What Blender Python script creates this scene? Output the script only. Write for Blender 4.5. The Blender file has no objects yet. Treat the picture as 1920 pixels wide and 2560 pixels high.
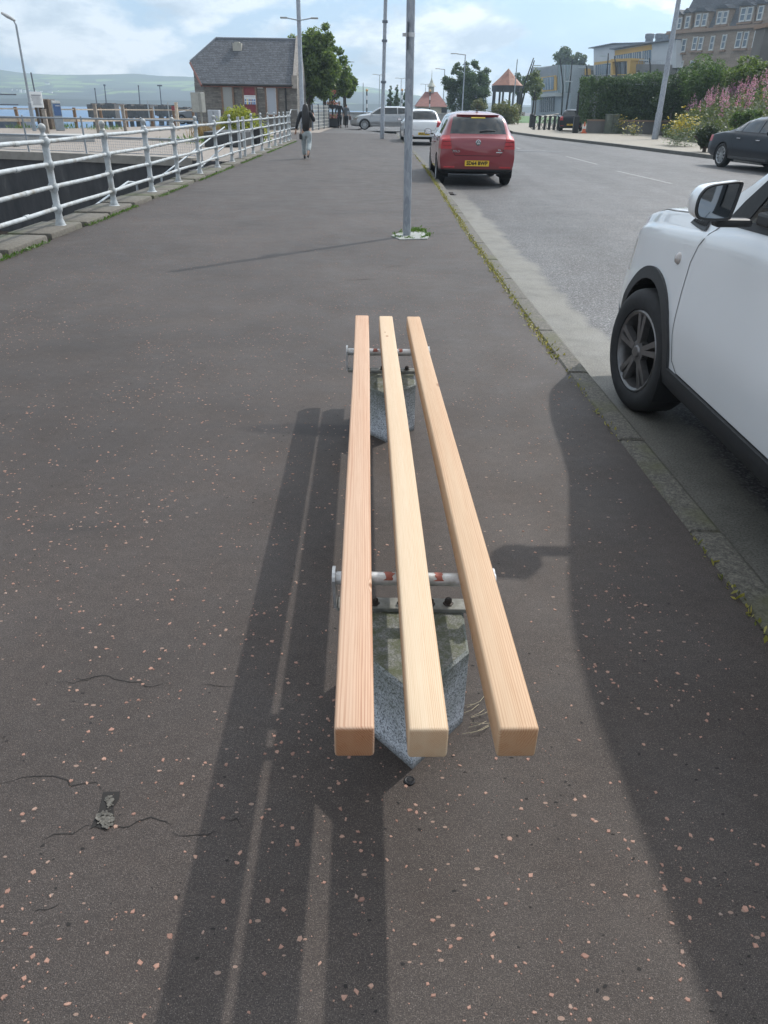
import bpy, bmesh, math, random
import numpy as np
from mathutils import Vector, Matrix
from mathutils.bvhtree import BVHTree
R = math.radians
sc = bpy.context.scene
col = sc.collection
random.seed(7); rng = np.random.default_rng(7)

# ------------------------------------------------------------ camera
F, CX, CY, HC = 1800.0, 960.0, 1280.0, 1.38
_p = math.atan((CY - 268.0) / F); _r = R(0.9)
_fw = Vector((0, math.cos(_p), -math.sin(_p))); _ri = Vector((1, 0, 0)); _up = _ri.cross(_fw)
RI = _ri * math.cos(_r) + _up * math.sin(_r)
UP = -_ri * math.sin(_r) + _up * math.cos(_r)
FW = _fw
CAMP = Vector((0, 0, HC))
cam = bpy.data.cameras.new("camera"); camo = bpy.data.objects.new("camera", cam); col.objects.link(camo)
camo.matrix_world = Matrix(((RI.x, UP.x, -FW.x, 0), (RI.y, UP.y, -FW.y, 0), (RI.z, UP.z, -FW.z, HC), (0, 0, 0, 1)))
cam.sensor_fit = 'VERTICAL'; cam.sensor_height = 24.0; cam.lens = F / 2560.0 * 24.0
cam.clip_start = 0.05; cam.clip_end = 20000
sc.camera = camo

def ray(x, y): return FW * F + RI * (x - CX) - UP * (y - CY)
def G(x, y, z=0.0):
    d = ray(x, y); return CAMP + d * ((z - HC) / d.z)
def D(x, y, Y):
    d = ray(x, y); return CAMP + d * (Y / d.y)
def XP(x, y, X):
    d = ray(x, y); return CAMP + d * (X / d.x)
def PL(x, y, p0, n):                      # onto a vertical plane through p0
    d = ray(x, y); t = (Vector(p0) - CAMP).dot(n) / d.dot(n); return CAMP + d * t

# ------------------------------------------------------------ materials
MATS = {}
def srgb(r, g, b):
    f = lambda c: (c / 255 / 12.92) if c / 255 <= 0.04045 else ((c / 255 + 0.055) / 1.055) ** 2.4
    return (f(r), f(g), f(b))
class NT:
    def __init__(s, name):
        s.m = bpy.data.materials.new(name); s.m.use_nodes = True; s.t = s.m.node_tree
        s.b = s.t.nodes['Principled BSDF']; s.out = s.t.nodes['Material Output']; s._tc = None
    def n(s, typ, **kw):
        nd = s.t.nodes.new(typ)
        for k, v in kw.items():
            if k in nd.inputs: nd.inputs[k].default_value = v
            else: setattr(nd, k, v)
        return nd
    def l(s, a, b): s.t.links.new(a, b)
    @property
    def obj(s):
        if s._tc is None: s._tc = s.n('ShaderNodeTexCoord')
        return s._tc.outputs['Object']
    def noise(s, scale, detail=4, rough=0.55, vec=None, dist=0.0):
        nd = s.n('ShaderNodeTexNoise'); nd.inputs['Scale'].default_value = scale; nd.inputs['Detail'].default_value = detail
        nd.inputs['Roughness'].default_value = rough; nd.inputs['Distortion'].default_value = dist
        s.l(vec or s.obj, nd.inputs['Vector']); return nd.outputs['Fac']
    def vor(s, scale, vec=None, feature='F1'):
        nd = s.n('ShaderNodeTexVoronoi'); nd.feature = feature; nd.inputs['Scale'].default_value = scale
        s.l(vec or s.obj, nd.inputs['Vector']); return nd
    def ramp(s, fac, stops, interp='LINEAR'):
        nd = s.n('ShaderNodeValToRGB'); nd.color_ramp.interpolation = interp
        el = nd.color_ramp.elements
        while len(el) < len(stops): el.new(0.5)
        for e, (p, c) in zip(el, stops):
            e.position = p; e.color = (c, c, c, 1) if isinstance(c, (int, float)) else (*c, 1)
        s.l(fac, nd.inputs['Fac']); return nd.outputs['Color']
    def mix(s, fac, a, b, blend='MIX'):
        nd = s.n('ShaderNodeMix'); nd.data_type = 'RGBA'; nd.blend_type = blend
        for sock, v in ((nd.inputs[0], fac), (nd.inputs[6], a), (nd.inputs[7], b)):
            if isinstance(v, (int, float)): sock.default_value = v
            elif isinstance(v, tuple): sock.default_value = (*v, 1)
            else: s.l(v, sock)
        return nd.outputs[2]
    def math(s, op, a, b=0.0, c=0.0):
        nd = s.n('ShaderNodeMath'); nd.operation = op
        for i, v in enumerate((a, b, c)):
            if isinstance(v, (int, float)): nd.inputs[i].default_value = v
            else: s.l(v, nd.inputs[i])
        return nd.outputs[0]
    def scale(s, sx, sy, sz, vec=None):
        nd = s.n('ShaderNodeVectorMath'); nd.operation = 'MULTIPLY'; nd.inputs[1].default_value = (sx, sy, sz)
        s.l(vec or s.obj, nd.inputs[0]); return nd.outputs[0]
    def sep(s, vec=None):
        nd = s.n('ShaderNodeSeparateXYZ'); s.l(vec or s.obj, nd.inputs[0]); return nd.outputs
    def bump(s, h, strength=0.3, dist=0.01):
        nd = s.n('ShaderNodeBump'); nd.inputs['Strength'].default_value = strength; nd.inputs['Distance'].default_value = dist
        s.l(h, nd.inputs['Height']); s.l(nd.outputs[0], s.b.inputs['Normal'])
    def set(s, color=None, rough=None, metal=None, **kw):
        for k, v in (('Base Color', color), ('Roughness', rough), ('Metallic', metal)):
            if v is None: continue
            if isinstance(v, (int, float)): s.b.inputs[k].default_value = v
            elif isinstance(v, tuple): s.b.inputs[k].default_value = (*v, 1)
            else: s.l(v, s.b.inputs[k])
        for k, v in kw.items(): s.b.inputs[k.replace('_', ' ')].default_value = v
        return s.m

def M(name, color=(0.5, 0.5, 0.5), rough=0.6, metal=0.0, var=0.12, scale=6.0, bump=0.0, dirt=None, **kw):
    """plain material with a little noise variation so nothing is dead flat"""
    if name in MATS: return MATS[name]
    t = NT(name)
    f = t.noise(scale, 5)
    lo = tuple(c * (1 - var) for c in color); hi = tuple(min(1, c * (1 + var)) for c in color)
    c = t.ramp(f, [(0.3, lo), (0.7, hi)])
    if dirt:
        f2 = t.noise(scale * 0.4, 6, 0.65)
        c = t.mix(t.ramp(f2, [(0.5, 0.0), (0.72, 1.0)]), c, dirt)
    t.set(c, rough, metal, **kw)
    if bump: t.bump(t.noise(scale * 8, 4), bump, 0.004)
    MATS[name] = t.m
    return t.m

def leafmat(name, c1, c2, trans=0.35):
    if name in MATS: return MATS[name]
    t = NT(name)
    g = t.n('ShaderNodeNewGeometry')
    c = t.ramp(g.outputs['Random Per Island'], [(0.0, c1), (1.0, c2)])
    t.set(c, 0.55)
    tr = t.n('ShaderNodeBsdfTranslucent'); t.l(t.mix(1.0, c, (1.3, 1.35, 0.7), 'MULTIPLY'), tr.inputs['Color'])
    mx = t.n('ShaderNodeMixShader'); mx.inputs[0].default_value = trans
    t.l(t.b.outputs[0], mx.inputs[1]); t.l(tr.outputs[0], mx.inputs[2]); t.l(mx.outputs[0], t.out.inputs['Surface'])
    MATS[name] = t.m
    return t.m

# ------------------------------------------------------------ mesh builder
class MB:
    def __init__(s): s.v = []; s.f = []; s.m = []; s.cur = 0
    def mat(s, i): s.cur = i; return s
    def add(s, vs, fs):
        o = len(s.v); s.v.extend([tuple(v) for v in vs])
        for f in fs: s.f.append([o + i for i in f]); s.m.append(s.cur)
        return s
    def box(s, c, d, rot=None, bev=0.0):
        x, y, z = d[0] / 2, d[1] / 2, d[2] / 2
        if bev > 0:
            b = min(bev, x * .9, y * .9, z * .9); bm = bmesh.new()
            bmesh.ops.create_cube(bm, size=1.0, matrix=Matrix.Diagonal((d[0], d[1], d[2], 1)))
            bmesh.ops.bevel(bm, geom=list(bm.edges), offset=b, segments=2, affect='EDGES', profile=0.5)
            vs = [v.co.copy() for v in bm.verts]; fs = [[v.index for v in f.verts] for f in bm.faces]; bm.free()
        else:
            vs = [Vector(p) for p in ((-x, -y, -z), (x, -y, -z), (x, y, -z), (-x, y, -z), (-x, -y, z), (x, -y, z), (x, y, z), (-x, y, z))]
            fs = [(3, 2, 1, 0), (4, 5, 6, 7), (0, 1, 5, 4), (1, 2, 6, 5), (2, 3, 7, 6), (3, 0, 4, 7)]
        if rot is not None: vs = [rot @ v for v in vs]
        c = Vector(c); return s.add([v + c for v in vs], fs)
    def tube(s, pts, r, n=10, cap=True):
        pts = [Vector(p) for p in pts]; rs = r if isinstance(r, (list, tuple)) else [r] * len(pts)
        vs = []; fs = []; ref = None
        for i, p in enumerate(pts):
            a = pts[max(0, i - 1)]; b = pts[min(len(pts) - 1, i + 1)]; t = (b - a).normalized()
            if ref is None or abs(ref.dot(t)) > .95: ref = Vector((0, 0, 1)) if abs(t.z) < .9 else Vector((1, 0, 0))
            u = (ref - t * ref.dot(t)).normalized(); w = t.cross(u); ref = u
            for k in range(n):
                an = 2 * math.pi * k / n; vs.append(p + (u * math.cos(an) + w * math.sin(an)) * rs[i])
        for i in range(len(pts) - 1):
            for k in range(n):
                fs.append((i * n + k, i * n + (k + 1) % n, (i + 1) * n + (k + 1) % n, (i + 1) * n + k))
        if cap: fs.append(tuple(reversed(range(n)))); fs.append(tuple((len(pts) - 1) * n + k for k in range(n)))
        return s.add(vs, fs)
    def lathe(s, prof, c=(0, 0, 0), axis='z', n=16, cap=True):
        vs = []; fs = []
        for r, h in prof:
            for k in range(n):
                a = 2 * math.pi * k / n; x, y = r * math.cos(a), r * math.sin(a)
                vs.append({'z': (x, y, h), 'x': (h, x, y), 'y': (y, h, x)}[axis])
        for i in range(len(prof) - 1):
            for k in range(n): fs.append((i * n + k, i * n + (k + 1) % n, (i + 1) * n + (k + 1) % n, (i + 1) * n + k))
        if cap:
            if prof[0][0] > 1e-4: fs.append(tuple(reversed(range(n))))
            if prof[-1][0] > 1e-4: fs.append(tuple((len(prof) - 1) * n + k for k in range(n)))
        c = Vector(c); return s.add([Vector(v) + c for v in vs], fs)
    def prism(s, poly, d):
        d = Vector(d); n = len(poly); p = [Vector(v) for v in poly]
        nrm = Vector((0, 0, 0))
        for i in range(n): nrm += p[i].cross(p[(i + 1) % n])
        if nrm.dot(d) > 0: p = list(reversed(p))
        fs = [tuple(range(n)), tuple(reversed(range(n, 2 * n)))]
        for i in range(n): fs.append((i, n + i, n + (i + 1) % n, (i + 1) % n))
        fs[0] = tuple(range(n)); return s.add(p + [v + d for v in p], fs)
    def poly(s, pts): return s.add(pts, [tuple(range(len(pts)))])
    def build(s, name, mats, parent=None, world=True, smooth=None, loc=None):
        me = bpy.data.meshes.new(name)
        off = Vector((0, 0, 0))
        if parent is not None and world:
            off = parent.location.copy()
            if parent.parent is not None: off += parent.parent.location
        if loc is not None: off = Vector(loc)
        me.from_pydata([(v[0] - off.x, v[1] - off.y, v[2] - off.z) for v in s.v], [], s.f)
        if not isinstance(mats, (list, tuple)): mats = [mats]
        for m in mats: me.materials.append(m)
        if len(mats) > 1: me.polygons.foreach_set('material_index', s.m)
        me.update(); fixn(me, smooth)
        o = bpy.data.objects.new(name, me); col.objects.link(o)
        if loc is not None: o.location = Vector(loc)
        if parent is not None: o.parent = parent
        return o
def fixn(me, smooth):
    if smooth is not None:
        me.polygons.foreach_set('use_smooth', [True] * len(me.polygons)); me.set_sharp_from_angle(angle=R(smooth))
def npmesh(name, verts, quads, mat, parent=None, world=True, loc=None):
    me = bpy.data.meshes.new(name); nv, nq = len(verts), len(quads); k = quads.shape[1]
    v = np.asarray(verts, dtype=np.float32)
    off = np.zeros(3, dtype=np.float32)
    if parent is not None and world: off = np.array(parent.location, dtype=np.float32)
    if loc is not None: off = np.array(loc, dtype=np.float32)
    me.vertices.add(nv); me.vertices.foreach_set('co', (v - off).ravel())
    me.loops.add(nq * k); me.loops.foreach_set('vertex_index', np.asarray(quads, dtype=np.int32).ravel())
    me.polygons.add(nq); me.polygons.foreach_set('loop_start', np.arange(0, nq * k, k, dtype=np.int32))
    me.update(calc_edges=True); me.validate()
    for m in (mat if isinstance(mat, (list, tuple)) else [mat]): me.materials.append(m)
    o = bpy.data.objects.new(name, me); col.objects.link(o)
    if loc is not None: o.location = Vector(loc)
    if parent is not None: o.parent = parent
    return o
def leafq(pos, size, updir=0.25, elong=0.55, up=None):
    n = len(pos); nr = rng.normal(size=(n, 3)); nr[:, 2] = np.abs(nr[:, 2]) + updir; nr /= np.linalg.norm(nr, axis=1)[:, None]
    a = rng.normal(size=(n, 3)) if up is None else up + rng.normal(size=(n, 3)) * .25
    a -= nr * (a * nr).sum(1)[:, None] * (1 if up is None else 0); a /= np.linalg.norm(a, axis=1)[:, None] + 1e-9
    b = np.cross(nr, a); s = np.asarray(size).reshape(-1, 1) * np.ones((n, 1))
    v = np.stack([pos - a * s, pos + b * s * elong, pos + a * s, pos - b * s * elong], 1).reshape(-1, 3)
    return v, np.arange(4 * n).reshape(n, 4)
def clump_pts(clumps, n, shell=0.55):
    c = np.array(clumps, dtype=float); w = (c[:, 3] * c[:, 4] * c[:, 5]) ** (2 / 3); w /= w.sum()
    i = rng.choice(len(c), n, p=w); d = rng.normal(size=(n, 3)); d /= np.linalg.norm(d, axis=1)[:, None]
    r = shell + (1 - shell) * rng.random(n); r *= 1 + .12 * rng.normal(size=n)
    return c[i, :3] + d * c[i, 3:] * r[:, None]

# ------------------------------------------------------------ object bookkeeping
def tag(o, label=None, cat=None, group=None, kind=None):
    if label: o['label'] = label
    if cat: o['category'] = cat
    if group: o['group'] = group
    if kind: o['kind'] = kind
    return o
def thing(name, label, cat, loc=(0, 0, 0), rz=0.0, group=None):
    o = bpy.data.objects.new(name, None); o.empty_display_size = .1; col.objects.link(o)
    o.location = Vector(loc); o.rotation_euler = (0, 0, rz); return tag(o, label, cat, group)
def dup(root, loc, rz=0.0, label=None, scale=None):
    r = root.copy(); col.objects.link(r); r.location = Vector(loc); r.rotation_euler = (0, 0, rz)
    if scale: r.scale = scale if isinstance(scale, (tuple, list)) else (scale,) * 3
    if label: r['label'] = label
    for ch in list(root.children):
        c = ch.copy(); col.objects.link(c); c.parent = r
        for g in list(ch.children):
            q = g.copy(); col.objects.link(q); q.parent = c
    return r
def structure(o): o['kind'] = 'structure'; return o
def textmesh(mb, body, size, origin, ux, uy, depth=0.0, bold=0.0, align='CENTER'):
    """write text as mesh faces into mb; ux, uy span the writing plane"""
    cu = bpy.data.curves.new('t', 'FONT'); cu.body = body; cu.size = size; cu.align_x = align; cu.align_y = 'CENTER'; cu.offset = bold
    cu.resolution_u = 2
    o = bpy.data.objects.new('t', cu); col.objects.link(o); dg = bpy.context.evaluated_depsgraph_get()
    me = bpy.data.meshes.new_from_object(o.evaluated_get(dg)); ux, uy, org = Vector(ux), Vector(uy), Vector(origin)
    mb.add([org + ux * v.co.x + uy * v.co.y for v in me.vertices], [list(p.vertices) for p in me.polygons])
    bpy.data.objects.remove(o); bpy.data.curves.remove(cu); bpy.data.meshes.remove(me)
# ============================================================ SETTING
def tarmac(name, base, speck, blot, pit=0.5, agg=700.0, bstr=0.35, seam=None):
    t = NT(name); o = t.obj
    f = t.noise(agg, 2, 0.6)                                  # aggregate grain
    c = t.ramp(f, [(0.30, tuple(b * .45 for b in base)), (0.5, base), (0.70, speck)])
    f2 = t.noise(agg * .38, 3, .65); c = t.mix(t.ramp(f2, [(.36, .0), (.62, 1.)]), t.mix(.55, c, tuple(b * .35 for b in base)), c)
    g2 = t.noise(26, 5, .7); c = t.mix(t.ramp(g2, [(.40, .55), (.60, 0.)]), c, (.70, .69, .69), 'MULTIPLY')
    v = t.vor(330.0); vc = t.sep(v.outputs['Color'])
    sp = t.math('MULTIPLY', t.math('LESS_THAN', v.outputs['Distance'], 0.28), t.math('GREATER_THAN', vc[0], 0.80))
    c = t.mix(t.math('MULTIPLY', sp, 0.45), c, (0.26, 0.23, 0.21))
    b = t.noise(0.8, 7, 0.65); b2 = t.noise(3.3, 5, 0.6)
    c = t.mix(t.ramp(b, [(0.35, 0.0), (0.68, 0.85)]), c, blot, 'MULTIPLY')
    c = t.mix(t.ramp(b2, [(0.42, 0.0), (0.7, 0.5)]), c, (1.25, 1.22, 1.2), 'MULTIPLY')
    # worn pits: stretched cells, only where a slow noise lets them
    vp = t.vor(17.0, t.scale(0.75, 1.5, 1, None)); pc = t.sep(vp.outputs['Color'])
    wob = t.math('ADD', vp.outputs['Distance'], t.math('MULTIPLY', t.noise(110, 3, .7), 0.42))
    pm = t.math('MULTIPLY', t.math('LESS_THAN', wob, t.math('MULTIPLY_ADD', pc[1], 0.16, 0.12)), t.math('GREATER_THAN', pc[0], 1.0 - pit * .5))
    c = t.mix(t.math('MULTIPLY', pm, 0.8), c, (0.018, 0.017, 0.017))
    if pit > .5:
        vq = t.vor(43.0, t.scale(0.8, 1.4, 1, None)); qc = t.sep(vq.outputs['Color'])
        qm = t.math('MULTIPLY', t.math('LESS_THAN', t.math('ADD', vq.outputs['Distance'], t.math('MULTIPLY', t.noise(120, 2), .3)), t.math('MULTIPLY_ADD', qc[1], .20, .12)), t.math('GREATER_THAN', qc[0], .62))
        c = t.mix(t.math('MULTIPLY', qm, .6), c, (.022, .019, .018)); lm = t.math('MULTIPLY', t.math('LESS_THAN', vq.outputs['Distance'], t.math('MULTIPLY_ADD', qc[1], .18, .05)), t.math('LESS_THAN', qc[0], .10))
        c = t.mix(t.math('MULTIPLY', lm, .7), c, (.30, .20, .155))
    t.set(c, t.ramp(b2, [(0.3, .6), (0.7, .75)]))
    h = t.math('SUBTRACT', t.math('MULTIPLY', f, .4), t.math('MULTIPLY', pm, 1.5))
    t.bump(h, bstr, 0.004); t.b.inputs['Specular IOR Level'].default_value = .36
    return t
tp = tarmac('pavement_tarmac', (0.063, 0.0505, 0.0445), (0.148, 0.121, 0.107), (0.52, 0.51, 0.51), 1.0, 430.0, 0.7)
# a smoother relaid strip round the bench and a damp stain beside its far leg
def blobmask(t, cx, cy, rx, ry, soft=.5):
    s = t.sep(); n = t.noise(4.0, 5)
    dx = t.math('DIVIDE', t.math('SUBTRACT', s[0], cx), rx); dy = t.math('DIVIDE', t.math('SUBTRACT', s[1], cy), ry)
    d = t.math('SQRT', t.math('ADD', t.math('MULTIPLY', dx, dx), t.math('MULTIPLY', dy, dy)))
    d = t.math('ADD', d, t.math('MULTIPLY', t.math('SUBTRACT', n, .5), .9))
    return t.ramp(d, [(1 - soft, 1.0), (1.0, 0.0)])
bc = tp.b.inputs['Base Color'].links[0].from_socket
c = tp.mix(blobmask(tp, .25, 2.6, .75, 2.6, .7), bc, (1.16, 1.12, 1.06), 'MULTIPLY')
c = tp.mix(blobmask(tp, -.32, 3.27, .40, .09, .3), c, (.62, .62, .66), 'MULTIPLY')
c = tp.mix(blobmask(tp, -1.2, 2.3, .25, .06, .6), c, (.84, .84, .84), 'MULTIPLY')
tp.set(c)
m_pave = tp.m
tr_ = tarmac('road_asphalt', (0.074, 0.073, 0.074), (0.24, 0.238, 0.236), (0.70, 0.70, 0.715), 0.15, 75.0, 1.0)
_c = tr_.b.inputs['Base Color'].links[0].from_socket; _s = tr_.noise(1.0, 4, .6, vec=tr_.scale(.9, .05, 1))
tr_.set(tr_.mix(tr_.ramp(_s, [(.42, 0.), (.62, .9)]), _c, (1.42, 1.42, 1.42), 'MULTIPLY')); 
_c = tr_.b.inputs['Base Color'].links[0].from_socket; _p = tr_.sep()     # pale concrete channel along the kerb, worn into the asphalt
_x = tr_.math('ADD', tr_.math('MULTIPLY_ADD', _p[1], .013, _p[0]), tr_.math('MULTIPLY', tr_.math('SUBTRACT', tr_.noise(1.6, 7, .68), .5), .42))
_m = tr_.math('MULTIPLY', tr_.ramp(tr_.math('SUBTRACT', _x, 1.0), [(.66, 1.), (.74, 0.)]), tr_.ramp(tr_.math('DIVIDE', _p[1], 30.0), [(.40, 1.), (.62, 0.)]))
_gc = tr_.ramp(tr_.noise(110, 4, .7), [(.32, (.085, .082, .072)), (.68, (.235, .225, .198))]); _gc = tr_.mix(tr_.ramp(tr_.noise(3, 6, .7), [(.45, 0.), (.65, .7)]), _gc, (.62, .62, .62), 'MULTIPLY')
tr_.set(tr_.mix(_m, _c, _gc)); m_road = tr_.m
m_park = tarmac('car_park_tarmac', (0.10, 0.095, 0.095), (0.17, 0.165, 0.16), (0.8, 0.8, 0.8), 0.2, 60, .4).m
m_gut = tarmac('gutter_concrete', (0.24, 0.235, 0.21), (0.36, 0.35, 0.31), (0.55, 0.56, 0.56), 0.25, 120, .5).m
def stone(name, c1, c2, spots, sc_=1.0, moss=None):
    t = NT(name); f = t.noise(70 * sc_, 4, .7); g = t.noise(3 * sc_, 5)
    c = t.ramp(f, [(.32, c1), (.68, c2)])
    v = t.vor(230 * sc_); c = t.mix(t.math('MULTIPLY', t.math('GREATER_THAN', t.sep(v.outputs['Color'])[0], .72), .6), c, spots)
    if moss: c = t.mix(t.ramp(g, [(.5, 0.), (.66, .85)]), c, moss)
    t.set(c, .8); t.bump(f, .5, .004); return t.m
m_kerb = stone('kerb_granite', (.045, .041, .034), (.155, .142, .118), (.03, .03, .027), .85, (.075, .075, .035))
m_cope = stone('coping_stone', (.075, .067, .054), (.15, .135, .112), (.08, .075, .06), .4, (.075, .085, .04))
m_beige = stone('right_pavement', (.21, .185, .15), (.30, .27, .22), (.16, .15, .13), .15)
m_quay = stone('quay_concrete', (.20, .17, .145), (.29, .25, .215), (.17, .15, .13), .12)
m_white = M('road_paint', (.62, .62, .60), .7, var=.25, scale=14)
m_worn = M('worn_road_paint', (.20, .20, .197), .75, var=.4, scale=24)
m_dark = M('dark_gap', (.012, .012, .013), .9)

KX = [(-3, 1.22), (1.8, 1.17), (4.3, 1.09), (5.9, 1.06), (9.5, 1.01), (15.6, .99), (20, .96), (27.4, .84), (35, .60), (42, .45), (48.3, .34)]
def kx(y): return float(np.interp(y, [a for a, _ in KX], [b for _, b in KX]))
FKX = [(-5, 15.2), (18, 13.0), (26.3, 12.2), (34, 11.25), (38.5, 10.75), (48, 9.3), (57, 8.5)]
def fkx(y): return float(np.interp(y, [a for a, _ in FKX], [b for _, b in FKX]))
KW = .125
def strip(mb, ys, fl, fr, z):
    for a, b in zip(ys[:-1], ys[1:]): mb.add([(fl(a), a, z), (fr(a), a, z), (fr(b), b, z), (fl(b), b, z)], [(0, 1, 2, 3)])
ys = list(np.linspace(-3, 48.3, 60))
def px_left(y): return -3.86 - .012 * max(y - 9, 0) if y < 36.2 else (-5.2 if y < 40 else -6.2)

# pavement with its cracks and one broken hole
pv = MB(); strip(pv, ys, px_left, kx, 0.0)
def crack(pts, w):
    pv.cur = 1; P = [G(*p, .0012) for p in pts]; q = []
    for a, b in zip(P[:-1], P[1:]):
        k = max(2, int((b - a).length / .02))
        for i in range(k): q.append(a.lerp(b, i / k) + Vector((random.gauss(0, .0035), random.gauss(0, .0045), 0)))
    q.append(P[-1]); n = len(q)
    for i in range(n - 1):
        d = (q[i + 1] - q[i]).normalized(); nr = Vector((-d.y, d.x, 0)); u = i / (n - 1); u2 = (i + 1) / (n - 1)
        w1 = w * (math.sin(math.pi * min(max(u, .02), .98)) ** .5) * random.uniform(.5, 1.2); w2 = w * (math.sin(math.pi * min(max(u2, .02), .98)) ** .5)
        pv.add([q[i] - nr * w1, q[i] + nr * w1, q[i + 1] + nr * w2, q[i + 1] - nr * w2], [(0, 1, 2, 3)])
    pv.cur = 0
crack([(0, 1960), (60, 1942), (130, 1940), (185, 1958), (240, 1955), (262, 1982)], .0013)
crack([(110, 2096), (160, 2085), (235, 2062)], .001)
crack([(275, 2058), (310, 2068), (350, 2050), (405, 2047), (430, 2062)], .0015)
crack([(430, 2085), (465, 2090), (520, 2085), (545, 2080)], .001)
crack([(140, 1705), (200, 1702), (258, 1688), (330, 1702), (380, 1714), (425, 1708)], .0014)
crack([(255, 1690), (215, 1694), (180, 1698)], .001)
crack([(500, 1710), (560, 1716), (600, 1714)], .001)
crack([(860, 700), (890, 700), (930, 697)], .007)
crack([(965, 668), (985, 665), (1010, 664)], .004)
crack([(560, 2045), (590, 2048), (605, 2068)], .001)
crack([(80, 2282), (115, 2270), (150, 2258)], .001)
from mathutils import noise as mnoise
pv.cur = 1; n_pit = 0
while n_pit < 6500:                                             # worn pits where stones have come out
    x_ = random.uniform(-3.75, 1.0); y_ = .65 + 13 * random.random() ** 1.15
    if mnoise.noise(Vector((x_ * .8, y_ * .8, 4))) * .5 + mnoise.noise(Vector((x_ * 2.7, y_ * 2.7, 6))) * .5 < random.uniform(-.35, .4): continue
    n_pit += 1; r_ = .0014 + .0046 * random.random() ** 2.4; a_ = random.random() * 6.3; k_ = random.randint(5, 7); th_ = random.gauss(0, .5); e_l = random.uniform(.3, .75); P_ = []
    for k in range(k_):
        u_, v_ = r_ * random.uniform(.6, 1.3) * math.cos(a_ + 6.283 * k / k_), r_ * e_l * random.uniform(.6, 1.3) * math.sin(a_ + 6.283 * k / k_); P_.append((x_ + u_ * math.cos(th_) - v_ * math.sin(th_), y_ + u_ * math.sin(th_) + v_ * math.cos(th_), .0008))
    pv.poly(P_)
pv.cur = 1; pv.poly([G(x, y, .0016) for x, y in ((258, 1980), (300, 1978), (298, 1998), (284, 2018), (285, 2058), (262, 2075), (238, 2066), (225, 2072), (240, 2040), (248, 2024))])
pv.cur = 2
for (hx_, hy_, hw_2, hh_2, n_h) in ((272, 2000, 8, 14, 45), (263, 2047, 16, 20, 110)):     # crumbled stones lying in the hole
    for _ in range(n_h):
        g_ = G(hx_ + random.gauss(0, hw_2 * .55), hy_ + random.gauss(0, hh_2 * .5), .0025 + random.random() * .003); r_ = random.uniform(.0018, .0055); a_ = random.random() * 6.3
        pv.poly([g_ + Vector((r_ * random.uniform(.7, 1.2) * math.cos(a_ + k * 1.257), r_ * random.uniform(.7, 1.2) * math.sin(a_ + k * 1.257), random.gauss(0, .0008))) for k in range(5)])
m_rubble = stone('exposed_rubble', (.05, .046, .039), (.14, .13, .112), (.02, .02, .018), .5)
structure(pv.build('pavement', [m_pave, M('crack_dark', (.018, .016, .015), .95), m_rubble]))

# kerb of granite blocks
kb = MB(); y = -3.0
while y < 48.2:
    L = random.uniform(.8, 1.05); y2 = min(y + L, 48.3)
    a, b = kx(y + .01), kx(y2 - .01); dz = random.uniform(-.004, .006)
    q = [(a, y + .006), (a + KW, y + .006), (b + KW, y2 - .006), (b, y2 - .006)]
    i0 = .009
    kb.add([(p[0], p[1], -.2) for p in q] + [(p[0], p[1], -.004 + dz) for p in q] + [(q[0][0] + i0, q[0][1] + i0, .006 + dz), (q[1][0] - i0 * 2, q[1][1] + i0, .005 + dz), (q[2][0] - i0 * 2, q[2][1] - i0, .005 + dz), (q[3][0] + i0, q[3][1] - i0, .006 + dz)],
           [(0, 1, 5, 4), (1, 2, 6, 5), (2, 3, 7, 6), (3, 0, 4, 7), (4, 5, 9, 8), (5, 6, 10, 9), (6, 7, 11, 10), (7, 4, 8, 11), (8, 9, 10, 11)])
    y = y2
structure(kb.build('kerb', m_kerb))
# road sheet, gutter strip, markings
rd = MB(); strip(rd, [-6] + list(np.linspace(-3, 57, 40)), lambda y: kx(y) + KW - .03, lambda y: fkx(y), -.11)
rd.poly([(-2.5, 57, -.11), (8.5, 57, -.11), (10, 81, -.11), (16, 150, -.11), (8, 150, -.11), (-1, 81, -.11)])
structure(rd.build('road', m_road))
mk = MB()
def dash(a, b, w=.055, z=-.1055):
    A, B = G(*a, z), G(*b, z); d = (B - A).normalized(); n = Vector((-d.y, d.x, 0)) * w
    mk.poly([A - n, A + n, B + n, B - n])
dash((1541, 427), (1679, 459)); dash((1416, 391), (1494, 411)); dash((1376, 378), (1340, 374), .06); dash((1680, 452), (1800, 452), .012)
for k in range(6): dash((1300 - k * 26, 372 - k * 7), (1290 - k * 26, 369.3 - k * 7), .06)
structure(mk.build('road_markings', m_worn))
mh = MB(); c0 = G(1348, 378, -.1055); mh.box(c0, (1.9, .9, .003))
o = mh.build('manhole_cover', M('iron_cover', (.075, .075, .08), .6, .3, var=.3, scale=30)); tag(o, 'dark rectangular iron manhole cover set into the far traffic lane', 'manhole cover')
dr = thing('drain_cover', 'dark iron drain grate in the road in front of the kerb by the red hatchback', 'drain cover', G(1112, 483, -.106))
mb = MB(); mb.box(G(1112, 483, -.100) , (.42, .5, .006)); mb.build('frame', M('iron_cover'), dr)
mb = MB()
for k in range(5): mb.box(G(1112, 483, -.094) + Vector((0, -.18 + k * .09, 0)), (.34, .03, .01))
mb.build('grate', M('rust_iron', (.06, .05, .045), .7, .2), dr)
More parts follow.
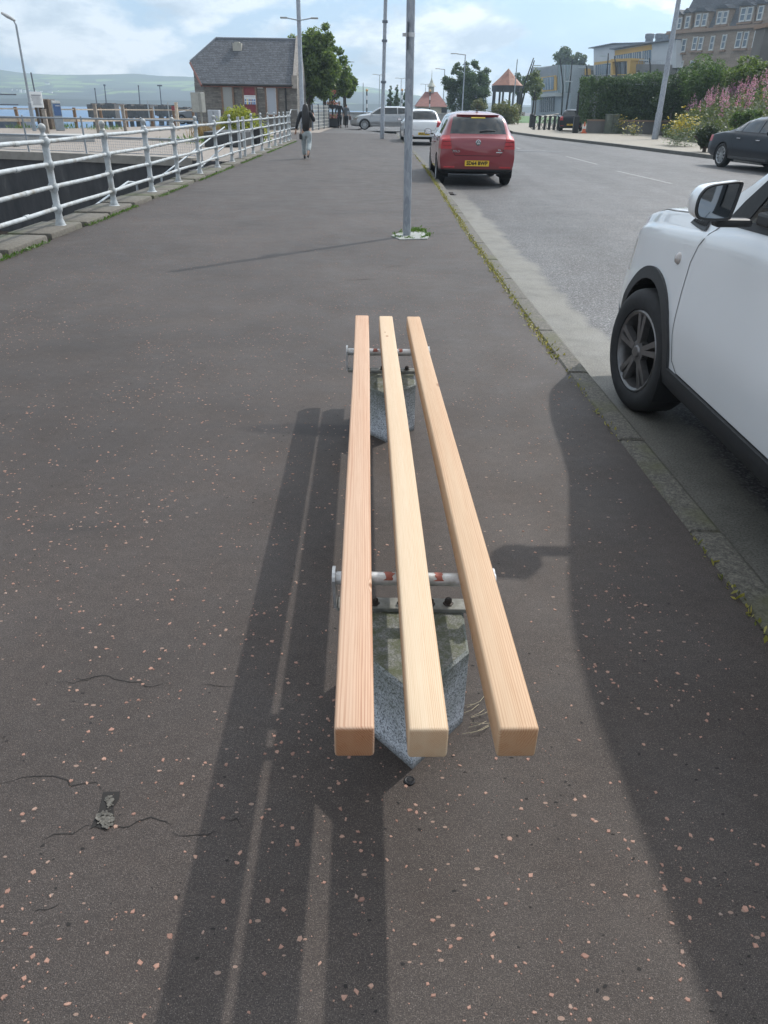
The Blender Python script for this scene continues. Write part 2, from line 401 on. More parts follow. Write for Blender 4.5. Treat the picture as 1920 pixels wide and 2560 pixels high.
# far kerb, far pavement
fk = MB(); y = -6
while y < 56.9:
    y2 = min(y + 1.0, 57); a, b = fkx(y), fkx(y2)
    fk.add([(a, y + .01, -.2), (a + .2, y + .01, -.2), (b + .2, y2 - .01, -.2), (b, y2 - .01, -.2), (a + .01, y + .01, .012), (a + .2, y + .01, .012), (b + .2, y2 - .01, .012), (b + .01, y2 - .01, .012)],
           [(0, 4, 5, 1), (1, 5, 6, 2), (2, 6, 7, 3), (3, 7, 4, 0), (4, 7, 6, 5)]); y = y2
o = fk.build('kerb', M('far_kerb_stone', (.10, .098, .09), .8, var=.3, scale=8, bump=.4)); o.name = 'far_kerb'; structure(o)
fp = MB(); strip(fp, list(np.linspace(-6, 57, 40)), lambda y: fkx(y) + .2, lambda y: fkx(y) + 9, 0.004)
fp.poly([(8.7, 57, .004), (21.5, 57, .004), (24, 85, .004), (13.6, 110, .004), (10.2, 81, .004)])
structure(fp.build('far_pavement', m_beige))
# open tarmac beyond the kerb end, land underneath everything
cp = MB(); cp.poly([(-13.5, 44, -.02), (.3, 44, -.02), (.36, 48.3, -.02), (-2.4, 57, -.02), (-.9, 81, -.02), (7.5, 106, -.02), (-9, 106, -.02), (-13.5, 64, -.02)])
structure(cp.build('car_park', m_park))
ld = MB()
ld.poly([(-13.8, 44, -.20), (15, 44, -.20), (200, 44, -.20), (260, 420, -.20), (20, 420, -.20), (-2, 260, -.20), (-2, 107, -.20), (-9.2, 107, -.20), (-14, 64, -.20)])
ld.poly([(-4.2, -10, -.24), (200, -10, -.24), (200, 44, -.20), (-4.5, 44, -.20), (-4.5, 36, -.24)])
structure(ld.build('ground', m_park))
# green lawn on the slope by the bandstand
lw = MB(); P = [G(1316, 300), G(1440, 303)]
lw.add([(14.5, 95, .01), (25, 95, .01), (31, 132, .45), (19, 132, .45)], [(0, 1, 2, 3)])
structure(lw.build('lawn', M('lawn_grass', (.055, .13, .03), .8, var=.3, scale=3)))
fpth = MB(); fpth.poly([D(1345, 291, 118), D(1395, 283.5, 138), D(1400, 285.5, 138), D(1352, 293, 118)]); structure(fpth.build('footpath', m_beige))

# the basin beside the promenade, water, hills
qy = MB(); HW = [(-4.7, 22.35), (-5.59, 22.64), (-8.6, 23.7), (-12, 24.6), (-22, 27.8), (-45, 35)]
edge = [(-45, 45), (-30, 46.5), (-23, 47.9), (-19.2, 50), (-16.8, 56), (-14.2, 60), (-13.7, 66), (-4.2, 66)]
qy.poly([(p[0], p[1], -.004) for p in HW] + [(p[0], p[1], -.004) for p in edge] + [(-4.2, 36, -.004), (-4.2, 22.3, -.004)])
qy.cur = 1
for a, b in zip(edge[:-1], edge[1:]): qy.add([(a[0], a[1], -.004), (b[0], b[1], -.004), (b[0], b[1], -3.5), (a[0], a[1], -3.5)], [(0, 1, 2, 3)])
structure(qy.build('quay', [m_quay, M('quay_face', (.07, .065, .06), .8, var=.4, scale=1.5)]))
t = NT('basin_wall'); f = t.noise(.9, 6, .65); g = t.noise(3.0, 5, .7, vec=t.scale(1, 1, .25))
c = t.ramp(g, [(.3, (.030, .031, .036)), (.62, (.072, .071, .075)), (.8, (.16, .155, .15))]); s = t.sep()
c = t.mix(t.ramp(t.math('ADD', s[2], t.math('MULTIPLY', f, .6)), [(0.0, 1.0), (.45, .0)]), c, (.8, .8, .78), 'MULTIPLY'); t.set(c, .75); t.bump(g, .5, .03); m_bw = t.m
hw = MB()
for a, b in zip(HW[:-1], HW[1:]):
    hw.add([(a[0], a[1], -.012), (b[0], b[1], -.012), (b[0], b[1], -3.6), (a[0], a[1], -3.6)], [(0, 1, 2, 3)])
hw.add([(-4.5, -6, -.06), (-4.5, 22.35, -.06), (-4.5, 22.35, -3.6), (-4.5, -6, -3.6)], [(0, 1, 2, 3)])
hw.cur = 1
for a, b in zip(HW[1:-1], HW[2:]):
    d = Vector((b[0] - a[0], b[1] - a[1], 0)).normalized(); n = Vector((-d.y, d.x, 0)); n = n if n.y < 0 else -n
    A, B = Vector((*a, 0)), Vector((*b, 0))
    hw.prism([A + n * .06 + Vector((0, 0, -.17)), B + n * .06 + Vector((0, 0, -.17)), B + n * .06 + Vector((0, 0, .05)), A + n * .06 + Vector((0, 0, .05))], -n * .4)
o = hw.build('harbour_wall', [m_bw, M('coping_concrete', (.24, .225, .20), .8, var=.2, scale=3)]); tag(o, 'dark stained concrete wall of the sunken harbour basin with pale coping', 'wall')
cb = MB(); y = -4.0
while y < 36:
    L = random.uniform(.95, 1.15); y2 = y + L - random.uniform(.06, .16)
    w = .52 if y < 20 else .34
    x1 = px_left(y + .3) + .0; cb.box((x1 - w / 2 + random.uniform(-.01, .02), (y + y2) / 2, -.03 + random.uniform(-.008, .012)), (w, y2 - y, .17), bev=.022)
    y += L
cb.mat(0).box((-4.18, 16, -.16), (.62, 40, .2))
structure(cb.build('coping', m_cope, smooth=40))
md = MB(); md.poly([(-45, -8, -2.3), (-4.45, -8, -2.3), (-4.45, 24, -2.3), (-45, 38, -2.3)])
structure(md.build('basin_floor', M('basin_mud', (.075, .055, .04), .55, var=.5, scale=2.0, bump=.3)))
wt = NT('loch_water'); wt.set((.07, .15, .27), .42); wt.b.inputs['Specular IOR Level'].default_value = .25; wt.bump(wt.noise(.6, 6, .65, vec=wt.scale(1, .35, 1)), .8, .35)
wb_ = MB(); wb_.poly([(-2600, 0, -2.6), (-14, 0, -2.6), (-14, 60, -2.6), (-10, 107, -2.6), (-3, 107, -2.6), (-3, 300, -2.6), (60, 430, -2.6), (2200, 430, -2.6), (2200, 1200, -2.6), (-2600, 1200, -2.6)])
structure(wb_.build('water', wt.m))
# hills across the water
ridge = [(-900, 150), (-400, 160), (0, 174), (35, 180), (60, 183), (130, 187), (180, 187), (250, 186), (330, 184), (350, 185), (400, 190), (450, 191), (520, 194), (600, 196), (700, 198), (800, 203), (880, 214), (920, 217), (960, 224), (1041, 238), (1150, 252), (1300, 262), (1500, 268), (2000, 275), (2700, 285)]
nx, nr = 240, 26; pxs = np.linspace(-900, 2700, nx); ry = np.interp(pxs, [a for a, _ in ridge], [b for _, b in ridge])
from mathutils import noise as mnoise
hv = []
for i, x in enumerate(pxs):
    top = D(float(x), float(ry[i]), 1750.0); d2 = Vector((top.x, top.y, 0)) / top.y
    for j in range(nr):
        u = j / (nr - 1); Y = 880 + (1750 - 880) * u + 30 * mnoise.noise(Vector((i * .07, 0, 0)))
        prof = 0.12 * u + 0.88 * u ** 1.6
        z = -2.7 + (top.z + 2.7) * (prof + .10 * mnoise.fractal(Vector((i * .08, j * .16, 3)), 1.0, 2.0, 4) * math.sin(math.pi * u)) + (8.0 if j == 1 else 0) * .8
        hv.append((d2.x * Y, Y, z))
    hv.append((d2.x * 2000, 2000, top.z * .9))
q = [(i * (nr + 1) + j, (i + 1) * (nr + 1) + j, (i + 1) * (nr + 1) + j + 1, i * (nr + 1) + j + 1) for i in range(nx - 1) for j in range(nr)]
t = NT('hillside'); s = t.sep(); n1 = t.noise(.006, 6, .6); n2 = t.noise(.02, 5, .65)
z = t.math('ADD', s[2], t.math('MULTIPLY', t.math('SUBTRACT', n1, .5), 90.0))
c = t.ramp(t.math('DIVIDE', z, 130.0), [(.0, (.004, .012, .008)), (.16, (.007, .017, .010)), (.22, (.05, .085, .035)), (.34, (.030, .055, .026)), (.5, (.026, .036, .024)), (.72, (.045, .036, .034)), (1., (.055, .042, .040))])
v = t.vor(.022); fld = t.math('MULTIPLY', t.math('GREATER_THAN', t.sep(v.outputs['Color'])[0], .70), t.math('MULTIPLY', t.math('GREATER_THAN', z, 16.0), t.math('LESS_THAN', z, 42.0)))
c = t.mix(t.math('MULTIPLY', fld, .85), c, (.17, .25, .06)); c = t.mix(t.ramp(n2, [(.4, 0.), (.7, .6)]), c, (.55, .6, .6), 'MULTIPLY')
t.set(c, .9)
me = npmesh('hills', np.array(hv), np.array(q), t.m); structure(me); me.data.polygons.foreach_set('use_smooth', [True] * len(q))
m_cot = M('cottage_white', (.75, .74, .70), .8); m_slate = M('cottage_roof', (.09, .09, .10), .8)
for k, (x, yb, w, h) in enumerate([(12, 224, 3, 4), (30, 226, 3, 4), (42, 226, 3, 4), (52, 229, 5, 6), (62, 230, 5, 5), (72, 228, 4, 5), (88, 229, 4, 4), (104, 231, 4, 4), (119, 213.5, 9, 6), (126, 233, 10, 4), (106, 224, 3, 3), (145, 228, 3, 3)]):
    for Yh in np.linspace(900, 1700, 161):                       # stand it on the hillside
        b = D(x, yb, float(Yh)); i = int(np.clip(np.searchsorted(pxs, x), 1, nx - 1)); jj = (Yh - 880) / 870 * (nr - 1); j = int(np.clip(jj, 0, nr - 1))
        if hv[i * (nr + 1) + j][2] >= b.z - 1.5: break
    s_ = Yh * .872 / F; b = D(x, yb, float(Yh)); W, H_ = w * s_, h * s_ * .872
    th = thing('cottage', '', 'house', b, 0, 'white houses on the far shore')
    th['label'] = 'tiny white house on the far shore, ' + ['at the left frame edge', 'second from the left frame edge', 'third from the left frame edge', 'left one of a bright pair', 'right one of a bright pair', 'just right of the bright pair', 'small one left of the white notice board', 'low one behind the white notice board', 'highest on the hillside', 'long low one right of the notice board', 'faint one above the notice board', 'faint one furthest right'][k]
    mb = MB(); mb.box(b + Vector((0, 0, H_ * .2)), (W, W * .7, H_ * 1.4)); mb.build('wall', m_cot, th)
    mb = MB(); mb.prism([b + Vector((-W * .52, -W * .38, H_ * .9)), b + Vector((-W * .52, W * .38, H_ * .9)), b + Vector((-W * .52, 0, H_ * 1.35))], (W * 1.04, 0, 0)); mb.build('roof', m_slate, th)

# loose pink chips bedded in the tarmac
def chips(n, name):
    vs = []; fs = []
    xs = rng.uniform(-3.7, 1.02, n * 3); yy = .62 + 11.5 * rng.random(n * 3) ** 1.25
    keep = []
    for x, y in zip(xs, yy):
        d = mnoise.noise(Vector((x * 1.3, y * 1.3, 0))) * .5 + .5
        inside = math.exp(-(((x - .25) / .45) ** 2 + ((y - 2.9) / 1.9) ** 2))
        d2_ = mnoise.noise(Vector((x * 3.6, y * 3.6, 2)))
        if rng.random() < min(1, max(.12, d * 1.5 - .3 + d2_ * .7)) * (1 - .9 * inside) * (.8 if y < 5 else .65): keep.append((x, y))
        if len(keep) >= n: break
    mi = []
    for x, y in keep:
        r = .0016 + .0056 * rng.random() ** 2.6; k = int(rng.integers(4, 7)); a0 = rng.random() * 6.3; o = len(vs); el = rng.uniform(.55, 1.0); rot = rng.random() * 3.14
        for i in range(k):
            a = a0 + 6.283 * i / k + rng.normal() * .25; rr = r * rng.uniform(.75, 1.25); u, v = rr * math.cos(a), rr * math.sin(a) * el
            vs.append((x + u * math.cos(rot) - v * math.sin(rot), y + u * math.sin(rot) + v * math.cos(rot), .0002))
        for i in range(k):
            b = vs[o + i]; vs.append((x + (b[0] - x) * .8, y + (b[1] - y) * .8, .0006 + r * .16 + rng.normal() * r * .04))
        for i in range(k): fs.append((o + i, o + (i + 1) % k, o + k + (i + 1) % k, o + k + i))
        fs.append(tuple(o + k + i for i in range(k)))
    me = bpy.data.meshes.new(name); me.from_pydata(vs, [], fs)
    t = NT('pink_chip'); g = t.n('ShaderNodeNewGeometry')
    c = t.ramp(g.outputs['Random Per Island'], [(0, (.22, .12, .09)), (.45, (.33, .185, .138)), (.88, (.35, .22, .165)), (1.0, (.24, .185, .155))]); t.set(t.mix(t.ramp(t.noise(300), [(.4, 0.), (.7, .6)]), c, (.7, .62, .58), 'MULTIPLY'), .75)
    me.materials.append(t.m); o = bpy.data.objects.new(name, me); col.objects.link(o)
    return tag(o, 'small pink and grey stone chips bedded in the promenade tarmac', 'stone chips', kind='stuff')
chips(15500, 'stone_chips')

# moss along the kerb joint, weeds at the coping and at the pole
def blades(pts, hmin, hmax, name, mat, label, cat, lean=.5, wid=.22):
    pts = np.array(pts); n = len(pts); h = rng.uniform(hmin, hmax, n)[:, None]; d = rng.normal(size=(n, 3)) * lean; d[:, 2] = 1; d /= np.linalg.norm(d, axis=1)[:, None]
    w = rng.normal(size=(n, 3)); w[:, 2] = 0; w /= np.linalg.norm(w, axis=1)[:, None]; w = w * h * wid
    v = np.stack([pts - w * .6, pts + d * h * .55 - w, pts + d * h, pts + d * h * .55 + w], 1).reshape(-1, 3)
    return tag(npmesh(name, v, np.arange(4 * n).reshape(n, 4), mat), label, cat, kind='stuff')
m_moss = leafmat('moss_leaf', (.13, .15, .03), (.36, .30, .075), .2); m_weed = leafmat('weed_leaf', (.05, .11, .02), (.12, .19, .045), .3)
pts = []
for y in np.arange(1.2, 27, .012):
    dens = .45 + 1.1 * mnoise.noise(Vector((y * .9, 2, 0))) + (.6 if 4.5 < y < 22 else -.2)
    for _ in range(4):
        if random.random() < dens * .8: pts.append((kx(y) + random.gauss(-.005, .02) * (1.0 if y > 4 else .5), y + random.uniform(-.01, .01), -.002))
blades(pts, .008, .036, 'moss', m_moss, 'yellow green moss and grass tufts along the joint between tarmac and kerb', 'moss', 1.0)
pts = []
for y in np.arange(5, 36, .01):
    if mnoise.noise(Vector((y * .6, 7, 0))) > -.15:
        for _ in range(3): pts.append((px_left(y) + random.gauss(.02, .025), y, 0))
blades(pts, .01, .05, 'weeds', m_weed, 'green weeds growing along the foot of the coping stones', 'weeds', .9)
# ============================================================ BENCH
def wood(name, light, dark, pith, spacing, wob, knots=(), edge=.5, sap=None):
    t = NT(name); s = t.sep()
    nlong = t.noise(1.0, 3, .5, vec=t.scale(9, .9, 9)); nl2 = t.noise(1.0, 3, .5, vec=t.scale(30, 1.6, 30))
    x = t.math('ADD', t.math('SUBTRACT', s[0], pith[0]), t.math('MULTIPLY', t.math('SUBTRACT', nlong, .5), wob))
    z = t.math('ADD', t.math('SUBTRACT', s[2], pith[1]), t.math('MULTIPLY', t.math('SUBTRACT', nlong, .5), wob * .7))
    r = t.math('SQRT', t.math('ADD', t.math('MULTIPLY', x, x), t.math('MULTIPLY', z, z)))
    kmask = None
    for kx_, ky_, amp, w in knots:
        dx = t.math('DIVIDE', t.math('SUBTRACT', s[0], kx_), w * 1.0); dy = t.math('DIVIDE', t.math('SUBTRACT', s[1], ky_), w * 1.6)
        g = t.math('POWER', 2.718, t.math('MULTIPLY', t.math('ADD', t.math('MULTIPLY', dx, dx), t.math('MULTIPLY', dy, dy)), -1.0))
        r = t.math('ADD', r, t.math('MULTIPLY', g, amp)); core = t.ramp(g, [(.72, 0.), (.95, 1.)])
        kmask = core if kmask is None else t.math('MAXIMUM', kmask, core)
    nl3 = t.noise(1.0, 4, .6, vec=t.scale(70, .6, 70)); ph = t.math('FRACT', t.math('ADD', t.math('ADD', t.math('DIVIDE', r, spacing), t.math('MULTIPLY', nl2, .9)), t.math('MULTIPLY', nl3, 2.2)))
    c = t.ramp(ph, [(0, light), (.40, light), (.80, dark), (.90, dark), (1., light)]); vis = t.noise(1.0, 3, .5, vec=t.scale(30, .8, 30)); c = t.mix(t.ramp(vis, [(.36, .80), (.66, .18)]), c, light)
    b = t.noise(1.0, 4, .55, vec=t.scale(18, .5, 18))
    c = t.mix(t.ramp(b, [(.38, 0.), (.7, .55)]), c, (1.0, .86, .76), 'MULTIPLY')
    if sap: c = t.mix(t.ramp(t.math('SUBTRACT', s[0], sap), [(0., 0.), (.02, .7)]), c, (1.0, .94, .80), 'MULTIPLY')
    fib = t.noise(1.0, 2, .5, vec=t.scale(900, 12, 900)); c = t.mix(t.ramp(fib, [(.3, .35), (.6, 0.)]), c, (.78, .70, .62), 'MULTIPLY')
    # end grain drinks in the light: the cut faces are darker wood
    nn = t.n('ShaderNodeNewGeometry'); ny = t.math('ABSOLUTE', t.sep(nn.outputs['True Normal'])[1])
    tcn = t.n('ShaderNodeTexCoord'); ny = t.math('ABSOLUTE', t.sep(tcn.outputs['Normal'])[1])
    c = t.mix(t.ramp(ny, [(.6, 0.), (.95, edge)]), c, (.70, .52, .38), 'MULTIPLY')
    if kmask is not None: c = t.mix(t.math('MULTIPLY', kmask, .85), c, (.20, .085, .035))
    t.set(c, .62); t.b.inputs['Specular IOR Level'].default_value = .3
    t.bump(t.math('ADD', ph, t.math('MULTIPLY', fib, .6)), .12, .0015); return t.m
bench = thing('bench', 'slatted bench of three new pale timber beams on two granite blocks', 'bench', (.08, 1.525, 0))
NEAR = [(-.045, .903), (.0855, .904), (.2405, .910)]; FAR = [(-.1335, 3.815), (-.0045, 3.81), (.1375, 3.805)]
ZN, ZF = .440, .424; BW = .0705
specs = [wood('beam_left_wood', (.50, .345, .245), (.31, .15, .085), (-.085, -.060), .0040, .008, [(.031, -1.02, .005, .011)], .95),
         wood('beam_middle_wood', (.545, .43, .305), (.43, .295, .18), (.085, .080), .0033, .008, [(-.006, 1.06, .008, .016), (-.014, 1.13, .004, .010)], .45, None),
         wood('beam_right_wood', (.50, .355, .235), (.35, .205, .115), (-.075, .055), .0046, .013, [(.036, .36, .034, .030)], .70)]
labs = ['pinkish timber beam with close dark grain lines', 'pale creamy timber beam in the middle', 'timber beam with a knot and broad figured grain']
for k in range(3):
    a = Vector((*NEAR[k], ZN - BW / 2)); b = Vector((*FAR[k], ZF - BW / 2)); L = (b - a).length; d = (b - a) / L
    bm = bmesh.new(); bmesh.ops.create_cube(bm, size=1.0, matrix=Matrix.Diagonal((BW, L, BW, 1)))
    bmesh.ops.bevel(bm, geom=list(bm.edges), offset=.0065, segments=3, affect='EDGES', profile=.5)
    # slight sag and twist so the edges are not ruled lines
    bmesh.ops.subdivide_edges(bm, edges=[e for e in bm.edges if abs(e.verts[0].co.y - e.verts[1].co.y) > 1], cuts=24)
    for v in bm.verts: v.co.x += .0022 * math.sin(v.co.y * 1.9 + k * 2) ; v.co.z += .0012 * math.sin(v.co.y * 2.7 + k)
    me = bpy.data.meshes.new('seat_beam'); bm.to_mesh(me); bm.free(); me.materials.append(specs[k]); fixn(me, 40)
    o = bpy.data.objects.new('seat_beam', me); col.objects.link(o); o.parent = bench; o['label'] = labs[k]
    mid = (a + b) / 2; o.location = mid - bench.location
    o.rotation_euler = (math.asin(d.z), 0, -math.atan2(d.x, d.y))
# granite
t = NT('bench_granite'); f = t.noise(230, 3, .7); v = t.vor(260); n = t.sep(v.outputs['Color'])
c = t.ramp(f, [(.34, (.20, .21, .23)), (.5, (.48, .50, .53)), (.68, (.70, .72, .75))])
c = t.mix(t.math('MULTIPLY', t.math('GREATER_THAN', n[0], .80), .7), c, (.07, .075, .085))
s = t.sep(); mo = t.noise(9, 6, .7)
tone = t.ramp(t.math('ADD', t.math('MULTIPLY', s[2], 2.2), t.math('MULTIPLY', mo, .9)), [(.55, 0.), (1.05, .75)])
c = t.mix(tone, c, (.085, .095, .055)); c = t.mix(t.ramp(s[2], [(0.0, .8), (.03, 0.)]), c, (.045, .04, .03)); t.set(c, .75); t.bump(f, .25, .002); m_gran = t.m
t = NT('granite_top_moss'); f = t.noise(230, 3, .7); mo = t.noise(26, 6, .75)
c = t.ramp(f, [(.34, (.09, .095, .09)), (.66, (.30, .30, .29))]); c = t.mix(t.ramp(mo, [(.36, .0), (.60, .85)]), c, (.075, .085, .035)); t.set(c, .85); t.bump(mo, .5, .004); m_gtop = t.m
m_galv = M('galvanised_bar', (.55, .55, .55), .45, .55, var=.18, scale=40, dirt=(.30, .29, .26))
m_chip = M('paint_red_primer', (.26, .075, .05), .6, .1, var=.3, scale=60)
m_bolt = M('rusty_bolt', (.055, .045, .038), .6, .5, var=.4, scale=80)
m_plate = M('weathered_steel', (.22, .22, .20), .55, .4, var=.3, scale=30, dirt=(.09, .09, .06))
for cy, cx in ((1.525, .0735), (3.45, .0035)):
    blk = MB(); hw_, zt = .138, .238
    pl = [(cx + .004, cy - .325), (cx + hw_, cy - .17), (cx + hw_, cy + .022), (cx - hw_, cy + .022), (cx - hw_, cy - .17)]
    n = 5; ins = .008
    ctr = Vector((cx, cy, 0)); pin = [(p[0] + (cx - p[0]) * .05, p[1] + (cy - .12 - p[1]) * .03) for p in pl]
    vs = [(p[0], p[1], -.02) for p in pl] + [(p[0], p[1], zt - ins) for p in pl] + [(p[0], p[1], zt) for p in pin]
    blk.add(vs, [(i, (i + 1) % n, n + (i + 1) % n, n + i) for i in range(n)] + [(n + i, n + (i + 1) % n, 2 * n + (i + 1) % n, 2 * n + i) for i in range(n)])
    blk.cur = 1; blk.poly([(p[0], p[1], zt) for p in pin]); blk.build('granite_leg', [m_gran, m_gtop], bench)
    xl, xr = cx - .192, cx + .197
    mb = MB(); mb.box(((xl + xr) / 2, cy, zt + .0065), (xr - xl, .048, .012), bev=.002); br = mb.build('base_plate', m_plate, bench)
    for bx in (cx - .095, cx - .022, cx + .05, cx + .098):
        q = MB(); q.lathe([(.0, .0), (.014, 0), (.014, .003), (.0095, .004), (.0095, .014), (.006, .018), (0, .018)], (bx, cy + random.uniform(-.004, .004), zt + .0125), n=6); q.build('bolt', m_bolt, bench)
    zr = .3475 if cy < 2 else .336
    mb = MB(); ry_ = cy - (.030 if cy < 2 else 0); mb.tube([(xl, ry_, zr), (xr + .012, ry_, zr)], .0172, 14)
    mb.build('support_rod', m_galv, bench, smooth=50)
    for rx in (cx - .058, cx + .066, cx - .048):
        q = MB(); k = 10; vs = []
        for i in range(k):
            for e in (0, 1):
                a = math.radians(20 + 140 * i / (k - 1)); vs.append((rx + (e - .5) * .020 + random.gauss(0, .0035), ry_ - .0176 * math.cos(a), zr + .0176 * math.sin(a)))
        if rx == cx - .048: continue
        q.add(vs, [(2 * i, 2 * i + 1, 2 * i + 3, 2 * i + 2) for i in range(k - 1)]); q.build('paint_mark', m_chip, bench)
    for ax in (xl - .004, xr + .004):
        q = MB(); pts = [(ax - .004, cy - .024, zt + .01), (ax - .004, cy + .024, zt + .01)] + [(ax - .004, ry_ + .027 * math.cos(a), zr + .004 + .027 * math.sin(a)) for a in np.linspace(.1, 3.04, 8)]
        q.prism(pts, (.008, 0, 0)); q.build('end_bracket', m_galv, bench)
# bolt in the ground in front of the bench
g = G(1024, 1953); q = MB(); q.lathe([(.013, 0), (.013, .003), (.0105, .0045), (.008, .004), (.006, .006), (0, .0062)], (g.x, g.y, .0005), n=18); gb = q.build('ground_bolt', M('black_bolt', (.02, .02, .022), .45, .5), smooth=40)
tag(gb, 'small black screw head set in the tarmac in front of the near granite leg', 'bolt')
# dry straws at the near leg
q = MB()
for k in range(9):
    a = Vector((.205 + random.uniform(0, .03), 1.34 + random.uniform(-.05, .08), .004)); an = random.uniform(-.9, .5); L = random.uniform(.03, .085)
    q.tube([a, a + Vector((math.cos(an) * L * .5, math.sin(an) * L * .5, .007)), a + Vector((math.cos(an + .3) * L, math.sin(an + .3) * L, .002))], .0007, 4)
tag(q.build('straw', M('straw', (.42, .36, .24), .8)), 'dry pale straws lying beside the near granite leg', 'straw', kind='stuff')

# ============================================================ POLE WITH SIGN
t = NT('galvanised_pole'); v = t.vor(38, t.scale(1, 1, .35)); c = t.ramp(t.sep(v.outputs['Color'])[0], [(0, (.23, .25, .28)), (1, (.34, .36, .39))]); s = t.sep()
c = t.mix(t.ramp(t.noise(5, 5, .6, vec=t.scale(1, 1, .3)), [(.5, 0.), (.75, .5)]), c, (.17, .18, .19)); t.set(c, .5, .35); m_pole = t.m
pb = G(1017, 590); sp = thing('sign_post', 'bare galvanised pole on the promenade right behind the bench, near the kerb', 'post', pb)
mb = MB(); mb.tube([pb + Vector((0, 0, -.02)), pb + Vector((-.035, 0, 3.25))], .0465, 24); mb.build('pole', m_pole, sp, smooth=40)
s1 = D(1021, 87, pb.y); mb = MB(); mb.tube([(pb.x - .023, pb.y, s1.z - .02), (pb.x - .023, pb.y, s1.z + .02)], .051, 24); mb.box((pb.x - .078, pb.y, s1.z), (.06, .03, .03)); mb.build('clip', m_galv, sp)
mb = MB(); mb.box((s1.x - .016, pb.y, s1.z - .01), (.006, .25, .25)); o = mb.build('sign_plate', M('sign_back', (.20, .21, .22), .5, .4), sp); o['label'] = 'sign plate seen edge on'
mb = MB(); P = [G(x, y, .012) for x, y in ((978, 588), (1000, 581), (1062, 578), (1072, 590), (1068, 596), (1000, 598))]; c0 = P[0].copy()
mb.prism([p - Vector((0, 0, .03)) for p in P], (0, 0, .03)); o = mb.build('pole_footing', M('footing_concrete', (.27, .28, .27), .8, var=.25, scale=20, bump=.3, dirt=(.10, .12, .06))); tag(o, 'pale concrete footing slab round the base of the galvanised pole', 'footing')
pts = []
for k in range(900):
    a = random.random() * 6.28; px = 1026 + 46 * math.cos(a) + random.gauss(0, 4); py = 588 + 9.5 * math.sin(a) + random.gauss(0, 1)
    if px > 985 and mnoise.noise(Vector((px * .06, py * .3, 0))) > -.02: g = G(px, py); pts.append((g.x, g.y, 0))
for k in range(300): g = G(1044 + random.gauss(0, 11), 578 + random.gauss(0, 3)); pts.append((g.x, g.y, 0.005))
blades(pts, .012, .05, 'pole_weeds', m_weed, 'green weeds round the footing of the galvanised pole', 'weeds', 1.1)

# ============================================================ PROMENADE RAILING
m_rail = M('white_rail_paint', (.36, .385, .395), .5, 0, var=.16, scale=14, dirt=(.20, .185, .155))
m_joint = M('rail_joint', (.30, .30, .28), .6, var=.3, scale=20)
rl = thing('railing', 'white cast iron promenade railing with four rails and ball topped posts', 'railing', (-4.05, 16, 0))
post_y = [3.3, 5.3, 7.35, 9.39, 11.46, 13.5, 15.4, 17.35, 19.33, 21.37, None, 25.1, 27.1, 28.9, 30.7, 32.3, 33.8, 35.2, 36.0]
def rxl(y): return -4.02 - .0155 * max(0, y - 9.4)
RZ = [.215, .45, .695, .94]
prof = [(.085, 0), (.085, .018), (.060, .03), (.052, .07), (.042, .09), (.042, .12)]
def post_mb(x, y):
    p = MB(); pr = list(prof)
    for z in RZ: pr += [(.040, z - .075), (.040, z - .05), (.054, z - .03), (.060, z), (.054, z + .03), (.040, z + .05)]
    pr += [(.045, 1.0), (.030, 1.012), (.022, 1.03), (.030, 1.045)] + [(.043 * math.sin(a), 1.082 - .043 * math.cos(a)) for a in np.linspace(.8, 3.1, 8)]
    p.lathe(pr, (x, y, .04), n=16); return p
for y in post_y:
    if y: post_mb(rxl(y), y).build('post', m_rail, rl, smooth=45)
for y in (22.7, 23.55):
    p = MB(); p.box((rxl(y), y, .56), (.075, .075, 1.06), bev=.008); o = p.build('gate_post', M('grey_gate_post', (.40, .42, .43), .5, .2), rl); o['label'] = 'plain square grey post'
for k, z in enumerate(RZ):
    p = MB(); q = [(rxl(y), y, z + .04 + .005 * math.sin(y * 2.1 + k)) for y in np.linspace(1.5, 36, 60)]; p.tube(q, .0245, 10)
    p.cur = 1
    for y in (8.55, 14.4, 20.3, 26.1): yy = y + (.1 if k % 2 else 0); p.tube([(rxl(yy), yy - .05, z + .04), (rxl(yy), yy + .05, z + .04)], .0285, 10)
    p.build('rail', [m_rail, m_rail], rl, smooth=50)
p = MB(); x = rxl(36.0); p.tube([(x, 36, .98), (x + .02, 36.6, 1.22), (x + .32, 36.6, 1.22), (x + .34, 36.6, .55), (x, 36.0, .50)], .024, 8); p.build('end_hoop', m_rail, rl, smooth=50)
# handrails going down into the basin
hr = thing('handrail', 'thin grey tube handrails of the steps going down into the basin', 'handrail', (-4.75, 17, 0))
m_gt = M('grey_tube', (.36, .39, .41), .45, .4, var=.15)
A, B = XP(561, 318, -4.75), XP(403, 441, -4.75); C1, D1 = XP(320, 455, -4.75), XP(170, 563, -4.75)
for P in ([A, B], [A + Vector((0, .3, -.42)), B + Vector((0, .2, -.42))], [XP(341, 457, -4.75), C1, D1], [XP(332, 500, -4.75), XP(318, 502, -4.75), XP(293, 519, -4.75)]):
    q = MB(); q.tube(P, .020, 8); q.build('rail', m_gt, hr, smooth=50)
for P in ([B, B - Vector((0, 0, 1.0))], [XP(341, 457, -4.75), XP(341, 457, -4.75) - Vector((0, 0, 1.1))], [A.lerp(B, .45), A.lerp(B, .45) - Vector((0, 0, 1.6))], [D1, D1 - Vector((0, 0, .6))]):
    q = MB(); q.tube(P, .022, 8); q.build('post', m_gt, hr, smooth=50)
st = MB()
for k in range(14): st.box((-4.95, 21.5 - k * .75, -.25 - k * .14), (.85, .74, .14 + k * .0))
tag(st.build('steps', M('step_stone', (.075, .07, .065), .85, var=.4, scale=3)), 'narrow stone steps down the inside of the basin wall', 'steps')
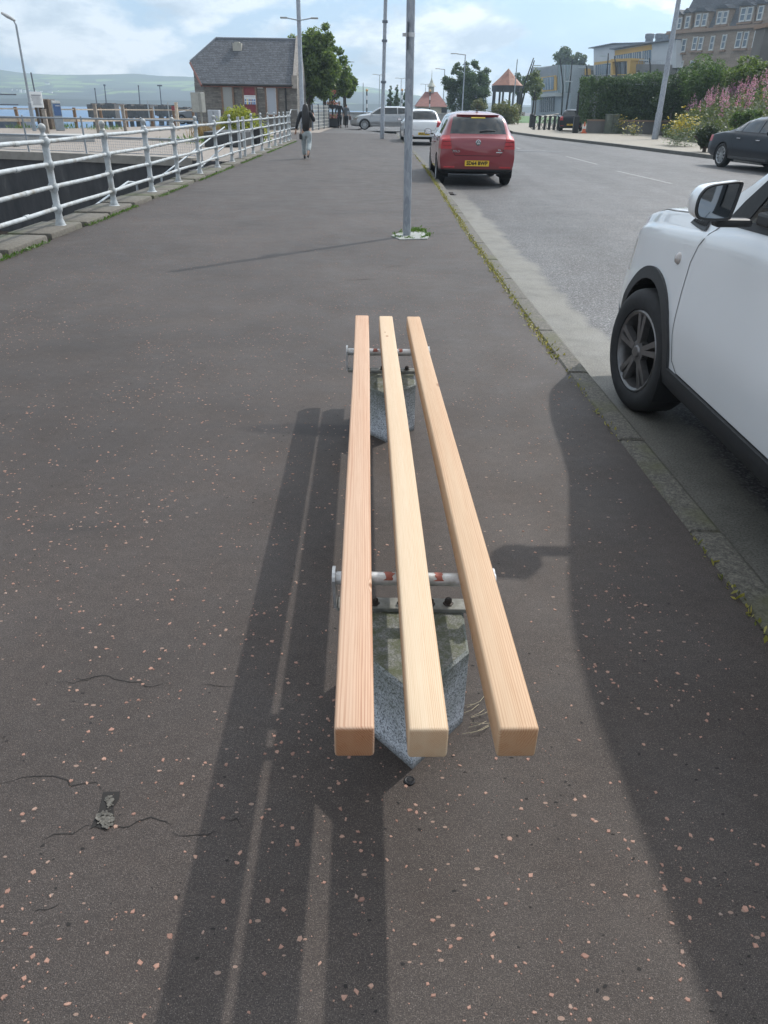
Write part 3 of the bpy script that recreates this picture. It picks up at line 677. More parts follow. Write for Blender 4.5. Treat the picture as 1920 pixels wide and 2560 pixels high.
# ============================================================ CARS
def gsmooth(a, s):
    if s <= 0: return a
    k = int(3 * s) + 1; w = np.exp(-.5 * (np.arange(-k, k + 1) / s) ** 2); w /= w.sum(); return np.convolve(np.pad(a, k, mode='edge'), w, 'valid')
def inpoly(p, poly):
    x, y = p; r = False; n = len(poly)
    for i in range(n):
        (x1, y1), (x2, y2) = poly[i], poly[(i + 1) % n]
        if (y1 > y) != (y2 > y) and x < (x2 - x1) * (y - y1) / (y2 - y1) + x1: r = not r
    return r
def cut(bm, lay, poly, view, idx, test, cuts=True, only=None):
    """cut a 2D outline into the body skin and label the faces inside it"""
    ai = {'side': (1, 2), 'rear': (0, 2), 'top': (0, 1)}[view]
    if cuts:
        n = len(poly)
        for i in range(n):
            a, b = poly[i], poly[(i + 1) % n]; e = (b[0] - a[0], b[1] - a[1]); L = math.hypot(*e)
            if L < 1e-6: continue
            lo = (min(a[0], b[0]) - .02, min(a[1], b[1]) - .02); hi = (max(a[0], b[0]) + .02, max(a[1], b[1]) + .02)
            no = [0, 0, 0]; no[ai[0]] = -e[1] / L; no[ai[1]] = e[0] / L; co = [0, 0, 0]; co[ai[0]] = a[0]; co[ai[1]] = a[1]
            fs = []
            for f in bm.faces:
                c = f.calc_center_median()
                if not test(c, f.normal): continue
                us = [v.co[ai[0]] for v in f.verts]; vs = [v.co[ai[1]] for v in f.verts]
                if max(us) >= lo[0] and min(us) <= hi[0] and max(vs) >= lo[1] and min(vs) <= hi[1]: fs.append(f)
            if fs:
                geom = set(fs)
                for f in fs: geom.update(f.edges); geom.update(f.verts)
                bmesh.ops.bisect_plane(bm, geom=list(geom), dist=1e-4, plane_co=co, plane_no=no)
                bm.normal_update()
    for f in bm.faces:
        c = f.calc_center_median()
        if (only is None or f[lay] in only) and test(c, f.normal) and inpoly((c[ai[0]], c[ai[1]]), poly): f[lay] = idx
def car_body(S):
    """skin of a car from side, plan and section curves; front is +y"""
    y0, y1 = S['y0'], S['y1']; n = S.get('n', 90)
    ys = np.linspace(y0, y1, n); fine = np.linspace(y0, y1, 600); sg = 600 / (y1 - y0)
    def cv(k, s): return np.interp(ys, fine, gsmooth(np.interp(fine, [p[0] for p in S[k]], [p[1] for p in S[k]]), s * sg))
    zt, zb, wb, wm, wr, z0 = cv('top', S.get('st', .05)), cv('belt', .08), cv('wbelt', .05), cv('wmid', .05), cv('wroof', .08), cv('bot', .05)
    rows = None; grid = []
    for i in range(n):
        h = max(zt[i] - zb[i], .012); k = min(1, h / .5); we = (wb[i] - S.get('wi', .10)) * (1 - k) + wr[i] * k; we = min(we, wb[i] - .02)
        ze = zt[i] - .075 * k - h * S.get('ek', .42) * (1 - k)
        c = [(0, z0[i]), (wm[i] - .10, z0[i]), (wm[i] - .025, z0[i] + .05), (wm[i], z0[i] + .45 * (zb[i] - z0[i])), (wb[i], zb[i]), (wb[i] - .028 * k - .01, zb[i] + .02 * k + .004), (we, ze), (we * .55, zt[i] - .014 * k - .006), (0, zt[i])]
        seg = [3, 2, 6, 7, 2, 9, 4, 5]; pts = []
        for a, b, m in zip(c[:-1], c[1:], seg): pts += [(a[0] + (b[0] - a[0]) * t / m, a[1] + (b[1] - a[1]) * t / m) for t in range(m)]
        pts.append(c[-1]); P = np.array(pts); full = np.vstack([P, P[-2:0:-1] * [-1, 1]]); K = len(full)
        sm = S.get('ss', .9); w = np.exp(-.5 * (np.arange(-4, 5) / sm) ** 2); w /= w.sum()
        full = sum(np.roll(full, j, axis=0) * w[j + 4] for j in range(-4, 5)); grid.append(full)
    K = len(grid[0]); bm = bmesh.new(); lay = bm.faces.layers.int.new('part'); V = []
    def ring(full, y): return [bm.verts.new((p[0], y, p[1])) for p in full]
    def cap(full, y, bulge, sgn):
        out = []; cz = (full[:, 1].max() + full[:, 1].min()) / 2
        for s in S.get('caps', (.985, .94, .84, .6, .3)): out.append(ring(np.column_stack([full[:, 0] * s, cz + (full[:, 1] - cz) * s]), y + sgn * bulge * math.sqrt(1 - s * s)))
        return out
    rc = cap(grid[0], y0, S.get('rb', .05), -1); fc = cap(grid[-1], y1, S.get('fb', .10), 1)
    rings = list(reversed(rc)) + [ring(g, y) for g, y in zip(grid, ys)] + fc
    for a, b in zip(rings[:-1], rings[1:]):
        for k in range(K): bm.faces.new((a[k], b[k], b[(k + 1) % K], a[(k + 1) % K]))
    bm.faces.new(rings[0]); bm.faces.new(list(reversed(rings[-1])))
    bmesh.ops.recalc_face_normals(bm, faces=bm.faces); bm.normal_update()
    return bm, lay
def split_parts(bm, lay, table, parent, smooth=32):
    """one mesh per label; table: idx -> (name, material, kwargs)"""
    full = bpy.data.meshes.new('tmp'); bm.to_mesh(full); out = {}
    for idx, (name, mat, kw) in table.items():
        b2 = bm.copy(); l2 = b2.faces.layers.int['part']
        bmesh.ops.delete(b2, geom=[f for f in b2.faces if f[l2] != idx], context='FACES')
        if not b2.faces: b2.free(); continue
        if kw.get('out'):
            r = bmesh.ops.extrude_face_region(b2, geom=list(b2.faces)); vs = [g for g in r['geom'] if isinstance(g, bmesh.types.BMVert)]
            b2.normal_update()
            for v in vs: v.co += v.normal * kw['out']
            b2.normal_update()
        me = bpy.data.meshes.new(name); b2.to_mesh(me); b2.free(); me.materials.append(mat); fixn(me, smooth)
        o = bpy.data.objects.new(name, me); col.objects.link(o); o.parent = kw.get('parent') or parent
        if kw.get('label'): o['label'] = kw['label']
        out[idx] = o
    bpy.data.meshes.remove(full); return out
def arc(cy, cz, r, a0=0, a1=360, n=20): return [(cy + r * math.cos(R(a0 + (a1 - a0) * i / n)), cz + r * math.sin(R(a0 + (a1 - a0) * i / n))) for i in range(n + (0 if a1 - a0 >= 360 else 1))]
left = lambda c, n: n.x < -.12
right = lambda c, n: n.x > .12
def paint(name, color, flake=.0, coat=1.0, rough=.35, metal=0.0):
    if name in MATS: return MATS[name]
    t = NT(name); f = t.noise(1.5, 4); c = t.ramp(f, [(.3, tuple(x * .95 for x in color)), (.7, color)])
    s = t.sep(); c = t.mix(t.ramp(s[2], [(.18, .22), (.5, 0.)]), c, (.30, .28, .25))     # road dirt low down
    t.set(c, rough, metal, Coat_Weight=coat, Coat_Roughness=.04, Specular_IOR_Level=.5 if coat > .5 else .22); MATS[name] = t.m; return t.m
m_glass = NT('car_glass'); m_glass.set((.012, .016, .018), .03, Coat_Weight=.6); m_glass = m_glass.m
m_tyre = M('tyre_rubber', (.018, .018, .019), .8, var=.25, scale=30, bump=.2)
m_plastic = M('black_plastic', (.022, .023, .025), .55, var=.2, scale=40)
m_alloy = M('alloy_silver', (.42, .43, .44), .35, .75, var=.08)
m_alloyd = M('alloy_gunmetal', (.17, .165, .165), .32, .7, var=.2, scale=20)
m_liner = M('arch_liner', (.010, .010, .011), .9)
m_chrome = M('chrome', (.62, .63, .65), .12, 1.0, var=.03)
m_red = M('lamp_red', (.40, .014, .020), .45, var=.2, scale=20, Coat_Weight=.3)
m_amber = M('plate_yellow', (.70, .45, .03), .5, var=.05)
m_black = M('plate_black', (.01, .01, .01), .6)
def wheel(parent, x, y, r, w, rr, mrim, spokes=5, style='y', sgn=-1, seg=28, hub=None, name='wheel'):
    """sgn: side the rim faces (-1 left). x = outer face"""
    e = thing(name, None, None, (x, y, r)); e.parent = parent; X = lambda h: h * -sgn
    def lat(prof, n=seg):
        mb = MB(); mb.lathe([(a, X(h)) for a, h in prof], axis='x', n=n, cap=False); return mb
    mb = lat([(rr, .018), (rr + .006, .004), (rr + .03, -.006), (r - .05, -.008), (r - .018, .006), (r - .004, .024), (r, .05), (r, w - .04), (r - .02, w - .005), (rr, w)], 40)
    mb.build('tyre', m_tyre, e, world=False, smooth=40)
    mb = lat([(rr + .002, .012), (rr - .008, .004), (rr - .022, .012), (rr - .035, .05), (rr - .04, w - .02)], 40)
    mb.cur = 1; mb.lathe([(.0, X(.085)), (rr - .035, X(.095))], axis='x', n=24, cap=False); mb.cur = 0
    def sp(a, r0, r1, w0, w1, h0, h1, th):
        ca, sa = math.cos(a), math.sin(a)
        def P(rad, off, h): return (X(h), rad * ca - off * sa, rad * sa + off * ca)
        vs = [P(r0, -w0, h0), P(r0, w0, h0), P(r1, w1, h1), P(r1, -w1, h1), P(r0, -w0 * 1.25, h0 + th), P(r0, w0 * 1.25, h0 + th), P(r1, w1 * 1.25, h1 + th), P(r1, -w1 * 1.25, h1 + th)]
        fs = [(0, 1, 2, 3), (0, 4, 5, 1), (1, 5, 6, 2), (2, 6, 7, 3), (3, 7, 4, 0)]; mb.add(vs, fs)
    for k in range(spokes):
        a = 2 * math.pi * k / spokes + .3
        if style == 'y':
            for d in (-.21, .21):
                sp(a + d * .68, .050, rr - .016, .012, .016, .012, .008, .035)
            sp(a, .05, rr * .62, .018, .006, .030, .034, .02)
        else: sp(a, .03, rr - .015, rr * .055, rr * .085, .02, .008, .03)
    mb.lathe([(0, X(.004)), (.026, X(.005)), (.034, X(.012)), (.062, X(.016)), (.066, X(.05))], axis='x', n=18, cap=False)
    mb.cur = 2
    if style == 'y':
        for k in range(5):
            a = 2 * math.pi * (k + .5) / 5 + .3; mb.lathe([(.0, X(.017)), (.011, X(.017)), (.012, X(.03))], (0, .052 * math.cos(a), .052 * math.sin(a)), axis='x', n=8, cap=False)
    o = mb.build('rim', [mrim, m_liner, m_plastic], e, world=False, smooth=30)
    if hub: hub(o, X)
    return e
def arches(bm, lay, axles, zc, ra, depth, car, wx):
    """open the wheel arches and give them liners"""
    for cy in axles:
        poly = [(cy + ra, -.5)] + arc(cy, zc, ra, 0, 180, 18) + [(cy - ra, -.5)]
        for tst in (left, right): cut(bm, lay, poly, 'side', 99, lambda c, n, tst=tst: abs(c.x) > wx - .25 and tst(c, n))
        a = arc(cy, zc, ra, -25, 205, 20)
        for s in (-1, 1):
            vs = []; mb = MB()
            for (p, q) in a: vs += [(s * (wx - .002), p, q), (s * (wx - depth), p, q)]
            m = len(a); mb.add(vs, [(2 * i, 2 * i + 1, 2 * i + 3, 2 * i + 2) for i in range(m - 1)]); mb.add([(s * (wx - depth), p, q) for p, q in a], [tuple(range(m))]); mb.build('arch_liner', m_liner, car, world=False)
    bmesh.ops.delete(bm, geom=[f for f in bm.faces if f[lay] == 99], context='FACES')
def ribbon(tree, car, pts, side, w=.0022, view='side', off=.0012):
    """thin dark gap line laid on the skin"""
    P = []
    for a, b in zip(pts[:-1], pts[1:]):
        k = max(1, int(math.hypot(b[0] - a[0], b[1] - a[1]) / .03))
        for i in range(k): P.append((a[0] + (b[0] - a[0]) * i / k, a[1] + (b[1] - a[1]) * i / k))
    P.append(pts[-1]); mb = MB()
    H = []
    for u, v in P:
        if view == 'side': h = tree.ray_cast(Vector((side * 3, u, v)), Vector((-side, 0, 0)))
        elif view == 'rear': h = tree.ray_cast(Vector((u, side * 6, v)), Vector((0, -side, 0)))
        else: h = tree.ray_cast(Vector((u, v, 4)), Vector((0, 0, -1)))
        H.append((h[0] + h[1] * off, h[1]) if h[0] is not None else None)
    for a, b in zip(H[:-1], H[1:]):
        if a is None or b is None or (a[0] - b[0]).length > .15: continue
        d = (b[0] - a[0]).normalized(); n = a[1].cross(d).normalized() * w
        mb.add([a[0] - n, a[0] + n, b[0] + n, b[0] - n], [(0, 1, 2, 3)])
    if mb.v: mb.build('panel_gap', m_dark, car, world=False)
def mirror_part(car, side, x, y, z, w, h, d, mbody, glass=True):
    mb = MB(); mb.box((side * (x + w / 2), y, z), (w, d, h), bev=min(h, d) * .35); mb.box((side * (x - .01), y, z - h * .35), (.10, d * .4, .03), bev=.01)
    o = mb.build('mirror', mbody, car, world=False, smooth=40)
    q = MB(); q.box((side * (x + w / 2), y - d / 2 - .001, z), (w * .82, .006, h * .74), bev=.002); g = q.build('mirror_glass', m_chrome, o, world=False); return o

HATCH = dict(y0=-1.92, y1=1.98, n=80, rb=.05, fb=.10,
    top=[(-1.92, .93), (-1.86, 1.0), (-1.60, 1.365), (-1.50, 1.405), (-1.2, 1.445), (-.4, 1.46), (.25, 1.43), (.62, 1.34), (1.22, .98), (1.6, .93), (1.85, .84), (1.98, .70)],
    belt=[(-1.92, .90), (-1.5, .955), (0, .92), (1.2, .885), (1.7, .82), (1.98, .66)],
    wbelt=[(-1.92, .765), (-1.7, .80), (-.9, .825), (1, .82), (1.6, .78), (1.98, .62)],
    wmid=[(-1.92, .80), (-1.7, .832), (-.9, .842), (1.2, .842), (1.7, .82), (1.98, .68)],
    wroof=[(-1.92, .56), (-1.5, .575), (0, .60), (1, .56)], bot=[(-1.92, .30), (-1.5, .22), (1.5, .2), (1.98, .24)])
def shut_tree(bm): return BVHTree.FromBMesh(bm)
def hatchback(name, label, loc, rz, mpaint, group=None, plate='SD64 BWP', hubs=m_alloy, detail=True, cat='hatchback'):
    S = HATCH; car = thing(name, label, cat, loc, rz, group); bm, lay = car_body(S); tree = shut_tree(bm)
    side_w = {2: [(1.02, .955), (.25, .975), (.22, 1.375), (.30, 1.375), (.58, 1.285)], 3: [(.17, .977), (-.62, .995), (-.62, 1.385), (.14, 1.38)], 4: [(-.69, .997), (-1.18, 1.02), (-1.36, 1.12), (-1.20, 1.35), (-.69, 1.383)]}
    for idx, poly in side_w.items():
        cut(bm, lay, poly, 'side', idx, lambda c, n: n.x < -.3); cut(bm, lay, poly, 'side', idx + 10, lambda c, n: n.x > .3)
    rearn = lambda c, n: n.y < -.25 and c.z > .3
    cut(bm, lay, [(-.60, 1.02), (.60, 1.02), (.53, 1.335), (-.53, 1.335)], 'rear', 5, lambda c, n: n.y < -.18 and c.z > .95 and c.y < -1)
    cut(bm, lay, [(-.62, 1.02), (.62, 1.02), (.54, 1.40), (-.54, 1.40)], 'rear', 6, lambda c, n: n.y > .15 and c.z > .93)
    for s, idx in ((-1, 7), (1, 8)):
        P = [(s * .555, .735), (s * .84, .735), (s * .84, .985), (s * .60, .985)]
        cut(bm, lay, P if s > 0 else P[::-1], 'rear', idx, lambda c, n: c.y < -1.68 and (n.y < -.1 or abs(n.x) > .5) and c.z > .6)
    tg = [(-.56, .735), (-.50, .63), (-.42, .605), (.42, .605), (.50, .63), (.56, .735)]
    cut(bm, lay, [(-.56, .735), (-.48, .61), (.48, .61), (.56, .735), (.60, .99), (.61, 1.01), (-.61, 1.01), (-.60, .99)], 'rear', 9, lambda c, n: n.y < -.2 and c.y < -1.7, only=(0,))
    if True:
        cut(bm, lay, [(-.47, .395), (.47, .395), (.31, .545), (-.31, .545)], 'rear', 22, lambda c, n: n.y < -.2 and c.y < -1.6)
        cut(bm, lay, [(-.86, .345), (.86, .345), (.86, .0), (-.86, 0)], 'rear', 21, lambda c, n: c.y < -1.6)
    arches(bm, lay, (1.25, -1.22), .30, .345, .26, car, .835)
    tab = {0: ('body', mpaint, {}), 2: ('side_window', m_glass, {}), 3: ('side_window', m_glass, {}), 4: ('side_window', m_glass, {}), 12: ('side_window', m_glass, {}), 13: ('side_window', m_glass, {}), 14: ('side_window', m_glass, {}),
           5: ('rear_window', m_glass, {}), 6: ('windscreen', m_glass, {}), 7: ('tail_light', m_red, {'out': .006}), 8: ('tail_light', m_red, {'out': .006}), 9: ('tailgate', mpaint, {}), 21: ('diffuser', m_plastic, {}), 22: ('plate_recess', mpaint, {'out': -.038})}
    parts = split_parts(bm, lay, tab, car); bm.free()
    for s in (-1, 1):
        ribbon(tree, car, [(1.0, .26), (1.03, .6), (1.0, .93)], s, .0035); ribbon(tree, car, [(.21, .25), (.21, .95)], s, .0035); ribbon(tree, car, [(-.66, .26), (-.66, .52), (-.80, .70), (-.72, .97)], s, .0035)
    ribbon(tree, car, [(-.60, .99), (-.56, .735), (-.48, .61), (.48, .61), (.56, .735), (.60, .99)], -1, .005, 'rear'); ribbon(tree, car, [(-.80, .345), (.80, .345)], -1, .004, 'rear')
    for s in (-1, 1): ribbon(tree, car, [(s * .575, .875), (s * .79, .875)], -1, .0045, 'rear', .009); ribbon(tree, car, [(s * .575, .80), (s * .79, .80)], -1, .003, 'rear', .009)
    def skin(x, z, off=.004):
        h = tree.ray_cast(Vector((x, -6, z)), Vector((0, 1, 0))); return h[0] + h[1] * off, h[1]
    # dark strip and spoiler over the rear window, plate recess, reflectors
    q = MB(); a = [skin(x, 1.352)[0] for x in np.linspace(-.455, .455, 9)]
    for i in range(8): q.add([a[i], a[i + 1], a[i + 1] + Vector((0, -.035, .022)), a[i] + Vector((0, -.035, .022))], [(0, 1, 2, 3)]); q.add([a[i] + Vector((0, -.035, .022)), a[i + 1] + Vector((0, -.035, .022)), a[i + 1] + Vector((0, .06, .040)), a[i] + Vector((0, .06, .040))], [(0, 1, 2, 3)])
    q.build('spoiler', mpaint, car, world=False, smooth=50)
    ry = skin(0, .49)[0].y + .022
    q = MB(); q.box((0, ry - .016, .462), (.52, .012, .112), bev=.004); q.cur = 1
    textmesh(q, plate, .098, (0, ry - .0235, .462), (1, 0, 0), (0, 0, 1), bold=.0045); q.build('number_plate', [m_amber, m_black], car, world=False)
    for s in (-1, 1):
        q = MB(); h, n = skin(s * .60, .385); q.box((s * .60, h.y, .385), (.24, .02, .03), bev=.006); q.build('reflector', m_red, car, world=False)
    if detail:
        q = MB(); h, n = skin(0, .86); q.lathe([(.056, 0), (.056, -.008), (.049, -.012)], (0, h.y, .86), axis='y', n=24, cap=False); q.cur = 1; q.lathe([(.0495, -.0105), (0, -.0105)], (0, h.y, .86), axis='y', n=24, cap=False); q.cur = 0
        def stroke(a, b, w=.0042):
            A, B = Vector((a[0], h.y - .0135, .86 + a[1])), Vector((b[0], h.y - .0135, .86 + b[1])); d = (B - A).normalized(); m = Vector((-d.z, 0, d.x)) * w; q.add([A - m, A + m, B + m, B - m], [(0, 1, 2, 3)])
        for a, b in (((-.017, .040), (0, .006)), ((.017, .040), (0, .006)), ((-.036, .023), (-.017, -.036)), ((-.017, -.036), (0, .0)), ((0, .0), (.017, -.036)), ((.017, -.036), (.036, .023))): stroke(a, b)
        q.build('emblem', [m_chrome, M('emblem_blue', (.05, .06, .08), .4)], car, world=False)
        q = MB(); h, n = skin(-.46, .69); textmesh(q, 'POLO', .058, (-.46, h.y - .012, .69), (1, 0, 0), (0, 0, 1), bold=.002)
        h, n = skin(.46, .69); textmesh(q, 'TDI', .04, (.46, h.y - .012, .72), (1, 0, 0), (0, 0, 1), bold=.0015); q.box((.46, h.y - .01, .678), (.13, .004, .022)); q.build('badge', m_chrome, car, world=False)
        q = MB(); h, n = skin(0, 1.318, .006); up = Vector((0, -n.z, n.y)).normalized(); up = up if up.z > 0 else -up
        q.add([h + Vector((-.15, 0, 0)) - up * .014, h + Vector((.15, 0, 0)) - up * .014, h + Vector((.15, 0, 0)) + up * .014, h + Vector((-.15, 0, 0)) + up * .014], [(0, 1, 2, 3)]); q.build('sticker', M('sticker_yellow', (.75, .58, .10), .6), car, world=False)
        q = MB(); a, _ = skin(.03, 1.06, .012); b, _ = skin(.36, 1.075, .012); q.tube([a, a.lerp(b, .5) + Vector((0, -.006, .015)), b], [.016, .010, .007], 6); q.build('wiper', m_plastic, car, world=False)
        q = MB(); q.lathe([(.03, 0), (.02, .025), (.008, .04)], (0, -1.28, 1.437), n=10); q.tube([(0, -1.28, 1.47), (0, -1.42, 1.62)], .004, 6); q.build('aerial', m_plastic, car, world=False)
    for s in (-1, 1):
        mirror_part(car, s, .845, .92, .985, .17, .13, .11, m_plastic if s < 0 else mpaint)
        for zz, yy in ((.80, .42), (.82, -.38)):
            q = MB(); q.box((s * .838, yy, zz), (.028, .17, .026), bev=.008); q.build('door_handle', mpaint, car, world=False)
        for yy in (1.25, -1.22): wheel(car, s * .832, yy, .305, .2, .20, hubs, 5, 's', s, 24)
    return car
SALOON = dict(y0=-2.45, y1=2.36, n=90, rb=.06, fb=.13,
    top=[(-2.45, .88), (-2.36, .965), (-1.75, 1.03), (-1.5, 1.05), (-.80, 1.355), (-.4, 1.425), (.1, 1.435), (.45, 1.37), (1.18, 1.0), (1.8, .92), (2.2, .80), (2.36, .64)],
    belt=[(-2.45, .86), (-1.6, .955), (0, .925), (1.2, .90), (1.9, .82), (2.36, .60)],
    wbelt=[(-2.45, .74), (-2.2, .80), (-1.2, .85), (1.2, .85), (1.9, .80), (2.36, .60)],
    wmid=[(-2.45, .80), (-2.2, .87), (-1.2, .91), (1.4, .91), (2.0, .87), (2.36, .66)],
    wroof=[(-2.45, .52), (-.9, .58), (0, .62), (1.0, .56)], bot=[(-2.45, .32), (-2.0, .24), (2.0, .2), (2.36, .24)])
def saloon(name, label, loc, rz, mpaint, hubs, estate=False, tail=True, rwr=.235, group=None, spk=10):
    S = dict(SALOON)
    if estate: S['top'] = [(-2.45, .92), (-2.38, 1.0), (-2.0, 1.36), (-1.85, 1.42), (-.8, 1.47), (.05, 1.455), (.45, 1.385), (1.18, 1.0), (1.8, .92), (2.2, .80), (2.36, .64)]
    car = thing(name, label, 'car', loc, rz, group); bm, lay = car_body(S); tree = shut_tree(bm)
    W = {2: [(1.0, .965), (.20, .985), (.20, 1.345), (.30, 1.345), (.52, 1.27)], 3: [(.14, .987), (-.72, 1.0), (-.62, 1.33), (-.45, 1.355), (.14, 1.35)], 4: [(-.78, 1.0), (-1.12, 1.015), (-1.14, 1.07), (-.70, 1.29)]}
    if estate: W[3] = [(.14, .987), (-.80, 1.0), (-.78, 1.385), (.14, 1.375)]; W[4] = [(-.86, 1.0), (-1.75, 1.03), (-1.82, 1.10), (-1.66, 1.36), (-.84, 1.385)]
    for i, p in W.items(): cut(bm, lay, p, 'side', i, lambda c, n: n.x < -.3); cut(bm, lay, p, 'side', i + 10, lambda c, n: n.x > .3)
    cut(bm, lay, [(-.60, 1.03), (.60, 1.03), (.53, 1.375), (-.53, 1.375)], 'rear', 6, lambda c, n: n.y > .15 and c.z > .95)
    cut(bm, lay, [(-.60, 1.06), (.60, 1.06), (.52, 1.37), (-.52, 1.37)], 'rear', 5, lambda c, n: n.y < -.12 and c.z > 1.0)
    for s, i in ((-1, 7), (1, 8)):
        P = [(s * .50, .70), (s * .93, .70), (s * .93, .86), (s * .52, .88)]; cut(bm, lay, P, 'rear', i, lambda c, n: c.y < -2.25 and c.z > .6)
        P = [(s * .42, .60), (s * .88, .60), (s * .88, .74), (s * .44, .72)]; cut(bm, lay, P, 'rear', i + 10, lambda c, n: c.y > 1.95 and c.z > .5)
    cut(bm, lay, [(-.36, .42), (.36, .42), (.36, .66), (-.36, .66)], 'rear', 19, lambda c, n: c.y > 2.2)
    arches(bm, lay, (1.45, -1.45), .33, .375, .27, car, .905)
    sw = ('side_window', m_glass, {})
    split_parts(bm, lay, {0: ('body', mpaint, {}), 2: sw, 3: sw, 4: sw, 12: sw, 13: sw, 14: sw, 5: ('rear_window', m_glass, {}), 6: ('windscreen', m_glass, {}), 7: ('tail_light', m_red, {'out': .005}), 8: ('tail_light', m_red, {'out': .005}), 17: ('headlight', m_chrome, {'out': .004}), 18: ('headlight', m_chrome, {'out': .004}), 19: ('grille', m_plastic, {'out': .006})}, car); bm.free()
    for s in (-1, 1):
        ribbon(tree, car, [(1.06, .28), (1.10, .6), (1.04, .95)], s, .004); ribbon(tree, car, [(.17, .26), (.17, .97)], s, .004); ribbon(tree, car, [(-.80, .28), (-.82, .55), (-1.05, .78), (-.95, 1.0)], s, .004)
        ribbon(tree, car, [(1.05, .975), (-1.1, 1.0)], s, .005)
    for s in (-1, 1):
        q = MB(); P = [(1.06, .955), (.56, 1.30), (.28, 1.372), (-.45, 1.378 if not estate else 1.41), (-.68, 1.345 if not estate else 1.42), (-1.18, 1.02)]
        if not estate:
            pts = []
            for a, b in zip(P[:-1], P[1:]):
                for k in range(4):
                    u, v = a[0] + (b[0] - a[0]) * k / 4, a[1] + (b[1] - a[1]) * k / 4; h = tree.ray_cast(Vector((s * 3, u, v)), Vector((-s, 0, 0)))
                    if h[0] is not None: pts.append(h[0] + h[1] * .003)
            if len(pts) > 2: q.tube(pts, .008, 5); q.build('window_trim', m_chrome, car, world=False)
        mirror_part(car, s, .845, .95, 1.0, .19, .13, .10, mpaint)
        for zz, yy in ((.80, .38), (.825, -.62)): q = MB(); q.box((s * .912, yy, zz), (.03, .19, .026), bev=.008); q.build('door_handle', m_chrome, car, world=False)
        q = MB(); q.box((s * .90, 0, .30), (.03, 2.0, .07), bev=.012); q.build('sill', mpaint, car, world=False)
        for yy in (1.45, -1.45): wheel(car, s * .90, yy, .335, .23, rwr, hubs, spk, 's', s, 24)
    q = MB(); q.box((0, -2.50, .40), (1.5, .03, .05), bev=.01); q.build('bumper_trim', m_chrome, car, world=False)
    return car
P_red = paint('paint_red', (.22, .022, .030), rough=.30, metal=.2); P_white = paint('paint_white', (.74, .75, .76)); P_black = paint('paint_black', (.009, .012, .019), rough=.35, coat=.12)
P_silver = paint('paint_silver', (.30, .31, .32), rough=.32, metal=.5); P_grey = paint('paint_grey', (.10, .11, .12), rough=.3, metal=.3); P_navy = paint('paint_dark_blue', (.02, .024, .034), rough=.22)
pr = hatchback('parked_car', 'red five door hatchback parked at the kerb, seen from behind', (1.87, 19.15, -.11), R(.3), P_red)
hw_ = hatchback('parked_car', 'white hatchback parked behind the galvanised pole, beyond the red hatchback', (1.42, 38.8, -.11), R(3.5), P_white, plate='SA22 KXV', detail=False)
dk = hatchback('parked_car', 'dark hatchback parked beside the bicycles and the low hedge wall', (13.75, 62.2, -.02), R(-14), P_black, plate='SF11', detail=False)
sv = saloon('parked_car', 'silver estate car standing sideways across the far end of the promenade', (-.32, 57.6, -.02), R(90), P_silver, m_alloy, estate=True, rwr=.25, spk=14)
jg = saloon('saloon_car', 'black saloon car at the far kerb below the flowering bank', (11.42, 23.85, -.11), R(180 + 8), P_black, m_alloy, rwr=.24, spk=10)
gc = saloon('parked_car', 'dark grey car half hidden behind the tall utility cabinet on the quay', (-15.2, 66.5, -.05), R(84), P_grey, m_alloy)

# ------------------------------------------------------------ white SUV in the foreground
SUV = dict(wi=.055, ek=.22, y0=-2.09, y1=2.03, n=150, rb=.06, fb=.10, st=.045, ss=.75, caps=(.99, .96, .90, .78, .6, .3),
    top=[(-2.09, .98), (-2.0, 1.08), (-1.84, 1.5), (-1.7, 1.57), (-.9, 1.61), (-.15, 1.595), (.10, 1.545), (.35, 1.435), (.62, 1.285), (.90, 1.13), (1.05, 1.115), (1.5, 1.08), (1.8, 1.01), (1.95, .93), (2.03, .83)],
    belt=[(-2.09, .95), (-1.6, 1.10), (-.4, 1.075), (.5, 1.045), (.95, .995), (1.4, .96), (1.75, .92), (2.03, .79)],
    wbelt=[(-2.09, .76), (-1.8, .82), (-.9, .845), (1.0, .845), (1.5, .835), (1.8, .81), (2.03, .70)],
    wmid=[(-2.09, .82), (-1.8, .87), (-.9, .882), (1.35, .882), (1.7, .87), (1.9, .83), (2.03, .75)],
    wroof=[(-2.09, .66), (-1.5, .71), (0, .77), (1.0, .80)], bot=[(-2.09, .36), (-1.6, .26), (1.5, .24), (2.03, .30)])
suv = thing('parked_car', 'white compact SUV parked at the kerb beside the bench, cut by the right frame edge', 'SUV', (2.262, 2.66, -.11), 0)
bm, lay = car_body(SUV); tree = shut_tree(bm)
door = [(.70, .385), (.78, .43), (.815, .55), (.835, .75), (.835, .88), (.80, .96), (.74, 1.02), (.66, 1.075), (.56, 1.19), (.33, 1.335), (.12, 1.46), (-.42, 1.55), (-.42, .385)]
rdoor = [(-.43, .385), (-.43, 1.56), (-1.25, 1.52), (-1.42, 1.12), (-1.40, .95), (-1.05, .80), (-.86, .60), (-.82, .385)]
win = [(.46, 1.105), (-.36, 1.13), (-.36, 1.49), (-.02, 1.47), (.28, 1.30)]
wtr = [(.66, 1.072), (-.40, 1.098), (-.40, 1.52), (.0, 1.50), (.31, 1.33), (.54, 1.175)]
rwin = [(-.47, 1.135), (-1.22, 1.16), (-1.16, 1.48), (-.47, 1.49)]
AX = (1.25, -1.25); ZC, RA = .335, .385
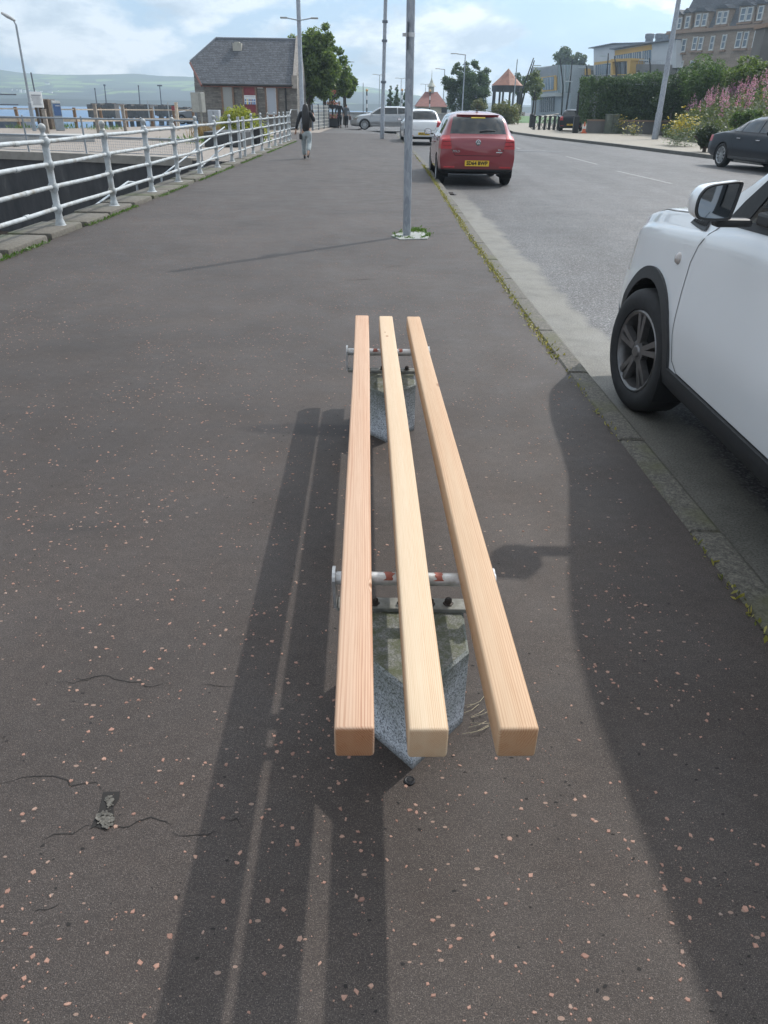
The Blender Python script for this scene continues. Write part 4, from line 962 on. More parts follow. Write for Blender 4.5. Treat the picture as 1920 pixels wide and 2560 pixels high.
for s, k in ((-1, 0), (1, 20)):
    tst = left if s < 0 else right; deep = (lambda c, n: n.x < -.1 and c.x < -.3) if s < 0 else (lambda c, n: n.x > .1 and c.x > .3)
    cut(bm, lay, door, 'side', 1 + k, deep); cut(bm, lay, rdoor, 'side', 2 + k, deep)
    cut(bm, lay, wtr, 'side', 3 + k, lambda c, n, d=deep: d(c, n) and c.z > 1.04); cut(bm, lay, win, 'side', 4 + k, lambda c, n, d=deep: d(c, n) and c.z > 1.04); cut(bm, lay, rwin, 'side', 5 + k, lambda c, n, d=deep: d(c, n) and c.z > 1.04)
    cut(bm, lay, [(.92, .1), (.905, .30), (.86, .385), (-.86, .385), (-.9, .30), (-.92, .1)], 'side', 6 + k, lambda c, n, d=s: c.z < .40 and c.x * d > .5)
    for ci, cy in enumerate(AX):
        cut(bm, lay, arc(cy, ZC, RA + .062, 0, 180, 26) + [(cy - RA - .058, .20), (cy + RA + .058, .20)], 'side', 7 + k + 7 * ci, deep)
cut(bm, lay, [(-.74, 1.10), (.74, 1.10), (.68, 1.52), (-.68, 1.52)], 'rear', 8, lambda c, n: n.y > .15 and c.z > 1.02 and c.y < 1.0 and n.z < .95)
cut(bm, lay, [(-.64, 1.12), (.64, 1.12), (.58, 1.47), (-.58, 1.47)], 'rear', 9, lambda c, n: n.y < -.2 and c.z > 1.05)
cut(bm, lay, [(-.74, .80), (-.70, 1.06), (.70, 1.06), (.74, .80), (.755, 1.9), (.0, 2.2)] if False else [(-.785, .98), (.785, .98), (.765, 1.6), (.66, 2.3), (-.66, 2.3), (-.765, 1.6)], 'top', 10, lambda c, n: n.z > .35 and c.z > .84 and c.y > .86, only=(0,))
for s, i in ((-1, 11), (1, 31)):
    cut(bm, lay, [(s * .44, .66), (s * .9, .68), (s * .9, .86), (s * .50, .84)], 'rear', i, lambda c, n: c.y > 1.72 and n.y > .05 and c.z > .6)
cut(bm, lay, [(-.42, .56), (.42, .56), (.48, .80), (-.48, .80)], 'rear', 12, lambda c, n: c.y > 1.95 and n.y > .2)
cut(bm, lay, [(-.9, .1), (.9, .1), (.9, .44), (-.9, .44)], 'rear', 13, lambda c, n: c.y > 1.72, only=(0,))
arches(bm, lay, AX, ZC, RA, .30, suv, .880)
t = NT('clear_glass'); gl = t.n('ShaderNodeBsdfGlossy'); gl.inputs['Roughness'].default_value = .02; tr = t.n('ShaderNodeBsdfTransparent'); tr.inputs[0].default_value = (.72, .80, .78, 1)
fr = t.n('ShaderNodeFresnel'); fr.inputs[0].default_value = 1.5; mx = t.n('ShaderNodeMixShader'); t.l(t.math('ADD', fr.outputs[0], .05), mx.inputs[0]); t.l(tr.outputs[0], mx.inputs[1]); t.l(gl.outputs[0], mx.inputs[2]); t.l(mx.outputs[0], t.out.inputs['Surface']); m_clear = t.m
tab = {0: ('body', P_white, {}), 8: ('windscreen', m_glass, {}), 9: ('rear_window', m_glass, {}), 10: ('bonnet', P_white, {'out': .002}), 12: ('grille', m_plastic, {}), 13: ('lower_bumper', m_plastic, {'out': .006})}
for k in (0, 20):
    tab.update({1 + k: ('front_door', P_white, {}), 2 + k: ('rear_door', P_white, {}), 3 + k: ('window_surround', m_plastic, {'out': .004}), 4 + k: ('front_window', m_clear, {}), 5 + k: ('rear_side_window', m_clear, {}), 6 + k: ('sill_cladding', m_plastic, {'out': .016}), 7 + k: ('arch_cladding', m_plastic, {'out': .014}), 14 + k: ('arch_cladding', m_plastic, {'out': .014}), 11 + k: ('headlight', m_chrome, {})})
split_parts(bm, lay, tab, suv, 38); bm.free()
for s in (-1, 1):
    ribbon(tree, suv, door[:8], s, .0028); ribbon(tree, suv, [(-.425, .385), (-.425, 1.10)], s, .003); ribbon(tree, suv, [(-.82, .385), (-.86, .60), (-1.05, .80), (-1.40, .95)], s, .003); ribbon(tree, suv, [(.70, .387), (-.82, .387)], s, .004)
    ribbon(tree, suv, [(s * .79, 1.03), (s * .785, 1.35), (s * .765, 1.6), (s * .70, 1.86)], 1, .0045, 'top')
for s in (-1, 1):
    for yy in AX:
        e_ = wheel(suv, s * .893, yy, .334, .215, .222, m_alloyd, 5, 'y', s, 48); e_.rotation_euler = (0, 0, R(9) if yy > 0 else 0)
    h = tree.ray_cast(Vector((s * 3, .985, .872)), Vector((-s, 0, 0))); q = MB()
    q.lathe([(.029, -.002 * s), (.027, .006 * s), (.018, .016 * s), (0, .021 * s)], (h[0].x, .985, .872), axis='x', n=20); q.build('side_repeater', M('repeater_lens', (.42, .38, .36), .2, var=.05, Coat_Weight=.7), suv, world=False, smooth=60)
    # black slatted vent where the bonnet meets the wing
    q = MB(); pts = []
    for y in np.linspace(.80, 1.03, 9):
        for e in (0, 1):
            x = s * (.772 + .060 * e * (1 - .3 * (y - .8) / .23)); hh = tree.ray_cast(Vector((x, y, 4)), Vector((0, 0, -1))); pts.append(hh[0] + hh[1] * .006)
    q.add(pts, [(2 * i, 2 * i + 2, 2 * i + 3, 2 * i + 1) for i in range(8)])
    for i in range(1, 8): a, b = pts[2 * i], pts[2 * i + 1]; q.tube([a.lerp(b, .15) + Vector((0, 0, .004)), a.lerp(b, .85) + Vector((0, 0, .004))], .0065, 6)
    q.build('wing_vent', m_plastic, suv, world=False)
    q = MB(); q.box((s * .892, -.25, .80), (.03, .2, .03), bev=.01); q.build('door_handle', P_white, suv, world=False)
# mirrors: housing, bezel, glass
mc = D(1783, 502, 2.90) - Vector((2.262, 2.66, -.11))
for s in (-1, 1):
    cx_, cy_, cz_ = (-s) * mc.x if s > 0 else mc.x, mc.y, mc.z; cx_ = s * abs(mc.x)
    out = [(-.088, -.055), (-.094, .0), (-.080, .042), (-.045, .070), (.03, .083), (.092, .088), (.099, .06), (.082, -.05), (.062, -.078), (-.05, -.078)]
    cr_ = []
    for i_ in range(len(out)):
        p_0, p_1, p_2, p_3 = (Vector(out[(i_ + d_) % len(out)]) for d_ in (-1, 0, 1, 2))
        for u_ in (0, .25, .5, .75): cr_.append(tuple(.5 * ((2 * p_1) + (p_2 - p_0) * u_ + (2 * p_0 - 5 * p_1 + 4 * p_2 - p_3) * u_ ** 2 + (3 * p_1 - p_0 - 3 * p_2 + p_3) * u_ ** 3)))
    out = [(a_ * .80, b_ * .80) for a_, b_ in cr_]
    def rg(sc_, dy): return [(cx_ + (px if s < 0 else -px) * sc_, cy_ + dy, cz_ + pz * sc_) for px, pz in out]
    q = MB(); rings = [rg(.93, -.038), rg(1.0, -.034), rg(1.01, .0), rg(.95, .045), rg(.80, .085), rg(.45, .108)]; n = len(out); vs = [p for r in rings for p in r]
    q.add(vs, [(i * n + k, i * n + (k + 1) % n, (i + 1) * n + (k + 1) % n, (i + 1) * n + k) for i in range(1, 5) for k in range(n)] + [tuple(5 * n + k for k in range(n))])
    o = q.build('mirror', P_white, suv, world=False, smooth=50)
    q = MB(); vs = rg(1.005, -.036) + rg(.97, -.046) + rg(.88, -.044) + rg(.86, -.034); q.add(vs, [(i * n + k, i * n + (k + 1) % n, (i + 1) * n + (k + 1) % n, (i + 1) * n + k) for i in range(3) for k in range(n)]); q.build('mirror_bezel', m_plastic, o, world=False, smooth=40)
    mg = NT('mirror_glass%d' % s); mg.set((.28, .31, .34), .03, 1.0); q = MB(); q.poly(rg(.87, -.036)); q.build('mirror_glass', mg.m, o, world=False)
    q = MB(); q.box((s * (abs(cx_) - .10), cy_ + .03, cz_ - .078), (.14, .06, .03), bev=.012); q.box((s * .815, cy_ + .05, cz_ - .072), (.04, .12, .05), bev=.012); q.build('mirror_arm', m_plastic, o, world=False)
# cabin
q = MB(); q.box((0, .62, .92), (1.40, .46, .26), bev=.07); q.build('dashboard', M('dash_plastic', (.07, .075, .08), .7), suv, world=False, smooth=40)
q = MB()
k = 28; q.tube([(.36 + .185 * math.cos(2 * math.pi * i / k), .30 + .06 * math.sin(2 * math.pi * i / k), 1.04 + .175 * math.sin(2 * math.pi * i / k)) for i in range(k + 1)], .015, 8); q.box((.36, .31, 1.03), (.34, .03, .04), bev=.01); q.box((.36, .32, 1.02), (.12, .04, .11), bev=.02); q.build('steering_wheel', m_plastic, suv, world=False)
for x in (-.38, .38):
    q = MB(); q.box((x, -.30, .62), (.50, .52, .16), bev=.05); q.box((x, -.55, .93), (.48, .14, .58), Matrix.Rotation(R(14), 3, 'X'), bev=.06); q.box((x, -.66, 1.32), (.26, .10, .19), bev=.04); q.build('seat', M('seat_cloth', (.045, .045, .048), .9), suv, world=False, smooth=40)
q = MB(); q.box((0, -.3, .42), (1.5, 2.6, .05)); q.build('cabin_floor', m_liner, suv, world=False)
# ============================================================ QUAY SIDE (left)
m_rgrey = M('grey_railing_paint', (.27, .30, .33), .5, .3, var=.15)
gr = thing('mesh_railing', 'grey tube railing with wire mesh panels on top of the dark basin wall', 'railing', (-12, 24.7, 0))
def hwy(x): return float(np.interp(-x, [-b[0] for b in HW], [b[1] for b in HW])) + .12
xs = [-5.4, -7.1, -9.05, -11.0, -13.0, -15.0, -17.2, -19.5]
for x in xs:
    q = MB(); q.tube([(x, hwy(x), 0), (x, hwy(x), 1.0)], .028, 8); q.lathe([(.028, 0), (.032, .02), (.0, .045)], (x, hwy(x), 1.0), n=8); q.build('post', m_rgrey, gr, smooth=50)
for z in (.97, .50):
    q = MB(); q.tube([(x, hwy(x), z) for x in xs], .024, 8); q.build('rail', m_rgrey, gr, smooth=50)
for a, b in zip(xs[:-1], xs[1:]):
    q = MB(); A, B = Vector((a - .06, hwy(a), .10)), Vector((b + .06, hwy(b), .10)); L = (B - A).length; n = int(L / .075)
    for i in range(n + 1): p = A.lerp(B, i / n); q.tube([p, p + Vector((0, 0, .36))], .0035, 3, False)
    for j in range(6): q.tube([A + Vector((0, 0, j * .072)), B + Vector((0, 0, j * .072))], .0035, 3, False)
    for P in ((A, B), (A + Vector((0, 0, .36)), B + Vector((0, 0, .36)))): q.tube(list(P), .011, 4)
    q.build('mesh_panel', m_rgrey, gr)
# timber guard fence along the water's edge
m_fw = M('fence_timber', (.20, .125, .075), .8, var=.3, scale=12); m_fw2 = M('fence_rail_pale', (.50, .42, .33), .7, var=.2, scale=6)
wf = thing('timber_fence', 'brown timber guard fence with pale rails along the water edge of the quay', 'fence', (-16, 48, 0))
fx = [(-27.5, 47.0), (-24.4, 47.4), (-22.0, 48.3), (-20.6, 49.2), (-19.2, 49.9), (-18.3, 51.9), (-17.4, 54), (-16.4, 56.4), (-15.3, 58), (-14.3, 59.6)]
for k, (x, y) in enumerate(fx): q = MB(); q.box((x, y, .55), (.15, .15, 1.1), Matrix.Rotation(R(random.uniform(-3, 3)), 3, 'Y')); q.build('post', m_fw, wf)
for z, w in ((.42, .16), (1.0, .07)):
    q = MB()
    for a, b in zip(fx[:-1], fx[1:]):
        A, B = Vector((*a, z)), Vector((*b, z)); d = (B - A).normalized(); n = Vector((-d.y, d.x, 0)) * -.10
        q.prism([A + n + Vector((0, 0, -w / 2)), A + n + Vector((0, 0, w / 2)), A + n * 1.4 + Vector((0, 0, w / 2)), A + n * 1.4 + Vector((0, 0, -w / 2))], B - A)
    q.build('rail', m_fw2, wf)
# free standing white posts on the quay
for k, (px_, y0_, y1_, lab) in enumerate([(122, 345, 276, 'weathered timber post standing left of the brown timber block'), (247, 332, 262, 'weathered timber post right of the leaning information panel'), (315, 331, 264, 'weathered timber post before the ruined pier'), (447, 326, 258, 'pale slender post near the tall utility cabinet')]):
    g = G(px_, y0_); top = D(px_, y1_, g.y); q = MB(); q.box((g.x, g.y, top.z / 2), (.15, .15, top.z)); q.box((g.x, g.y, top.z + .02), (.19, .19, .04), bev=.01)
    tag(q.build('bollard_post', m_fw2 if k == 3 else M('weathered_timber', (.24, .21, .18), .8, var=.3, scale=8)), lab, 'post')
# ramp slab and girder walkway at far left
q = MB(); A, B = G(0, 372), G(118, 352); q.box(((A.x + B.x) / 2 - 2.2, (A.y + B.y) / 2 + 2.0, .12), (7.5, 1.6, .24), Matrix.Rotation(R(24), 3, 'Z')); tag(q.build('concrete_ramp', M('pale_concrete', (.34, .34, .33), .8, var=.15, scale=2)), 'low pale concrete ramp kerb at the left frame edge', 'ramp')
wk = thing('linkspan', 'grey steel walkway girder with handrails over the water at the left frame edge', 'walkway', (-32, 52, 0))
m_steel = M('steel_grey_paint', (.13, .15, .18), .6, .2, var=.2, scale=3)
q = MB(); q.box((-33, 52, .15), (20, 1.4, .75)); q.build('girder', m_steel, wk)
for x in np.arange(-41, -23.5, 2.2): q = MB(); q.tube([(x, 51.4, .5), (x, 51.4, 1.75)], .05, 6); q.build('rail_post', m_steel, wk)
q = MB()
for z in (1.2, 1.75): q.tube([(-43, 51.4, z), (-23.2, 51.4, z)], .04, 6)
q.build('rail', m_steel, wk)
for x in (-24, -31): q = MB(); q.box((x, 52, -1.6), (.6, .8, 3.0)); q.build('pile', m_steel, wk)
# big brown timber dolphin, notice board, information panel, street lamp
def at(px_, py_, Y): return D(px_, py_, Y)
P0, P1 = at(98, 312, 47), at(134, 312, 47); q = MB(); zt = at(115, 248, 47).z
for i in range(5): q.box((P0.x + (P1.x - P0.x) * (i + .5) / 5, 47.3 + random.uniform(-.05, .05), zt / 2 - .4 + random.uniform(-.05, .02)), ((P1.x - P0.x) / 5 * .97, 1.1, zt + .8), bev=.03)
tag(q.build('timber_pile_block', M('dark_brown_timber', (.085, .062, .045), .85, var=.4, scale=5)), 'big dark brown timber pile block standing behind the white notice board', 'pile')
nb = thing('notice_board', 'white notice board of small text on two poles before the brown timber block', 'sign', at(95, 316, 43)); nb.location.z = 0
a, b = at(80, 229, 43), at(103, 269, 43); w, h = .62, a.z - b.z; cxn = (a.x + b.x) / 2
q = MB(); q.box((cxn, 43, (a.z + b.z) / 2), (w, .05, h), bev=.01); q.cur = 1
for k in range(13): q.box((cxn + random.uniform(-.04, .02), 42.973, a.z - .16 - k * (h - .28) / 12), (w * random.uniform(.62, .86), .004, .018 if k else .05))
q.build('board', [M('sign_white', (.74, .75, .75), .5, var=.04), M('sign_text_grey', (.30, .31, .33), .6)], nb)
q = MB(); q.tube([(cxn - .05, 43.06, 0), (cxn - .05, 43.06, a.z + .85)], .04, 8); q.tube([(cxn + .22, 43.06, 0), (cxn + .22, 43.06, b.z + .2)], .035, 8); q.build('pole', m_steel, nb)
ip = thing('information_panel', 'slim grey and blue information panel standing right of the brown timber block', 'sign', (at(149, 312, 45).x, 45, 0), R(38))
zt = at(140, 251, 45).z; q = MB(); q.box((0, 0, zt / 2), (.46, .13, zt), bev=.03); q.cur = 1; q.box((0, -.068, zt - .45), (.38, .006, .55)); q.cur = 2; q.box((0, -.068, zt - .07), (.44, .008, .10)); q.box((.05, -.07, 1.2), (.25, .006, .03))
q.build('panel', [M('panel_grey', (.25, .28, .31), .5, var=.1), M('panel_blue', (.06, .12, .26), .5), m_white], ip, world=False)
lp = thing('street_lamp', 'leaning grey street lamp with oval head beside the white notice board', 'street lamp', at(84, 316, 44)); lp.location.z = 0
b0, b1 = at(84, 314, 44), at(40, 62, 44); b0.z = 0; d = (b1 - b0); q = MB(); q.tube([b0, b0 + d * .28, b0 + d * .285, b0 + d], [.105, .10, .062, .05], 12); q.build('pole', m_rgrey, lp, smooth=50)
hd = at(12, 37, 44); q = MB(); q.tube([b1, b1 + Vector((-.12, 0, .28)), at(28, 46, 44)], [.045, .045, .05], 8); q.build('bracket', m_rgrey, lp, smooth=50)
ex = (at(28, 46, 44) - hd).length; q = MB(); q.lathe([(.02, -.36), (.10, -.3), (.15, -.05), (.13, .2), (.06, .36)], n=12); rot = (at(28, 46, 44) - hd).to_track_quat('Z', 'Y').to_matrix()
q.v = [tuple(rot @ Vector((v[0], v[1] * .6, v[2])) + hd.lerp(at(28, 46, 44), .5)) for v in q.v]; q.build('lamp_head', M('lamp_head_grey', (.30, .31, .31), .5), lp, smooth=60)
# clumps of rough grass on the quay
for k, (px_, py_, n) in enumerate([(148, 322, 260), (70, 322, 120), (265, 325, 160)]):
    c0 = G(px_, py_); pts = [(c0.x + random.gauss(0, .55), c0.y + random.gauss(0, .5), 0) for _ in range(n)]
    blades(pts, .15, .42, 'grass_tuft', m_weed, 'rough grass tufts growing ' + ['at the foot of the information panel', 'left of the notice board', 'before the ruined pier'][k], 'grass', .6, .06)
# ruined timber pier out in the water
m_pier = M('pier_timber', (.085, .075, .065), .9, var=.5, scale=1.2, bump=.4)
def pier(px0, px1, ytop, ybase, Y, label, legs, gap=.45):
    a, b = at(px0, ytop, Y), at(px1, ytop, Y); t_ = thing('pier_ruin', label, 'ruined pier', ((a.x + b.x) / 2, Y, -2.6)); W = b.x - a.x; zt = a.z; zm = zt - (zt + 2.6) * (1 - gap)
    q = MB(); n = int(W / .5) + 2
    for i in range(n): q.box((a.x + W * (i + .5) / n, Y + random.uniform(-.2, .2), (zt + zm) / 2 + random.uniform(-.25, .1)), (W / n * .98, 2.4, zt - zm + random.uniform(-.2, .2)))
    q.box((a.x + W / 2, Y + 2.6, zt - .15), (W, 3.2, .3)); q.build('fender_wall', m_pier, t_)
    for i in range(legs):
        x = a.x + W * (i + .5) / legs; q = MB(); q.box((x, Y + random.uniform(0, 2), (zm - 2.8) / 2 + .1), (W / legs * random.uniform(.35, .75), .8, zm + 3.2), Matrix.Rotation(R(random.uniform(-5, 5)), 3, 'Y')); q.build('pile', m_pier, t_)
    return t_
pier(221, 291, 258, 306, 150, 'weathered timber pier ruin on piles, the leftmost block out in the water', 4)
pier(309, 378, 260, 307, 155, 'weathered timber pier ruin on piles, the block beyond the gap in the pier', 4)
pier(388, 432, 262, 302, 170, 'weathered timber pier ruin on piles, the low block nearest the tall cabinet', 3, .5)
pier(432, 480, 268, 296, 185, 'low dark pier deck on piles passing behind the tall utility cabinet', 4, .55)
for k, (x, y0_, y1_, Y, nm) in enumerate([(242, 258, 222, 152, 'thin mast on the leftmost pier block'), (266, 258, 213, 152, 'thin mast with a pale top on the leftmost pier block'), (350, 260, 215, 157, 'thin mast on the middle pier block'), (404, 264, 214, 172, 'thin mast with a crossbar on the low pier block')]):
    a, b = at(x, y0_ + 3, Y), at(x - (5 if k != 2 else 4), y1_, Y); q = MB(); q.tube([a, b], [.13, .09], 6); q.box(b, (.35 if k == 1 else (1.0 if k == 3 else .2), .2, .25)); tag(q.build('mast', m_steel), nm, 'mast')
for k, (x, y0_, y1_, nm) in enumerate([(376, 312, 252, 'short pale marker pole at the quay edge, left of two similar poles'), (425, 310, 256, 'short pale marker pole at the quay edge, the middle one'), (444, 312, 256, 'short pale marker pole with a red lifebelt box on the quay')]):
    g = at(x, y0_, 62 - k * 3); b = at(x - 2, y1_, g.y); q = MB(); q.tube([(g.x, g.y, -.01), (g.x, g.y, b.z)], .045, 8); q.cur = 1
    if k == 2: q.box((g.x - .18, g.y, b.z - .35), (.2, .1, .26))
    tag(q.build('marker_pole', [M('marker_grey', (.40, .42, .42), .5, .2), M('lifebelt_red', (.30, .05, .06), .5)]), nm, 'pole')
# utility cabinets
uc = thing('utility_cabinet', 'tall grey utility cabinet on a post before the stone building', 'cabinet', (at(500, 300, 40).x, 40, 0), R(-14))
def cabw(p, Y): return (at(p[1], 260, Y).x - at(p[0], 260, Y).x)
w, z0_, z1_ = cabw((474, 507), 40), at(490, 281, 40).z, at(490, 231, 40).z
m_cab = M('cabinet_grey', (.27, .27, .25), .5, .1, var=.08); q = MB(); q.box((0, 0, (z0_ + z1_) / 2), (w * .85, .42, z1_ - z0_), bev=.02); q.build('box', m_cab, uc, world=False)
q = MB(); q.box((-.06, -.215, (z0_ + z1_) / 2), (w * .55, .012, (z1_ - z0_) * .94)); q.box((.0, -.225, (z0_ + z1_) / 2), (.03, .02, .07)); q.build('door', M('cabinet_door_grey', (.34, .34, .31), .5, .1), uc, world=False); q = MB(); q.tube([(.1, 0, 0), (.1, 0, z0_)], .05, 8); q.build('post', m_cab, uc, world=False)
g = at(537, 300, 43); z1_ = at(537, 275, 43).z; sc_ = thing('utility_cabinet', 'low pale blue grey cabinet beside the yellow green bush', 'cabinet', (g.x, 43, 0))
q = MB(); q.box((g.x, 43, z1_ / 2), (cabw((523, 551), 43), .5, z1_), bev=.02); q.build('box', M('cabinet_pale', (.36, .39, .43), .5, .1), sc_); q = MB(); q.box((g.x, 42.745, z1_ / 2), (.02, .01, z1_ * .9)); q.box((g.x + .08, 42.74, z1_ * .6), (.03, .02, .08)); q.build('door_seam', m_plastic, sc_)
# yellow green bush in a black planter, dry reeds
c0 = at(598, 300, 39); bs = thing('bush', 'round yellow green conifer bush in front of the stone building', 'bush', (c0.x, 39, 0))
m_by = leafmat('conifer_yellow', (.15, .21, .03), (.38, .37, .06), .35)
zt = at(600, 258, 39).z; cl = [(c0.x + dx, 39 + dy, z, r, r, r * .8) for dx, dy, z, r in ((0, 0, .62, .78), (.55, 0, .5, .66), (-.6, .1, .45, .6), (.15, .1, .92, .5), (-.25, -.1, .88, .5), (.95, 0, .15, .55), (-.85, 0, .2, .5), (.75, .2, -.1, .6), (.3, -.3, .25, .7), (-.4, -.2, .1, .7))]
v, f = leafq(clump_pts(cl, 11000, .6), rng.uniform(.035, .075, 11000), .3, .4); npmesh('foliage', v, f, m_by, bs)
q = MB(); q.tube([(c0.x, 39, -.1), (c0.x, 39, .6)], .09, 8); q.build('stem', m_fw, bs)
g = at(640, 352, 33); q = MB(); q.lathe([(.30, 0), (.36, .55), (.33, .55), (.30, .5), (0, .5)], (g.x, 33, 0), n=16); tag(q.build('planter', m_plastic, smooth=40), 'black tub behind the railing below the yellow green bush', 'planter')
c0 = at(512, 318, 36); pts = [(c0.x + random.gauss(0, .3), 36 + random.gauss(0, .3), -.05) for _ in range(330)]
dp = blades(pts, .3, .85, 'dry_reeds', leafmat('dry_leaf', (.20, .13, .06), (.34, .24, .13), .2), 'dry brown reedy plant left of the yellow green bush', 'plant', .3, .035); del dp['kind']
pts = [(c0.x + .9 + random.gauss(0, .9), 34 + random.gauss(0, .8), -.02) for _ in range(500)]
blades(pts, .1, .35, 'ground_plants', m_weed, 'low green plants behind the railing below the bush', 'plants', .8, .12)
q = MB(); q.box((-6.2, 31.5, .25), (1.4, 3.0, .5), bev=.03); tag(q.build('planter_box', M('planter_dark', (.04, .042, .045), .7, var=.3)), 'long dark planter box behind the railing', 'planter')

# ------------------------------------------------------------ stone pier building
def rubble(name, c1, c2, c3, sx, sz):
    t = NT(name); tc = t.n('ShaderNodeTexCoord'); br = t.n('ShaderNodeTexBrick'); s = t.sep()
    cb_ = t.n('ShaderNodeCombineXYZ'); t.l(t.math('ADD', s[0], t.math('MULTIPLY', s[1], .7)), cb_.inputs[0]); t.l(s[2], cb_.inputs[1])
    ad = t.n('ShaderNodeVectorMath'); ad.operation = 'ADD'; t.l(cb_.outputs[0], ad.inputs[0]); nz = t.n('ShaderNodeTexNoise'); nz.inputs['Scale'].default_value = 3.0; t.l(t.obj, nz.inputs['Vector'])
    ml = t.n('ShaderNodeVectorMath'); ml.operation = 'MULTIPLY'; ml.inputs[1].default_value = (.25, .09, 0); t.l(nz.outputs['Color'], ml.inputs[0]); t.l(ml.outputs[0], ad.inputs[1]); t.l(ad.outputs[0], br.inputs['Vector'])
    br.inputs['Scale'].default_value = 1.0; br.inputs['Brick Width'].default_value = sx; br.inputs['Row Height'].default_value = sz; br.inputs['Mortar Size'].default_value = .012; br.inputs['Color1'].default_value = (*c1, 1); br.inputs['Color2'].default_value = (*c2, 1); br.inputs['Mortar'].default_value = (*c3, 1); br.offset = .37; br.squash = .7; br.squash_frequency = 3
    c = t.mix(t.ramp(t.noise(6, 5, .7), [(.35, 0.), (.7, .75)]), br.outputs['Color'], (.55, .52, .5), 'MULTIPLY'); t.set(c, .85); t.bump(br.outputs['Fac'], .4, -.01); return t.m
m_rub = rubble('rubble_stone', (.255, .24, .215), (.135, .128, .12), (.17, .162, .15), .42, .10)
m_roofs = rubble('roof_slates', (.135, .145, .165), (.085, .093, .108), (.045, .048, .054), .30, .10)
m_redt = M('red_trim', (.20, .085, .07), .6, var=.15); m_brt = M('brown_margin', (.20, .13, .095), .75, var=.2, scale=6)
bd = thing('stone_building', 'rubble stone pier building with slate roof and red painted trim', 'building', (-9, 53, 0))
zb_ = -.05; E = at(507, 208, 53); RR = at(741, 208, 53); ze = (E.z + RR.z) / 2; xE, xR = E.x, RR.x; yF = 53.0
R1 = at(540, 94, 55.9); R2 = at(741, 99, 55.9); zr = (R1.z + R2.z) / 2; yR = 55.9; A1 = at(476, 160, 54.35); zA = ze + (zr - ze) * (A1.y - yF) / (yR - yF)
A1.z = zA; yB = yR * 2 - yF; A2 = Vector((A1.x, yR * 2 - A1.y, zA))
q = MB(); fl = [(xE, yF + .12), (xR, yF + .12), (xR, yB - .1), (xE, yB - .1), (A1.x + .12, A2.y), (A1.x + .12, A1.y)]
q.prism([(p[0], p[1], zb_) for p in fl], (0, 0, ze - zb_ + .0))
q.prism([(xE + .05, yF + .16, ze), (A1.x + .14, A1.y, ze), (A1.x + .14, A1.y, zA - .05)], (.02, .08, 0)); 
q.prism([(xR - .25, yF + .1, ze - .01), (xR - .25, yB, ze - .01), (xR - .25, yR, zr + .1)], (.27, 0, 0))
q.prism([(A1.x + .3, A1.y, ze), (A1.x + .3, A2.y, ze), (A1.x + .3, A2.y, zA - .05), (A1.x + .3, A1.y, zA - .05)], (.2, 0, 0))
q.build('wall', m_rub, bd)
q = MB(); up = Vector((0, -.03, .05)); ov = .18
F1 = [Vector((xE - .05, yF - ov + .05, ze - .1)), Vector((xR - .22, yF - ov + .05, ze - .1)), Vector((xR - .22, yR, zr)), Vector((R1.x, yR, zr)), Vector((A1.x, A1.y, zA))]
B1 = [Vector((v.x, 2 * yR - v.y, v.z)) for v in F1]
q.prism(F1, (0, .05, -.07)); q.prism(B1, (0, -.05, -.07)); H1 = [Vector((R1.x, yR, zr)), Vector((A1.x, A1.y, zA)), A2]; q.prism(H1, (.05, 0, -.07)); rf = q.build('roof', m_roofs, bd)
q = MB(); q.tube([F1[2], F1[3]], .06, 6); q.tube([F1[3], F1[4]], .055, 6); q.build('ridge', M('ridge_lead', (.16, .18, .21), .5), rf)
q = MB(); d = Vector((0, -.03, -.09)); q.tube([F1[0] + d, F1[4] + d], .08, 4); q.box(((xE + xR) / 2, yF - .03, ze - .15), (xR - xE - .1, .06, .16)); q.build('fascia', m_redt, bd)
q = MB(); q.tube([(xE, yF - .19, ze - .10), (xR - .2, yF - .19, ze - .10)], .055, 6); px_ = at(714, 250, 52.9).x; q.tube([(px_, yF - .0, ze - .1), (px_, yF - .0, .0)], .05, 6); q.build('gutter_pipe', m_plastic, bd)
q = MB(); sk = [(xR - .14, yF - .15, ze - .05), (xR - .14, yR, zr + .10)]
q.prism([(xR - .24, yF - .1, ze - .02), (xR - .24, yR, zr + .02), (xR - .24, yR, zr + .2), (xR - .24, yF - .1, ze + .16)], (.26, 0, 0)); q.box((xR - .1, yF - .02, ze + .1), (.34, .4, .7)); q.build('gable_skew', M('pale_skew_stone', (.30, .27, .24), .8, var=.2), bd)
vc = at(592, 117, 55.0); vc.y = yF + (vc.z - ze) / (zr - ze) * (yR - yF); q = MB(); q.box(vc + Vector((0, 0, -.05)), (.56, .5, .52)); q.box(vc + Vector((0, -.05, .2)), (.32, .3, .16)); q.build('roof_vent', M('vent_pale', (.36, .35, .31), .7), rf)
